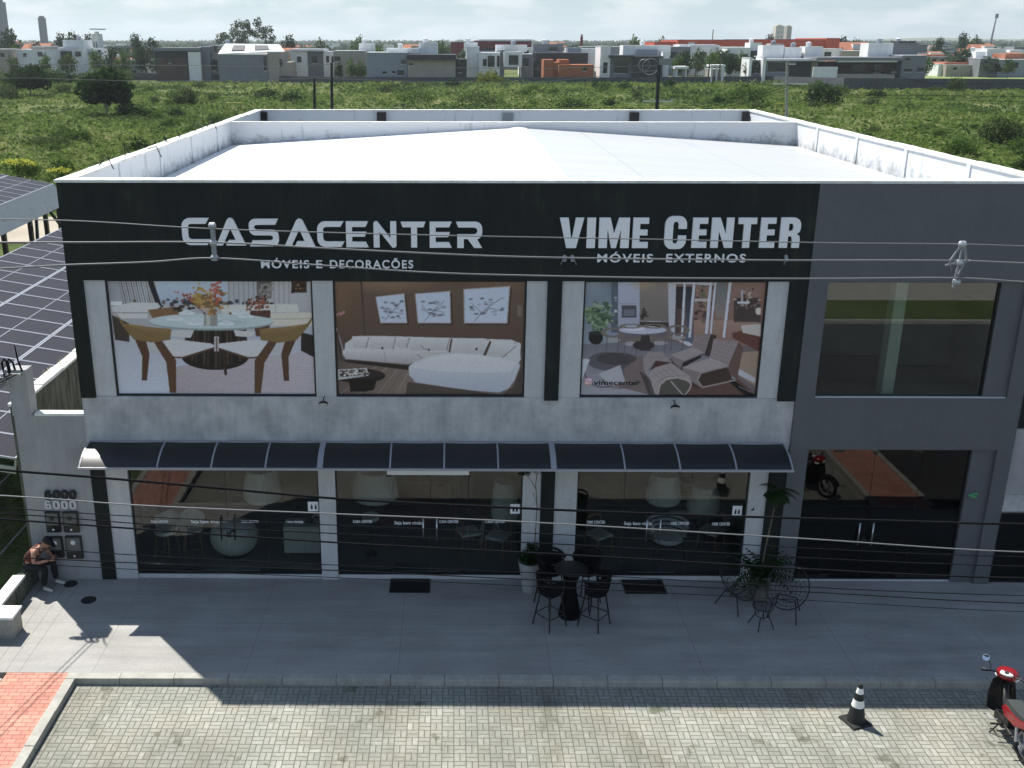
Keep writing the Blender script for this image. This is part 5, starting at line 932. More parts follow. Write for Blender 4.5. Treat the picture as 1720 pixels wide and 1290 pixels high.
# ---------------------------------------------------------------- solar carports in the side yard
def carport(label, O, ex, ey, nx, ny, dx, dy, slope_end=None, posts=()):
    """O: low corner, ex: unit vector up the slope, ey: unit vector along the eaves"""
    ex = Vector(ex).normalized(); ey = Vector(ey).normalized(); ez = ex.cross(ey).normalized(); ez = ez if ez.z > 0 else -ez
    r = thing('solar_carport', label, 'solar carport', O, 0, 'solar carports'); mtx = Matrix((ex, ey, ez)).transposed().to_4x4()
    for i in range(nx):
        for j in range(ny):
            p = MB().box(i*dx+.03, (i+1)*dx-.03, j*dy+.02, (j+1)*dy-.02, .0, .03); o = p.build('solar_panel', M['pv'], r); o.matrix_local = mtx
            q = MB(); x0, x1, y0, y1 = i*dx+.012, (i+1)*dx-.012, j*dy+.008, (j+1)*dy-.008
            q.box(x0, x0+.04, y0, y1, -.004, .040).box(x1-.04, x1, y0, y1, -.004, .040).box(x0+.041, x1-.041, y0, y0+.028, -.004, .040).box(x0+.041, x1-.041, y1-.028, y1, -.004, .040).box((x0+x1)/2-.011, (x0+x1)/2+.011, y0+.03, y1-.03, .005, .034).build('panel_frame', M['pvframe'], o)
    b = MB()
    for i in range(nx+1): b.box(i*dx-.04 if i else 0, i*dx+.04, 0, ny*dy, -.16, -.006)
    for j in range(0, ny+1, 3): b.box(0, nx*dx, j*dy-.05 if j else 0, j*dy+.05, -.32, -.161)
    b.build('steel_beams', M['galv'], r).matrix_local = mtx
    for (x, y) in posts:
        p = ex*x+ey*y; MB().box(p.x-.07, p.x+.07, p.y-.07, p.y+.07, -O[2]-.1, p.z-.3).build('post', M['frame'], r)
    return r, mtx
c1, _ = carport('near solar carport with dark panels beside the shop, sloping towards it', (-11.05, .55, 2.47), (-1, 0, .165), (0, 1, 0), 3, 19, 2.26, 1.16, posts=((2.2, .4), (2.2, 8), (2.2, 15), (6.4, .4), (6.4, 8), (6.4, 15), (6.4, 21.5)))
A0, A1, A2 = aty(90, 310, 32), aty(0, 346, 24), aty(0, 297, 31.2)
e_y = (A0-A1).normalized(); e_x = (A2-A0).normalized()
O2 = A0-e_y*17.4
e_x = (e_x-e_y*e_x.dot(e_y)).normalized()
c2, m2 = carport('far solar carport with a grey sheet metal slope, beyond the near one', tuple(O2), e_x, e_y, 4, 15, 2.2, 1.16, posts=())
dn = Vector((e_y.y, -e_y.x, 0)).normalized(); L2 = 17.4
r0, r1 = V((0, 0, 0)), e_y*L2
MB().slab([r0+V((0, 0, .02)), r0+dn*.55+V((0, 0, -.95)), r1+dn*.55+V((0, 0, -.95)), r1+V((0, 0, .02))], .03).build('metal_slope', M['shed'], c2)
for q in (2.5, 8.6, 12.2, 14.6, 16.9): p = e_y*q+dn*.25; MB().box(p.x-.09, p.x+.09, p.y-.09, p.y+.09, -O2.z-.1, p.z-.5).build('post', M['frame'], c2)
for (qa, qb) in ((13.2, 9.6), (15.2, 16.6)): MB().tube([e_y*qa+dn*.25+V((0, 0, -.95)), e_y*qb+dn*1.2+V((0, 0, -3.2))], .08, 6).build('brace', M['frame'], c2)
# yellow flowering shrubs beyond the carport
for i, (u, v, s) in enumerate(((32, 300, 1.2), (50, 296, .9), (104, 308, .9))):
    p = atz(u, v, 0); r = thing('yellow_shrub', ('yellow flowering shrub beyond the far carport, the larger of the pair', 'smaller yellow flowering shrub beside the larger one beyond the carport', 'yellow flowering shrub at the corner of the shop parapet')[i], 'shrub', (p.x, p.y, -.1), 0, 'yellow flowering shrubs')
    leaf_obj('foliage', [(0, 0, .7*s, 1.1*s, .8*s, .6*s)], 350, .13, 40+i, M['leafm'], r); leaf_obj('flowers', [(0, 0, 1.25*s, 1.0*s, .7*s, .22*s)], 210, .12, 50+i, M['flower'], r)
    t = MB()
    for q in range(4): t.tube([(0, 0, 0), (random.uniform(-.5, .5), random.uniform(-.4, .4), 1.0*s)], .03, 5)
    t.build('stems', M['bark'], r)
# ---------------------------------------------------------------- next building on the other side
r = thing('neighbour_shopfront', 'pale cement front with a dark glass band beyond the grey bay, cut by the frame', 'building', (0, 0, 0))
MB().box(XR+.02, 16, .05, 6, 3.45, 5.6).build('upper_wall', M['black'], r); MB().box(XR+.021, 16, -.0, .3, 1.62, 3.44).build('cement_panel', M['wallgrey'], r); MB().box(XR+.021, 16, -.02, .02, 1.66, 2.02).build('cement_ledge', M['cement'], r)
f = win_frame(XR+.021, 13, .0, 1.615, .05, .05).build('shop_window', M['frame'], r); MB().box(XR+.08, 12.95, .06, .07, .05, 1.56).build('pane', M['glassdark'], f); MB().box(XR+.03, 16, 3, 3.1, 0, 1.6).build('back_wall', M['indark'], r)
sheet('pavement', 9.752, 16, -3.40, .6, -.01, M['sidewalk'], .4)
# ---------------------------------------------------------------- cables over the street
def cable(name, label, px, r, y, m, group, nseg=40):
    P3 = [aty(u, v, y) for u, v in px]; xs = [p.x for p in P3]; zs = [p.z for p in P3]; pts = [V((-34, y, zs[0]+(zs[0]-zs[1])/(xs[0]-xs[1])*(-34-xs[0])*.12))]
    for p in P3: pts.append(p)
    pts.append(V((34, y, zs[-1]+(zs[-1]-zs[-2])/(xs[-1]-xs[-2])*(34-xs[-1])*.12)))
    out = []
    for i in range(len(pts)-1):
        p0, p1, p2, p3 = pts[max(i-1, 0)], pts[i], pts[i+1], pts[min(i+2, len(pts)-1)]; h = p2.x-p1.x
        m1 = (p2.z-p0.z)/max(p2.x-p0.x, 1e-6); m2_ = (p3.z-p1.z)/max(p3.x-p1.x, 1e-6)
        for k in range(8): t = k/8; out.append(V((p1.x+h*t, y, (2*t**3-3*t**2+1)*p1.z+(t**3-2*t**2+t)*h*m1+(-2*t**3+3*t**2)*p2.z+(t**3-t**2)*h*m2_)))
    out.append(pts[-1]); o = MB().tube(out, r, 6).build(name, m, smooth=True); return tag(o, label, 'cable', group)
gp, gt = 'power cables across the fascia', 'telephone cables across the shop doors'
cable('power_cable', 'uppermost grey power cable crossing the sign letters', [(-40, 368), (130, 371), (352, 384), (730, 395), (1100, 402), (1400, 408), (1613, 410), (1760, 414)], .005, -11, M['cablegrey'], gp)
cable('power_cable', 'middle grey power cable crossing the foot of the sign letters', [(-40, 407), (130, 407), (356, 407), (530, 416), (730, 426), (900, 432), (1280, 437), (1612, 438), (1760, 443)], .0075, -11.02, M['cablegrey'], gp)
cable('power_cable', 'lowest grey power cable running just above the window posters', [(-40, 452), (108, 445), (250, 440), (356, 433.5), (530, 445), (730, 458), (900, 463), (1130, 467), (1400, 468), (1612, 467), (1760, 475)], .007, -11.04, M['cablegrey'], gp)
tc = [([(-40, 786), (33, 792), (175, 803), (380, 821), (560, 837), (800, 850), (1100, 863), (1400, 872), (1760, 881)], .013, M['cable'], 'thick black telephone cable, highest of those across the shop doors'),
 ([(-40, 831), (60, 836), (240, 849), (560, 863), (870, 876), (1340, 904), (1760, 928)], .007, M['cablegrey'], 'pale telephone cable just below the thick black one'),
 ([(-40, 851), (45, 856), (240, 868), (560, 882), (900, 896), (1760, 936)], .005, M['cable'], 'thin black cable below the pale telephone cable'),
 ([(-40, 870), (45, 875), (240, 889), (560, 911), (900, 929), (1760, 972)], .010, M['cable'], 'black cable through the lower meter boxes'),
 ([(-40, 862), (60, 866), (240, 880), (560, 896), (900, 912), (1760, 952)], .006, M['cable'], 'thin black cable between two thicker ones at the meter boxes'),
 ([(-40, 914), (45, 920), (240, 933), (560, 949), (900, 962), (1760, 1001)], .005, M['cable'], 'thin cable crossing the head of the seated person'),
 ([(-40, 934), (60, 938), (240, 946), (560, 958), (900, 974), (1350, 994), (1760, 1014)], .006, M['cable'], 'black cable crossing the doormats and the wire chairs'),
 ([(-40, 945), (240, 957), (560, 970), (900, 985), (1350, 1008), (1760, 1028)], .004, M['cable'], 'lowest thin cable over the pavement')]
for (px, rr, m, lab) in tc: cable('telephone_cable', lab, px, rr*.85, -10.7, m, gt)
for (u, v0, v1, lab) in ((357, 374, 436, 'grey cable spacer hanging over the letter C of the sign'), (1611, 405, 476, 'pale diamond cable spacer hanging over the grey bay')):
    r = thing('cable_spacer', lab, 'cable spacer', (0, 0, 0), 0, 'cable spacers'); a, b = aty(u, v0, -11.0), aty(u, v1, -11.0)
    if u < 500: MB().box(a.x-.018, a.x+.018, -11.03, -11.0, b.z, a.z).build('spacer_body', M['insul'], r, bevel=.005)
    else:
        m_ = (a.z+b.z)/2; MB().tube([(a.x+.03, -11.02, a.z), (a.x-.06, -11.02, m_+.01), (a.x+.00, -11.02, b.z), (a.x+.07, -11.02, m_+.03), (a.x+.03, -11.02, a.z)], .010, 6).tube([(a.x+.03, -11.02, a.z), (a.x-.0, -11.02, b.z-.03)], .009, 6).tube([(a.x-.09, -11.02, m_-.02), (a.x+.11, -11.02, m_+.02)], .009, 6).build('spacer_body', M['insul'], r)
    for zz in (a.z-.02, aty(u, (v0+v1)/2 if u > 500 else 407, -11).z, b.z+.02): MB().lathe([(.012, -.03), (.026, -.02), (.026, .02), (.012, .03)], (a.x+(.0 if u < 500 else .02), -11.02, zz), 10, (1, 0, 0)).build('clamp', M['galv'], r)
for i, (x, y, z) in enumerate(((-13.4, -10.9, 7.0), (-13.0, -10.9, 6.7))):
    o = MB().tube([V((-10.62+.1*i, -.05, 4.55)).lerp(V((x, y, z)), k/12)-V((0, 0, .7*math.sin(PI*k/12))) for k in range(13)], .011, 6).build('service_cable', M['cable'], smooth=True); tag(o, ('service drop cable running from the meter wall post out to the street', 'second service drop cable beside the first from the meter wall post')[i], 'cable', 'service drop cables')
# ---------------------------------------------------------------- traffic cone
p = atz(1437, 1212, ZP); r = thing('traffic_cone', 'black traffic cone with two white bands on the paving', 'traffic cone', (p.x, p.y, ZP), .35)
bs = MB()
for i in range(1): bs.hexa([(-.20, -.20, 0), (.20, -.20, 0), (.20, .20, 0), (-.20, .20, 0)], [(-.185, -.185, .035), (.185, -.185, .035), (.185, .185, .035), (-.185, .185, .035)])
bs.build('base', M['cone'], r, bevel=.008)
cr_ = lambda z: .150-(.150-.030)*(z-.035)/.71
def band(n, z0, z1, m, g=0): return MB().lathe([(cr_(z0)+g, z0), (cr_(z1)+g, z1)], n=24, caps=False).build(n, m, r, smooth=True)
MB().lathe([(cr_(.035), .035), (cr_(.74), .74), (.02, .745), (.0, .742)], n=24).build('cone_body', M['cone'], r, smooth=.7); band('white_band', .32, .45, M['conew'], .003); band('white_band', .57, .67, M['conew'], .003)
# ---------------------------------------------------------------- motorcycle (step-through), seen from behind its near side
mo = thing('motorcycle', 'red and black step-through motorcycle parked facing the kerb, cut by the frame', 'motorcycle', (7.20, -4.62, ZP), math.radians(-5))
# local frame: +y forward, origin on the ground under the steering head
hb = thing('steering_head', None, None, (0, .06, .92), math.radians(-33)); hb.parent = mo; fo = V((0, -.06, -.92))
def wheel(y, par, dz=0):
    t = MB().ring((0, 0, 0), (1, 0, 0), .245, .042, 30, 10).build('wheel', M['tyre'], par, smooth=True); t.location = (0, y, .285+dz)
    rim = MB().ring((0, 0, 0), (1, 0, 0), .20, .016, 28, 6).lathe([(.05, -.05), (.06, -.03), (.06, .03), (.05, .05)], (0, 0, 0), 14, (1, 0, 0))
    for i in range(5):
        a = 2*PI*i/5; rim.tube([(0, .05*math.cos(a), .05*math.sin(a)), (0, .2*math.cos(a), .2*math.sin(a))], .014, 5)
    rim.build('rim', M['galv'], t, smooth=.7); return t
fw = wheel(.34, hb, -.92); rw = wheel(-.86, mo)
MB().tube([(.10, .38, .30), (.09, .12, .74)], .022, 8).tube([(-.10, .38, .30), (-.09, .12, .74)], .022, 8).build('fork', M['blackp'], hb).location = fo
fe = MB(); vs = []
for i in range(11):
    a = math.radians(20+150*i/10); vs += [(-.07, .40+.33*math.cos(a), .285+.33*math.sin(a)), (0, .40+.345*math.cos(a), .285+.345*math.sin(a)), (.07, .40+.33*math.cos(a), .285+.33*math.sin(a))]
fe._add(vs, [(3*i+j, 3*i+3+j, 3*i+4+j, 3*i+1+j) for i in range(10) for j in range(2)]); fe.build('front_mudguard', M['blackp'], hb, smooth=True).location = fo
# leg shield, headlight cowl, dash
ls_ = [(-.24, .02, .36), (-.22, .10, .60), (-.17, .10, .84), (-.10, .06, .92), (.10, .06, .92), (.17, .10, .84), (.22, .10, .60), (.24, .02, .36), (.14, .0, .30), (-.14, .0, .30)]
s = MB(); ctr = len(ls_); vs = [V(q) for q in ls_]+[V((0, .20, .60))]; bk = [q+V((0, .03, 0)) for q in vs]
s._add(vs+bk, [(i, (i+1) % 10, 10) for i in range(10)]+[((i+1) % 10+11, i+11, 21) for i in range(10)]+[(i+11, (i+1) % 10+11, (i+1) % 10, i) for i in range(10)]); s.build('leg_shield', M['blackp'], mo, smooth=.9)

MB().ell((0, .06, .03), (.16, .15, .10), 18, 12, lambda d: 1+.1*abs(d.x)).build('headlight_cowl', M['redpaint'], hb, smooth=True)
MB().ell((0, .165, .01), (.10, .06, .065), 16, 10).build('headlight', M['headl'], hb, smooth=True); [MB().ell((sg*.135, .08, -.035), (.05, .07, .035), 12, 8).build('turn_signal', M['headl'], hb, smooth=True) for sg in (-1, 1)]
MB().ell((0, -.055, .085), (.105, .065, .030), 18, 8).build('instrument_panel', M['dial'], hb, smooth=True)
MB().lathe([(.035, 0), (.035, .006)], (.0, -.065, .112), 16, (0, -.3, 1)).build('speedometer', M['ink'], hb)
MB().tube([(-.36, -.10, .05), (-.22, -.05, .06), (0, .0, .04), (.22, -.05, .06), (.36, -.10, .05)], .014, 8).build('handlebar', M['blackp'], hb)
for sg in (-1, 1):
    MB().tube([(sg*.25, -.062, .058), (sg*.37, -.104, .05)], .021, 10).build('grip', M['tyre'], hb); MB().tube([(sg*.24, -.03, .07), (sg*.26, .0, .14), (sg*.31, .0, .22)], .007, 6).build('mirror_stalk', M['blackp'], hb)
    MB().tube([(sg*.22, -.03, .05), (sg*.36, -.03, .04)], .007, 6).build('brake_lever', M['galv'], hb)
    m_ = MB().ell((sg*.34, -.005, .245), (.065, .018, .045), 16, 10).build('mirror', M['blackp'], hb, smooth=True); MB().ell((sg*.34, -.0195, .247), (.057, .009, .038), 16, 8).build('mirror_glass', M['headl'], m_, smooth=True) if False else None
for sg in (-1, 1): MB().lathe([(.056, 0), (.056, .005)], (sg*.34, -.021, .247), 18, (0, -.9, .45)).build('mirror_glass', M['chrome'], hb)
# frame, engine, seat, side panels, rear
MB().tube([(0, .06, .80), (0, -.08, .45), (0, -.25, .36), (0, -.5, .42), (0, -.95, .70)], [.06, .06, .07, .07, .04], 10).build('frame', M['blackp'], mo, smooth=True)
MB().box(-.13, .13, -.34, -.02, .20, .36).build('engine', M['blackp'], mo, bevel=.03); MB().box(-.12, .12, -.5, -.3, .30, .52).build('battery_box', M['blackp'], mo, bevel=.02)
se = MB(); prof = [(-.24, .70, .10), (-.34, .755, .125), (-.55, .765, .14), (-.80, .80, .135), (-1.05, .83, .10), (-1.10, .80, .07)]
for i in range(len(prof)-1):
    (ya, za, wa), (yb, zb, wb) = prof[i], prof[i+1]; se.hexa([(-wb, yb, zb-.10), (wb, yb, zb-.10), (wa, ya, za-.10), (-wa, ya, za-.10)], [(-wb*.9, yb, zb), (wb*.9, yb, zb), (wa*.9, ya, za), (-wa*.9, ya, za)])
se.build('seat', M['seat'], mo, bevel=.012)
for sg in (-1, 1):
    MB().slab([(sg*.15, -.26, .58), (sg*.15, -.34, .66), (sg*.155, -.70, .70), (sg*.13, -1.12, .80), (sg*.12, -1.16, .74), (sg*.155, -.75, .55), (sg*.155, -.40, .50)], -.03*sg).build('side_panel', M['redpaint'], mo, bevel=.008)
    MB().tube([(sg*.13, -.32, .27), (sg*.30, -.32, .27)], .016, 8).build('foot_peg', M['tyre'], mo); MB().tube([(sg*.13, -.72, .36), (sg*.27, -.72, .35)], .014, 8).build('foot_peg', M['tyre'], mo)
MB().tube([(-.13, -.18, .26), (-.22, -.12, .22), (-.22, .02, .22)], .010, 6).tube([(-.22, .02, .22), (-.27, .02, .22)], .014, 6).build('gear_pedal', M['galv'], mo)
MB().tube([(.14, -.1, .24), (.15, -.4, .22), (.16, -.9, .34), (.16, -1.1, .38)], [.022, .022, .045, .045], 10).build('exhaust', M['galv'], mo, smooth=True)
MB().tube([(-.1, -.86, .29), (-.11, -.4, .30)], .03, 8).build('swing_arm', M['blackp'], mo)
for sg in (-1, 1): MB().tube([(sg*.12, -.84, .33), (sg*.12, -.76, .62)], .026, 8).build('shock_absorber', M['galv'], mo)
MB().tube([(-.10, -1.0, .86), (-.13, -1.2, .90), (.13, -1.2, .90), (.10, -1.0, .86)], .012, 7).build('grab_rail', M['blackp'], mo)
MB().ell((0, -1.17, .76), (.10, .05, .05), 14, 8).build('tail_light', M['redpaint'], mo, smooth=True); MB().slab([(-.10, -1.22, .46), (.10, -1.22, .46), (.10, -1.19, .60), (-.10, -1.19, .60)], .006).build('number_plate', M['white'], mo)
MB().slab([(-.07, -1.05, .62), (.07, -1.05, .62), (.08, -1.24, .45), (-.08, -1.24, .45)], .012).build('rear_mudguard', M['blackp'], mo)
MB().tube([(-.12, -.25, .24), (-.22, -.18, .0)], .012, 6).build('side_stand', M['blackp'], mo)
# ---------------------------------------------------------------- the overgrown field behind
def weed_mass():
    R = np.random.RandomState(2); N = 30000
    d = np.exp(R.uniform(np.log(46), np.log(288), N)); ang = R.uniform(-.50, .66, N); x = CAM[0]+d*ang; y = CAM[1]+d
    pt = np.array([mnoise.noise((a*.035, b*.02, 9.2)) for a, b in zip(x, y)]); keep = ((pt > -.2) | (R.rand(N) < .45)) & ~((x < -9) & (y < 50) & (x > -60) & (y > 36)) & ~((np.abs(x) < 11) & (y < 24)) & ~((x < -10) & (x > -30) & (y < 36)); x, y, d = x[keep], y[keep], d[keep]; n = len(x)
    patch = np.array([mnoise.noise((a*.045, b*.03, 3.1)) for a, b in zip(x, y)]); big = np.clip(.55+patch*1.3, .12, 1.3)
    K = 9; H = (.25+.75*big*R.rand(n)**2)*(.8+d/400); Wd = (.5+.9*R.rand(n))*(.7+d/160)
    c = np.repeat(np.stack([x, y, np.full(n, -.1)], 1), K, 0); q = R.normal(size=(n*K, 3)); q /= np.linalg.norm(q, axis=1, keepdims=True); q[:, 2] = np.abs(q[:, 2])
    c = c+q*np.repeat(np.stack([Wd, Wd, H], 1), K, 0)*R.uniform(.45, 1, n*K)[:, None]; s = np.repeat(.085+d*.0011, K)*R.uniform(.6, 1.5, n*K)
    a = R.normal(size=(n*K, 3)); a[:, 2] *= .45; a /= np.linalg.norm(a, axis=1, keepdims=True); b = np.cross(a, R.normal(size=(n*K, 3))*np.array([.5, .5, 1.3])); b /= np.linalg.norm(b, axis=1, keepdims=True); a *= s[:, None]; b *= s[:, None]*.6
    co = np.stack([c-a, c+b, c+a, c-b], 1).reshape(-1, 3); co[:, 2] = np.maximum(co[:, 2], -.15)
    me = np_mesh('field_weeds', co, np.arange(len(co)).reshape(-1, 4)); me.materials.append(M['weeds']); o = bpy.data.objects.new('field_weeds', me); C.objects.link(o); tag(o, kind='stuff')
weed_mass()
def make_tree(name, label, cat, h, w, crown, m, nl, size, seed, group=None, trunk_m='bark', trunk_r=.05, part='crown'):
    """crown: blobs in units of half-width (x, y) and height (z)"""
    r = thing(name, label, cat, (0, 0, 0), 0, group); bl = [(b[0]*w, b[1]*w, b[2]*h, b[3]*w, b[4]*w, b[5]*h) for b in crown]
    leaf_obj(part, bl, nl, size, seed, m, r); t = MB(); random.seed(seed); base = min(b[2] for b in crown)*h
    t.tube([(0, 0, -.2), (0, .02*h, base*.6), (.02*w, 0, base)], [trunk_r*h*.5, trunk_r*h*.4, trunk_r*h*.32], 7)
    for b in bl[:6]: t.tube([(0, 0, base*.55), ((b[0])*.5, b[1]*.5, (base*.55+b[2])*.52), (b[0], b[1], b[2])], [trunk_r*h*.26, trunk_r*h*.16, .02], 5)
    t.build('trunk', M[trunk_m], r); return r
BUSH = [(0, 0, .45, .75, .7, .45), (-.45, .1, .35, .45, .45, .34), (.5, -.1, .38, .45, .5, .36), (.1, .3, .62, .4, .4, .3)]
TREE = [(0, 0, .66, .62, .6, .30), (-.5, .1, .56, .45, .45, .24), (.48, -.1, .60, .46, .45, .24), (.1, .2, .84, .42, .4, .16), (-.2, -.3, .44, .5, .4, .18), (.3, .2, .40, .45, .4, .16)]
def at_px(o, u, v): p = atz(u, v, -.1); o.location = p; return o
def sz(u, v, vt, hw):
    p = atz(u, v, -.1); return aty(u, vt, p.y).z+.1, abs(aty(u+hw, v, p.y).x-p.x)
for (name, u, v, vt, hw, m, kind, nl, seed, lab) in (
    ('broad_tree', 180, 194, 117, 50, 'leafd', TREE, 3600, 21, 'big dark broad tree with a pale trunk standing alone in the field'),
    ('bushy_tree', 52, 163, 110, 44, 'leafd', TREE, 2400, 22, 'dark bushy tree at the side of the field beyond the carports'),
    ('bush', 215, 196, 168, 22, 'leafd', BUSH, 800, 23, 'dark bush at the foot of the big lone tree'),
    ('bush', 12, 168, 138, 26, 'leafo', BUSH, 800, 24, 'olive bush below the dark bushy tree at the edge of the view'),
    ('bush', 108, 160, 138, 16, 'leafo', BUSH, 600, 25, 'olive bush between the dark bushy tree and the big lone tree'),
    ('bush', 312, 178, 144, 24, 'leafo', BUSH, 900, 26, 'olive bush in the open field past the big lone tree'),
    ('bush', 446, 167, 148, 26, 'leafd', BUSH, 800, 27, 'dark bush before the long grey house'), ('bush', 490, 172, 154, 24, 'leafd', BUSH, 800, 28, 'dark bush by the two timber poles'),
    ('bush', 822, 141, 116, 26, 'leafy', BUSH, 900, 29, 'bright yellow green bush rising above the long grey wall'), ('bush', 890, 126, 108, 14, 'leafy', BUSH, 500, 30, 'bright yellow green bush beside the brick shell'),
    ('bush', 700, 172, 150, 40, 'leafm', BUSH, 1000, 31, 'wide bush in the scrub beyond the roof, under the white flat houses'), ('bush', 800, 175, 152, 46, 'leafo', BUSH, 1000, 32, 'wide olive bush in the scrub behind the roof ridge'),
    ('bush', 1048, 150, 136, 14, 'leafd', BUSH, 500, 33, 'small dark bush before the black and white house'), ('bush', 960, 184, 166, 34, 'leafd', BUSH, 800, 34, 'dark bush just above the rear parapet near the crossarm pole'),
    ('bush', 1380, 176, 138, 34, 'leafd', BUSH, 1100, 35, 'dark bush beside the concrete pole'), ('bush', 1410, 160, 140, 20, 'leafm', BUSH, 700, 36, 'round bush before the bend of the grey wall'), ('bush', 1605, 154, 128, 18, 'leafo', BUSH, 700, 37, 'olive bush poking above the long wall near the sports lawn'),
    ('bush', 1680, 240, 196, 44, 'leafo', BUSH, 1300, 38, 'large olive bush in the field beyond the sunlit parapet'), ('bush', 1610, 262, 232, 34, 'leafm', BUSH, 900, 39, 'green bush close to the sunlit parapet'), ('bush', 1250, 172, 140, 40, 'leafm', BUSH, 1100, 40, 'tall green thicket between the two crossarm poles'),
    ('bush', 80, 246, 226, 50, 'leafo', BUSH, 900, 41, 'low spreading olive bush in the near part of the field'), ('bush', 130, 238, 214, 30, 'leafm', BUSH, 800, 42, 'low green bush in the near part of the field')):
    h, w = sz(u, v, vt, hw); lfs = .055*h+.06
    at_px(make_tree(name, lab, 'tree' if 'tree' in name else 'bush', h, w, kind, M[m], nl, min(lfs, .42), seed, 'trees and bushes standing in the field', 'barkp' if seed == 21 else 'bark', .05 if kind is TREE else .03, 'crown' if kind is TREE else 'foliage'), u, v)
pro = [make_tree('scrub_bush', 'low green scrub bush growing wild in the overgrown field', 'bush', 2.0, 1.6, BUSH, M[m], 420, .17, 60+i, 'scrub bushes over the field', 'bark', .03, 'foliage') for i, m in enumerate(('leafm', 'leafo', 'leafm', 'leafd'))]
random.seed(77)
for i in range(26):
    u = random.uniform(-40, 215); y = random.uniform(255, 284); o = copy_tree(pro[i % 4]); q = aty(u, 125, y); sc_ = random.uniform(1.0, 2.0); o.location = (q.x, y, -.2); o.scale = (sc_*1.9, sc_*1.3, sc_*1.05); o.rotation_euler = (0, 0, random.uniform(0, 6))
for i in range(110):
    o = pro[i % 4] if i < 4 else copy_tree(pro[i % 4]); d = math.exp(random.uniform(math.log(75), math.log(285))); y = CAM[1]+d; x = CAM[0]+d*random.uniform(-.47, .60)
    if y < 52 and x < -9: y = 60
    s = random.uniform(.35, .8)*(.7+d/330); o.location = (x, y, -.15); o.scale = (s*random.uniform(1, 1.9), s*random.uniform(1, 1.5), s); o.rotation_euler = (0, 0, random.uniform(0, 6.28))
# ---------------------------------------------------------------- field poles, wires, goal posts
def pole(label, u, vt, vb, y, r, m, arms=(), lean=0.0):
    a, b = aty(u, vb, y), aty(u+lean, vt, y); o = thing('utility_pole', label, 'utility pole', (a.x, y, -.2), 0, 'utility poles across the field')
    MB().tube([(0, 0, 0), (b.x-a.x, 0, b.z+.2)], [r, r*.75], 8).build('pole_shaft', M[m], o)
    for v, hw in arms:
        z = aty(u, v, y).z+.2; w = hw*(y-CAM[1])/FPX; MB().box(-w, w, -.12, -.02, z-.07, z+.07).build('crossarm', M['capwhite'] if m != 'bark' else M['galv'], o)
        k = MB()
        for q in (-.9, -.35, .35, .9): k.lathe([(.05, 0), (.09, .06), (.05, .12), (.07, .2)], (w*q, -.07, z+.07), 8)
        k.build('insulators', M['insul'], o)
    return o
pole('tall dark timber pole behind the shop roof, the taller of the pair', 557, 105, 196, 120, .22, 'indark')
pole('shorter dark timber pole beside the taller one behind the roof', 528, 130, 196, 128, .22, 'indark')
o = pole('dark pole with curled cables and a pale low crossarm behind the roof', 1103, 98, 196, 118, .26, 'indark', ((170, 24),), 4)
t = MB(); z0 = aty(1103, 112, 118).z+.2
t.ring((-1.2, 0, z0), (0, 1, .2), 1.0, .05, 24, 5).ring((-2.0, 0, z0+.2), (.2, 1, 0), .7, .04, 24, 5).box(-.2, 1.2, -.3, .3, z0+.2, z0+1.0).build('cable_loops', M['insul'], o)
pole('pale concrete pole with a long crossarm in the field', 1322, 105, 194, 132, .24, 'kerb', ((141, 28), (108, 5)))
def field_wire(label, px, y, r=.022, m='cable'):
    P3 = [aty(u, v, y) for u, v in px]; o = MB().tube(P3, r, 5).build('field_wire', M[m]); tag(o, label, 'wire', 'wires strung across the field')
field_wire('pale wire across the field high above the big lone tree', [(-200, 108), (120, 109), (330, 110), (470, 112), (557, 108), (700, 113), (900, 116), (1103, 110)], 120, .03, 'cablegrey')
field_wire('pale wire across the field through the crown of the big lone tree', [(-200, 131), (60, 131), (150, 134), (250, 136.5), (400, 135), (528, 131), (700, 137), (900, 139), (1103, 118)], 122, .03, 'cablegrey')
for i, dv in enumerate((0, 6, 12)): field_wire(('upper', 'middle', 'lower')[i]+' of three sagging dark wires between the two crossarm poles', [(1103, 172+dv*.2), (1160, 178+dv*.6), (1230, 166+dv), (1322, 141+dv*.8)], 130, .025)
for i, (va, vb, vc) in enumerate(((160, 160, 164), (163, 167, 173), (112, 140, 142))): field_wire(('dark wire running from the concrete pole to the frame edge', 'second dark wire below it running to the frame edge', 'thin wire sloping away from the top of the concrete pole')[i], [(1322, (141, 143, 110)[i]), (1440, va), (1560, vb), (1800, vc)], 131, .03)
def goal(label, u0, u1, vt, vb, y):
    a, b = aty(u0, vb, y), aty(u1, vt, y); o = thing('goal_frame', label, 'goal', (0, 0, 0), 0, 'yellow goal frames'); ym = M['flower'] if False else yel
    for x in (a.x, b.x): MB().tube([(x, y, -.2), (x, y, b.z)], .07, 8).build('goal_post', ym, o)
    MB().tube([(a.x, y, b.z), (b.x, y, b.z)], .07, 8).build('crossbar', ym, o)
yel = plain('yellow_paint', (.42, .36, .05), .6, .1)
goal('yellow goal frame in the field behind the back corner with the big lone tree side', 380, 407, 173, 186, 142); goal('yellow goal frame half hidden by the concrete pole', 1302, 1316, 174, 190, 140)
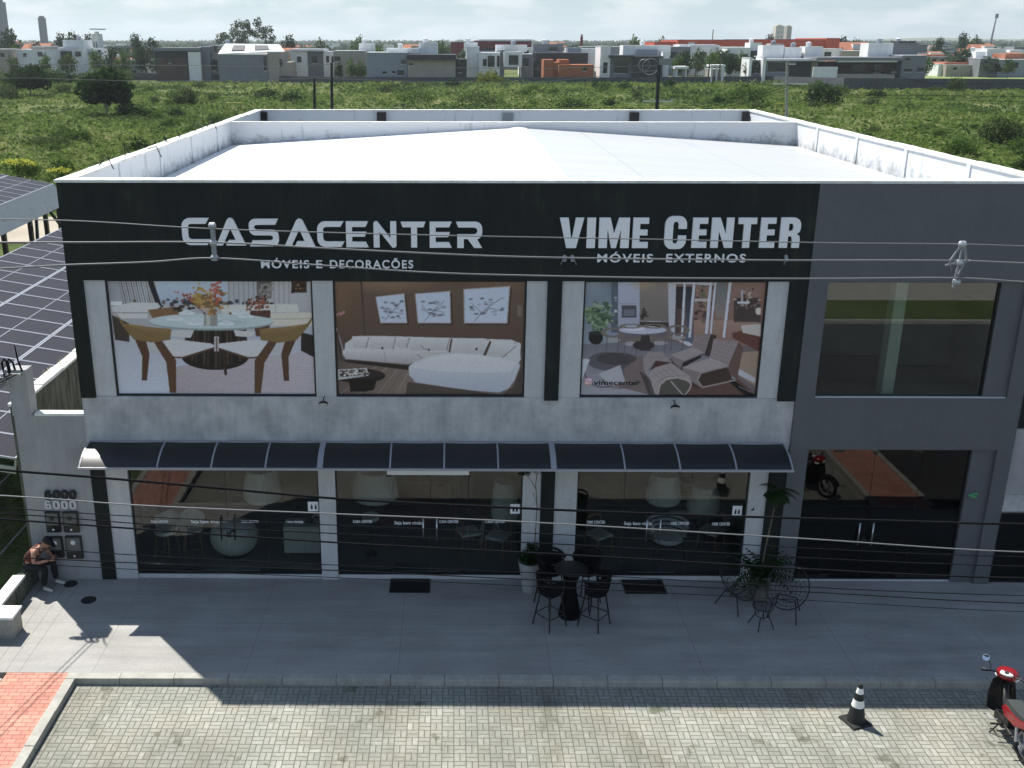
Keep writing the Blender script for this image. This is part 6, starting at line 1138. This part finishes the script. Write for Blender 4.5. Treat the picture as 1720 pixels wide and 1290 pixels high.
# ---------------------------------------------------------------- long wall round the housing estate
wl = thing('estate_wall', 'long dark grey block wall between the field and the white houses', 'wall', (0, 0, 0)); wm = stained('dark_block_wall', (.095, .10, .115), (.055, .06, .065), .8, .6, .9, .3)
wp = [(-30, 290, 1.9), (-97, 287, 1.9)]
pts_ = [(150, 134, 122), (202, 134, 122), (560, 139, 129.5), (1000, 139.5, 130), (1290, 139, 128), (1416, 150, 131), (1800, 151, 133)]
P_ = [(atz(u, v, -.1), aty(u, vt, atz(u, v, -.1).y).z) for u, v, vt in pts_]
for (a, za), (b, zb) in zip(P_[:-1], P_[1:]):
    n = Vector((-(b-a).y, (b-a).x, 0)).normalized()*.3; MB().hexa([(a.x, a.y, -.3), (b.x, b.y, -.3), (b.x+n.x, b.y+n.y, -.3), (a.x+n.x, a.y+n.y, -.3)], [(a.x, a.y, za), (b.x, b.y, zb), (b.x+n.x, b.y+n.y, zb), (a.x+n.x, a.y+n.y, za)]).build('wall_run', wm, wl)
# ---------------------------------------------------------------- houses of the estate (measured in three enlarged strips of the photograph)
OU = (0, 560, 1120); zx = lambda s, x: OU[s]+x/2.867; zv = lambda v: v/2.867
hm = dict(w=stained('house_white', (.82, .82, .81), (.45, .46, .46), .4, .5, .8, .3), g=stained('house_grey', (.21, .22, .24), (.15, .16, .17), .5, .4, .8, .3), bl=stained('house_blue_grey', (.25, .28, .33), (.19, .22, .26), .5, .4, .8, .3), d=plain('house_dark', (.035, .037, .042), .6, .2, .3), b=stained('house_beige', (.36, .32, .28), (.26, .23, .20), .5, .4, .8, .3), br=plain('house_brown', (.075, .05, .04), .8, .2, .4), o=stained('brick_orange', (.36, .13, .06), (.26, .10, .05), .6, .3, .9, .6), win=plain('dark_window', (.012, .015, .018), .12, .2, .4, spec=.6), red=plain('dark_red_metal', (.16, .018, .03), .6, .1, .2), or_=plain('orange_red_metal', (.56, .085, .04), .6, .1, .2), tr=stained('terracotta_roof', (.40, .16, .09), (.28, .11, .07), .6, .3, .9, .4), lw=plain('pale_roof_sheet', (.60, .62, .64), .4, .1, .3), cr=plain('cream_tower', (.55, .50, .42), .8, .06, .2))
def house(s, label, y, boxes, wins=(), name='house', cat='house', group='houses of the estate'):
    """boxes: (part, x0, x1, v_top, v_base or None, front offset, depth, material) in the strip's pixels"""
    cx = sum(b[1]+b[2] for b in boxes)/2/len(boxes); c0 = aty(zx(s, cx), zv(360), y); r = thing(name, label, cat, (c0.x, y, -.2), 0, group); k = [0]
    for (part, x0, x1, vt, vb, dy, dep, m) in boxes:
        k[0] += 1; yy = y+dy+.01*k[0]; a = aty(zx(s, x0), zv(vt), yy); b = aty(zx(s, x1), zv(vb) if vb else 100, yy); z0 = b.z+.2 if vb else 0.0
        o = MB().box(a.x-c0.x, b.x-c0.x, yy-y, yy-y+dep, min(z0, a.z), a.z+.2).build(part, hm[m], r)
        if part in ('upper_wall', 'roof_tower') and m in ('w', 'g') and dep > 3: tk = V(((a.x+b.x)/2-c0.x+(.6 if k[0] % 2 else -.8), yy-y+dep*.5, a.z+.2)); MB().lathe([(.62, 0), (.75, .9), (.72, 1.05), (.2, 1.25)], tk, 12).build('water_tank', hm['bl' if k[0] % 2 else 'lw'], r, smooth=.6)
        if part == 'wall' and m not in ('o',): MB().box(a.x-c0.x-.08, b.x-c0.x+.08, yy-y-.08, yy-y+dep+.08, a.z+.2, a.z+.32).build('parapet_cap', hm['lw'] if m in ('w', 'b', 'g', 'bl') else hm['g'], o)
    for q in wins:
        (x0, x1, vt, vb), dy = q[:4], (q[4] if len(q) > 4 else 0); yy = y+dy; a = aty(zx(s, x0), zv(vt), yy-.06); b = aty(zx(s, x1), zv(vb), yy-.06)
        f = MB().box(a.x-c0.x, b.x-c0.x, yy-y-.09, yy-y-.03, b.z+.2, a.z+.2).build('window', hm['win'], r)
        MB().box(a.x-c0.x-.07, b.x-c0.x+.07, yy-y-.11, yy-y-.0, b.z+.08, b.z+.195).build('sill', hm['lw'], f)
    return r
Y0 = 275
house(0, 'dark brown and black modern house with one tall white slab, behind the field tree', Y0+4, [('wall', 745, 952, 246, None, 0, 12, 'd'), ('lower_wall', 752, 904, 280, None, -1, 1.2, 'br'), ('wall_slab', 904, 964, 250, None, -1.6, 1.6, 'w'), ('roof', 738, 956, 230, 245, -2, 15, 'g')], [(810, 822, 286, 304, -1.02)])
house(0, 'tall bare concrete house beside the white slab house', Y0+5, [('wall', 968, 1012, 226, None, 0, 9, 'g'), ('wall', 1012, 1060, 220, None, 2, 9, 'b'), ('upper_wall', 1060, 1095, 213, 262, 4, 6, 'w')], [(1020, 1050, 288, 345, 2), (1030, 1046, 222, 250, 2)])
gh = house(0, 'long grey house with a white pitched roof and solar panels', Y0, [('wall', 1050, 1288, 264, None, 0, 16, 'g'), ('wall', 1288, 1345, 250, None, 0, 16, 'b'), ('lower_wall', 1345, 1395, 300, None, .5, 12, 'b')], [(1345, 1360, 284, 326, .4), (1268, 1286, 272, 340), (1015, 1040, 285, 340, 1)])
a, b, c_, d_ = aty(zx(0, 1050), zv(263), Y0), aty(zx(0, 1372), zv(252), Y0), aty(zx(0, 1345), zv(218), Y0+9), aty(zx(0, 1085), zv(214), Y0+9)
off = gh.location; MB().slab([a-off, b-off, c_-off, d_-off], .25).build('roof', hm['lw'], gh)
q = MB(); 
for (t0, t1) in ((.18, .38), (.55, .78)): 
    lo0, lo1 = a.lerp(b, t0), a.lerp(b, t1); hi0, hi1 = d_.lerp(c_, t0), d_.lerp(c_, t1); u_ = V((0, -.12, .3)); q.slab([lo0.lerp(hi0, .25)-off+u_, lo1.lerp(hi1, .25)-off+u_, lo1.lerp(hi1, .8)-off+u_, lo0.lerp(hi0, .8)-off+u_], .06)
q.build('solar_panels', hm['d'], gh)
house(0, 'low white house with dark gaps next to the gable of the long grey house', Y0+16, [('wall', 1396, 1480, 240, None, 0, 10, 'w'), ('wall', 1480, 1556, 250, None, 1, 10, 'g'), ('roof', 1400, 1560, 236, 246, -1, 12, 'lw')], [(1430, 1452, 272, 300), (1500, 1530, 268, 304, 1)])
house(0, 'small white house beyond the two timber poles', Y0+16, [('wall', 1556, 1622, 250, None, 0, 9, 'w')], [(1570, 1585, 270, 300), (1596, 1612, 272, 300)])
house(0, 'low beige flat house behind the timber poles', Y0+12, [('wall', 1622, 1760, 248, None, 0, 10, 'b')], [(1650, 1680, 270, 296), (1700, 1735, 274, 296)])
house(0, 'white two storey house with a dark lower front left of the brown house', Y0+40, [('wall', 240, 405, 230, None, 0, 10, 'w'), ('lower_wall', 268, 345, 246, 300, -1, 1, 'd'), ('upper_wall', 300, 405, 192, 240, 1, 8, 'w')], [(360, 392, 248, 272)])
house(0, 'pale house with a balcony behind the dark round tree', Y0+45, [('wall', 405, 492, 238, None, 0, 10, 'w'), ('balcony', 425, 492, 252, 262, -1.5, 1.6, 'g')], [(440, 462, 262, 278), (470, 486, 240, 252)])
house(0, 'long low white house at the far side of the field', Y0+30, [('wall', 78, 242, 242, None, 0, 10, 'w'), ('wall', 150, 240, 224, None, 3, 8, 'b')], [(110, 128, 256, 274), (180, 206, 250, 272)])
house(0, 'pale grey house at the frame edge beyond the bushy tree', Y0+26, [('wall', -60, 40, 238, None, 0, 10, 'b')], [(0, 22, 254, 276)])
house(1, 'low beige flat roofed house before the white rooftop block', Y0+6, [('wall', 0, 152, 246, None, 0, 10, 'b'), ('upper_wall', 122, 196, 208, 250, 8, 5, 'w')], [(4, 34, 272, 296)])
house(1, 'blank blue grey house standing against the long wall', Y0-4, [('wall', 158, 356, 254, None, 0, 12, 'bl'), ('upper_wall', 256, 412, 232, 258, 6, 6, 'w')], [(324, 350, 290, 308), (236, 256, 344, 356), (282, 298, 342, 354), (308, 340, 338, 362)])
house(1, 'beige house under a thick black flat roof', Y0-5, [('wall', 358, 588, 292, None, 0, 12, 'b'), ('roof', 352, 592, 263, 291, -1.2, 14, 'd'), ('lower_wall', 588, 642, 285, None, 1, 10, 'd'), ('upper_wall', 410, 502, 206, 262, 10, 6, 'w')], [(365, 384, 304, 316), (600, 618, 292, 350, .9)])
house(1, 'large white two storey house with deep window boxes', Y0+6, [('wall', 640, 702, 226, None, 2, 12, 'w'), ('wall', 702, 802, 256, None, 0, 12, 'w'), ('wall', 802, 824, 240, None, 1, 12, 'g'), ('window_box', 822, 908, 250, 322, -2, 4, 'w'), ('wall', 906, 960, 262, None, 1, 10, 'g'), ('upper_wall', 630, 694, 205, 246, 9, 5, 'w'), ('upper_wall', 784, 932, 216, 250, 9, 5, 'w')], [(744, 776, 268, 322), (788, 800, 268, 322), (845, 890, 266, 312, -2.02), (720, 738, 284, 318), (912, 940, 280, 320, 1), (715, 780, 232, 246, 2)])
house(1, 'black flat house with a grey upper block behind the brick shell', Y0+8, [('wall', 975, 1226, 256, None, 0, 12, 'd'), ('upper_wall', 962, 1104, 212, 258, 4, 6, 'g'), ('upper_wall', 1128, 1192, 230, 258, 4, 6, 'bl'), ('wall', 1192, 1292, 236, None, 6, 8, 'w')], [(1040, 1080, 228, 246, 4)])
br_ = house(1, 'unfinished orange brick shell without a roof', Y0-3, [('wall', 1014, 1062, 287, None, 0, 8, 'o'), ('wall', 1062, 1088, 300, None, .5, 8, 'o'), ('wall', 1088, 1136, 287, None, 1, 8, 'o'), ('wall', 1086, 1256, 312, None, -2, 9, 'o')], [(1200, 1218, 322, 342, -2.0)])
house(1, 'modern white house with a black box storey and white frame window', Y0-2, [('wall', 1288, 1334, 224, None, 0, 11, 'w'), ('roof', 1330, 1452, 266, 280, -1.5, 10, 'd'), ('wall', 1334, 1444, 281, None, 1, 9, 'g'), ('wall', 1444, 1588, 272, None, 0, 10, 'd'), ('wall', 1588, 1618, 250, None, 1, 9, 'w'), ('upper_wall', 1396, 1622, 218, 268, 5, 6, 'w'), ('upper_wall', 1460, 1560, 238, 266, 4, 1, 'bl')], [(1352, 1418, 296, 352, .98), (1300, 1318, 300, 352)])
house(2, 'small white canopy hut by the long wall', Y0-4, [('roof', 38, 106, 320, 332, -1, 6, 'w'), ('post_wall', 46, 56, 332, None, 0, 4, 'w'), ('post_wall', 90, 100, 332, None, 0, 4, 'w')], (), 'canopy_hut', 'hut')
house(2, 'house shell of pale bare columns by the palms', Y0-5, [('column', 214, 226, 320, None, 0, 1, 'w'), ('column', 240, 250, 322, None, 0, 1, 'w'), ('column', 266, 280, 318, None, 0, 1, 'w'), ('wall', 210, 284, 334, None, 4, 6, 'b'), ('lintel', 212, 282, 312, 322, 0, 5, 'w')], ())
house(2, 'white framed house with blue grey glass and white roof towers', Y0-3, [('wall', 400, 412, 280, None, -1, 8, 'w'), ('wall', 412, 472, 290, None, 1, 8, 'g'), ('wall', 466, 480, 274, None, -1.5, 9, 'w'), ('wall', 480, 594, 292, None, 0, 9, 'bl'), ('wall', 594, 700, 296, None, .5, 9, 'd'), ('roof', 476, 702, 284, 294, -2, 12, 'lw'), ('roof_tower', 464, 560, 218, 284, 6, 5, 'w'), ('roof_tower', 500, 560, 210, 230, 7, 4, 'b'), ('roof_tower', 570, 646, 228, 284, 6, 5, 'w'), ('roof_tower', 668, 746, 224, 284, 5, 5, 'w'), ('wall', 700, 730, 284, None, .5, 8, 'b')], [(420, 462, 300, 352, .98), (490, 536, 302, 346), (544, 590, 302, 346)])
house(2, 'wide house under construction with a dark open front behind a white fence', Y0-7, [('wall', 830, 1136, 300, None, 3, 9, 'br'), ('roof', 722, 1142, 276, 292, -2, 14, 'g'), ('lintel', 826, 1110, 290, 299, -1.8, 2, 'w'), ('wall', 1136, 1252, 268, None, 0, 10, 'g'), ('upper_wall', 974, 1084, 208, 276, 8, 6, 'w'), ('upper_wall', 1084, 1204, 206, 276, 9, 6, 'g'), ('roof', 1120, 1200, 198, 206, 8, 6, 'd'), ('fence_panel', 706, 818, 322, 374, -4, .3, 'w'), ('lower_wall', 818, 1108, 356, None, -1, 1, 'b'), ('wall', 724, 830, 300, None, 5, 7, 'd')], [(890, 950, 312, 356, 2.98), (1144, 1180, 332, 346), (1206, 1236, 326, 346), (1150, 1168, 280, 294), (1000, 1030, 310, 350, 2.98), (1084, 1106, 332, 346, -.99)])
house(2, 'long blue grey wall house under an orange tiled roof near the frame edge', Y0+40, [('wall', 1512, 1600, 282, None, 0, 10, 'g'), ('wall', 1600, 1760, 288, None, -.5, 10, 'bl'), ('roof', 1632, 1790, 258, 284, 6, 8, 'tr'), ('upper_wall', 1490, 1532, 248, 290, 6, 8, 'w')], [(1650, 1690, 300, 330, -.5)])
house(2, 'low beige house with a tiled roof beyond the sports lawn', Y0+45, [('wall', 1348, 1486, 314, None, 0, 9, 'b'), ('roof', 1340, 1450, 300, 316, 2, 9, 'tr'), ('wall', 1310, 1348, 310, None, 3, 9, 'w')], [(1380, 1396, 324, 338)])
house(2, 'pink and cream row house behind the wide construction', Y0+70, [('wall', 1254, 1352, 274, None, 0, 9, 'b'), ('roof', 1250, 1350, 262, 276, 2, 9, 'tr')], [(1280, 1296, 284, 300), (1320, 1334, 284, 300)])
house(1, 'long dark red shed behind the white houses', 420, [('wall', 566, 700, 203, None, 0, 30, 'red'), ('wall', 684, 952, 196, None, 5, 30, 'red'), ('roof', 700, 956, 190, 198, 4, 30, 'lw')], (), 'long_shed', 'shed', 'long coloured sheds')
sh_ = house(2, 'very long orange red shed beyond the houses', 440, [('wall', 52, 396, 192, None, 0, 40, 'or_'), ('wall', 390, 776, 190, None, 2, 40, 'or_'), ('end_wall', 770, 822, 183, None, 1, 42, 'or_'), ('wall', -60, 60, 202, None, 3, 40, 'or_'), ('wall', 106, 132, 205, 222, -1, 1, 'w')], (), 'long_shed', 'shed', 'long coloured sheds')
house(2, 'low grey flat roofs in a row before the orange red shed', 330, [('wall', -20, 110, 226, None, 0, 12, 'g'), ('wall', 110, 250, 220, None, 3, 12, 'w'), ('roof', 60, 240, 214, 226, 6, 10, 'lw'), ('wall', 250, 420, 228, None, 1, 12, 'g')], [(20, 50, 250, 280), (160, 190, 250, 280, 3), (300, 330, 250, 280, 1)])
house(2, 'white flat house with a dark band before the orange red shed', 318, [('wall', 292, 400, 232, None, 0, 10, 'w'), ('upper_wall', 402, 456, 206, 250, 3, 6, 'w'), ('wall', 400, 470, 246, None, 1, 9, 'd')], [(310, 340, 262, 296), (360, 388, 262, 296)])
house(2, 'grey and white flat house behind the white roof towers', 330, [('wall', 440, 700, 244, None, 0, 10, 'g'), ('wall', 700, 840, 236, None, 2, 10, 'w'), ('wall', 840, 1000, 246, None, 1, 10, 'b')], [(760, 790, 250, 276, 2)])
house(1, 'pale row of flat houses behind the brick shell', 330, [('wall', 900, 1060, 232, None, 0, 10, 'w'), ('wall', 1200, 1420, 226, None, 2, 10, 'g'), ('wall', 1560, 1680, 232, None, 1, 10, 'w')], [(920, 940, 244, 262), (1240, 1270, 240, 262, 2)])
# towers and masts on the skyline
def tower(label, u0, u1, vt, y, m, dep=14, cap=None, name='tower_block', cat='tower block'):
    a, b = aty(u0, vt, y), aty(u1, 70, y); r = thing(name, label, cat, ((a.x+b.x)/2, y, -.2), 0, 'towers on the skyline'); w = (b.x-a.x)/2
    MB().box(-w, w, 0, dep, 0, a.z).build('wall', m, r); st = MB(); n = int(a.z/6)
    for i in range(n):
        for q in (-.55, .25): st.box(w*q, w*(q+.3), -.3, -.05, 6*i+2, 6*i+4.4)
    if w > .6: st.build('window_band', hm['g'], r)
    MB().box(-w*.5, w*.5, 2, dep-2, a.z, a.z*1.03+.5).build('roof_block', m, r); return r
tower('slim grey tower block on the skyline far beyond the bushy tree', 63, 71, 29, 900, hm['g'])
tower('wider cream tower block of the far pair', 1304, 1315, 43, 1500, hm['cr']); tower('narrower grey tower block of the far pair', 1322.5, 1328, 44, 1520, hm['b'])
tw = tower('lattice sided high rise at the very edge of the view', -14, 3, 2, 700, hm['g'])
r = tower('white water tower with a wide top among the far houses', 153, 165, 56, 420, hm['w'], 6, None, 'water_tower', 'water tower'); a = aty(151, 50, 419); b = aty(167, 54, 419); MB().box(a.x-r.location.x, b.x-r.location.x, -1.5, 7.5, b.z+1.1, b.z+1.6).build('tank_rim', hm['w'], r)
r = tower('thin dark red chimney above the black flat house', 975.5, 979, 61, 380, hm['red'], 1.2, None, 'chimney', 'chimney')
p = aty(1672, 24, 800); r = thing('radio_mast', 'thin grey radio mast on the skyline above the tiled roofs', 'mast', (p.x, 800, -.2), 0, 'towers on the skyline'); MB().tube([(-.8, 0, 0), (1.2, 0, p.z)], [1.0, .35], 6).build('mast_shaft', hm['g'], r); MB().box(.3, 2.2, -.8, .8, p.z-2.5, p.z+.5).build('antenna_head', hm['g'], r)
r = thing('radio_mast', 'short thin mast above the orange red shed', 'mast', (aty(1198, 50, 600).x, 600, -.2), 0, 'towers on the skyline'); MB().tube([(0, 0, 0), (0, 0, aty(1198, 49, 600).z)], .3, 5).build('mast_shaft', hm['g'], r)
# ---- the tall group of thin crowned trees
EUC = {0: [(0, 0, .84, .8, .7, .11), (-.5, .1, .70, .55, .5, .10), (.5, 0, .66, .5, .5, .09), (.1, 0, .52, .6, .5, .08)], 1: [(0, 0, .86, .6, .6, .10), (.4, .1, .72, .7, .5, .08), (-.4, 0, .62, .5, .5, .08)]}
for i, (u, vt, hw, y, k, lab) in enumerate(((402, 29, 15, 470, 0, 'tall thin crowned tree, the one nearest the dark brown house in its clump'), (416, 31, 12, 475, 1, 'tall thin crowned tree in the middle of the skyline clump'), (434, 27, 12, 480, 1, 'tallest thin crowned tree of the skyline clump'), (450, 40, 14, 470, 0, 'tall spreading tree at the outer side of the skyline clump'), (395, 48, 20, 460, 0, 'broad lower tree in front of the skyline clump'), (376, 52, 14, 465, 0, 'low round tree at the near foot of the skyline clump'))):
    h = aty(u, vt, y).z+.2; w = hw*(y-CAM[1])/FPX; o = make_tree('tall_tree', lab, 'tree', h, w, EUC[k], M['leaff'], 420, .6, 90+i, 'tall thin crowned trees on the skyline', 'barkp', .022); o.location = (aty(u, 70, y).x, y, -.2)
# palms by the columns
def far_palm(u, vt, y, lab):
    h = aty(u, vt, y).z+.2; r = thing('palm_tree', lab, 'palm', (aty(u, 120, y).x, y, -.2), 0, 'palms by the estate wall'); MB().tube([(0, 0, 0), (.15, 0, h*.78)], [.22, .15], 7).build('trunk', M['bark'], r); f = MB()
    for i in range(16): frond_mesh(f, (.15, 0, h*.78), 2*PI*i/16, .2+.5*(i % 3), h*.42, .7, 7, 1.5)
    f.build('crown', M['leafm'], r)
far_palm(1208, 84, 268, 'bushy palm beside the bare column house'); far_palm(1190, 94, 269, 'smaller palm beside the bushy palm'); far_palm(1168, 98, 270, 'yellowish palm nearest the white canopy hut')
# ---- round trees among and behind the houses, copied
def crown_tree(seed, m): return make_tree('round_tree', '', 'tree', 9.0, 4.6, TREE, m, 650, .5, seed, 'round trees among the far houses', 'bark', .04)
protos = [crown_tree(101, M['leafd']), crown_tree(102, M['leafm']), crown_tree(103, M['leafo'])]
spec = [(15, 49, 16, 430, 0, 'dark round tree below the high rise at the edge of the view'), (106, 57, 10, 440, 0, 'dark round tree before the water tower'), (125, 55, 11, 446, 0, 'second dark round tree before the water tower'), (148, 58, 8, 450, 0, 'small dark tree touching the water tower'), (61, 71, 8, 380, 0, 'dark pointed tree among the white far houses'), (231, 58, 7, 430, 0, 'lone dark round tree on the skyline before the brown house'), (256, 64, 7, 420, 0, 'small dark tree right of the lone skyline tree'), (185, 80, 16, 310, 0, 'dark round tree beside the pale balcony house'), (236, 80, 11, 300, 0, 'dark tree against the side of the brown house'), (160, 86, 10, 305, 1, 'green tree before the pale balcony house'), (485, 60, 12, 420, 0, 'dark tree behind the low white house near the skyline clump'), (602, 62, 16, 480, 1, 'green round tree behind the low beige flat house'), (590, 100, 12, 274, 1, 'bright green tree between the beige house and the blue grey house'), (605, 104, 10, 273, 1, 'lighter green tree touching the blue grey house'), (568, 106, 12, 275, 0, 'dark green tree under the low beige house'), (740, 68, 10, 420, 1, 'green tree before the dark red shed'), (1068, 62, 11, 470, 1, 'round tree behind the black box house on the skyline'), (1112, 64, 12, 480, 2, 'olive tree where the orange red shed begins'), (1150, 86, 18, 290, 0, 'dark tree behind the white canopy hut'), (1230, 90, 16, 285, 0, 'dark tree behind the bare column house'), (1252, 88, 14, 285, 2, 'olive tree between the column house and the white framed house'), (1291, 58, 6, 600, 0, 'small dark tree on the skyline above the orange red shed'), (1414, 62, 8, 520, 0, 'tree at the end of the orange red shed'), (1618, 56, 13, 560, 0, 'big round tree on the skyline above the tiled roofs'), (1640, 62, 14, 540, 2, 'olive tree beside the big skyline tree'), (1575, 64, 16, 520, 0, 'dark tree line over the row houses'), (1500, 100, 10, 300, 1, 'green tree at the corner of the construction house'), (1440, 66, 14, 500, 2, 'olive tree behind the roof of the construction house'), (540, 66, 10, 460, 2, 'olive tree behind the small white house'), (20, 78, 10, 330, 1, 'green tree beside the pale frame edge house')]
spec += [(1175, 84, 14, 300, 2, 'olive tree right behind the small white hut'), (1200, 88, 13, 296, 1, 'bright tree between the hut and the bare columns'), (1140, 92, 10, 288, 1, 'small bright tree beside the white hut'), (1265, 96, 12, 274, 0, 'dark tree beside the bare columns, near the wall'), (640, 76, 10, 330, 1, 'green tree over the blue grey house'), (905, 80, 9, 330, 1, 'green tree between the white house and the black house'), (690, 80, 9, 320, 2, 'olive tree over the black roofed house'), (1560, 96, 12, 300, 1, 'green tree beside the tiled row house'), (1700, 98, 12, 300, 2, 'olive tree before the blue grey wall house'), (500, 88, 10, 296, 1, 'green tree before the low white house by the gable'), (72, 92, 16, 292, 1, 'green tree before the long low white house'), (110, 90, 18, 290, 2, 'olive tree before the white two storey house'), (20, 96, 16, 288, 2, 'olive tree at the frame edge before the pale house'), (205, 88, 16, 294, 1, 'green tree at the start of the long dark wall')]
for i, (u, vt, hw, y, k, lab) in enumerate(spec):
    o = protos[k]; used = o['label'] if 'label' in o.keys() else ''
    if used: o = copy_tree(o)
    h = (aty(u, vt, y).z+.2)/9.0; w = max(hw*(y-CAM[1])/FPX/4.6, .75*h); o['label'] = lab; o.location = (aty(u, 80, y).x, y, -.2); o.scale = (w, w, h*1.02); o.rotation_euler = (0, 0, i*1.7)
# ---- the town further off: plain little houses and trees, a few pixels each
random.seed(5); far_cols = [(hm['w'], hm['lw']), (hm['b'], hm['tr']), (hm['w'], hm['tr']), (hm['g'], hm['lw'])]
fp = []
for i, (mw, mr) in enumerate(far_cols):
    r = thing('town_house', ('small white flat roofed house', 'small beige house with a tiled roof', 'small white house with a tiled roof', 'small grey flat roofed house')[i]+' in the crowded far town', 'house', (0, 0, 0), 0, 'small houses of the far town')
    MB().box(-5, 5, 0, 9, 0, 4.6).box(-1, 5, .5, 8, 4.6, 6.8).build('wall', mw, r)
    if i in (1, 2): MB().hexa([(-5.4, -.4, 4.62), (5.4, -.4, 4.62), (5.4, 9.4, 4.62), (-5.4, 9.4, 4.62)], [(-5.2, 4.3, 7.4), (5.2, 4.3, 7.4), (5.2, 4.7, 7.4), (-5.2, 4.7, 7.4)]).build('roof', mr, r)
    else: MB().box(-5.3, 5.3, -.3, 9.3, 4.62, 4.9).build('roof', mr, r)
    for x in (-3.6, 2.2): MB().box(x, x+1.5, -.06, -.01, 1.2, 2.8).build('window', hm['win'], r)
    fp.append(r)
n = 0
for i in range(170):
    y = CAM[1]+math.exp(random.uniform(math.log(330), math.log(1150))); u = random.choice((random.uniform(-20, 560), random.uniform(1400, 1740), random.uniform(-20, 1740))); k = random.randrange(4) if u > 1380 else random.choice((0, 0, 3, 1)); o = fp[k]
    if i >= 4 or True:
        if n < 4 and k == n: n += 1
        else: o = copy_tree(o)
    o.location = (aty(u, 80, y).x, y, -.2); s = random.uniform(.7, 1.25); o.scale = (s, s, s*random.uniform(.8, 1.15)); o.rotation_euler = (0, 0, random.uniform(-.25, .25))
for i in range(max(0, 0)): pass
tp = make_tree('town_tree', 'small dark tree between the roofs of the far town', 'tree', 8.0, 4.5, TREE, M['leaff'], 260, .85, 110, 'trees of the far town', 'bark', .04)
for i in range(200):
    o = tp if i == 0 else copy_tree(tp); y = CAM[1]+math.exp(random.uniform(math.log(330), math.log(1500))); o.location = (aty(random.uniform(-20, 1740), 80, y).x, y, -.3); s = random.uniform(.5, 1.15); o.scale = (s*1.3, s*1.3, s*.9); o.rotation_euler = (0, 0, random.uniform(0, 6))
# ---- far woods that read as one mass, and hills
def woods():
    R = np.random.RandomState(9); N = 30000; d = np.exp(R.uniform(np.log(800), np.log(3600), N)); x = CAM[0]+d*R.uniform(-.55, .7, N); y = CAM[1]+d
    c = np.stack([x, y, R.uniform(0, 1, N)*(3+d*.0016)], 1); s = (1.4+d*.0013)*R.uniform(.5, 1.3, N); a = R.normal(size=(N, 3)); a /= np.linalg.norm(a, axis=1, keepdims=True); b = np.cross(a, R.normal(size=(N, 3))); b /= np.linalg.norm(b, axis=1, keepdims=True); a *= s[:, None]; b *= s[:, None]*.8
    co = np.stack([c-a, c+b, c+a, c-b], 1).reshape(-1, 3); me = np_mesh('far_woods', co, np.arange(4*N).reshape(N, 4)); me.materials.append(M['leaff']); o = bpy.data.objects.new('far_woods', me); C.objects.link(o); tag(o, kind='stuff')
woods()
hl = MB(); hv = []; n = 60
for j, (dy, kh) in enumerate(((0, 0), (300, .7), (900, 1.0), (1800, .5))):
    for i in range(n+1): x = 2250+i*40; hv.append((x, 5200+dy, -5+kh*(18+50*max(0, mnoise.noise((x*.0011, dy*.001, 7))+.35)*min(1, i/14)*min(1, (n-i)/8))))
hl._add(hv, [(j*(n+1)+i, j*(n+1)+i+1, (j+1)*(n+1)+i+1, (j+1)*(n+1)+i) for j in range(3) for i in range(n)]); tag(hl.build('hills', M['field'], smooth=True), kind='structure')

# ---------------------------------------------------------------- the air
hz_m = bpy.data.materials.new('haze_air'); hz_m.use_nodes = True; nt = hz_m.node_tree; nt.nodes.clear(); o_ = nt.nodes.new('ShaderNodeOutputMaterial'); v_ = nt.nodes.new('ShaderNodeVolumePrincipled')
v_.inputs['Color'].default_value = (.86, .93, .97, 1); v_.inputs['Density'].default_value = .00013; v_.inputs['Anisotropy'].default_value = .35; nt.links.new(v_.outputs[0], o_.inputs['Volume'])
tag(MB().box(-6500, 6500, -50, 9500, -2.5, 130).build('haze', hz_m), kind='stuff')
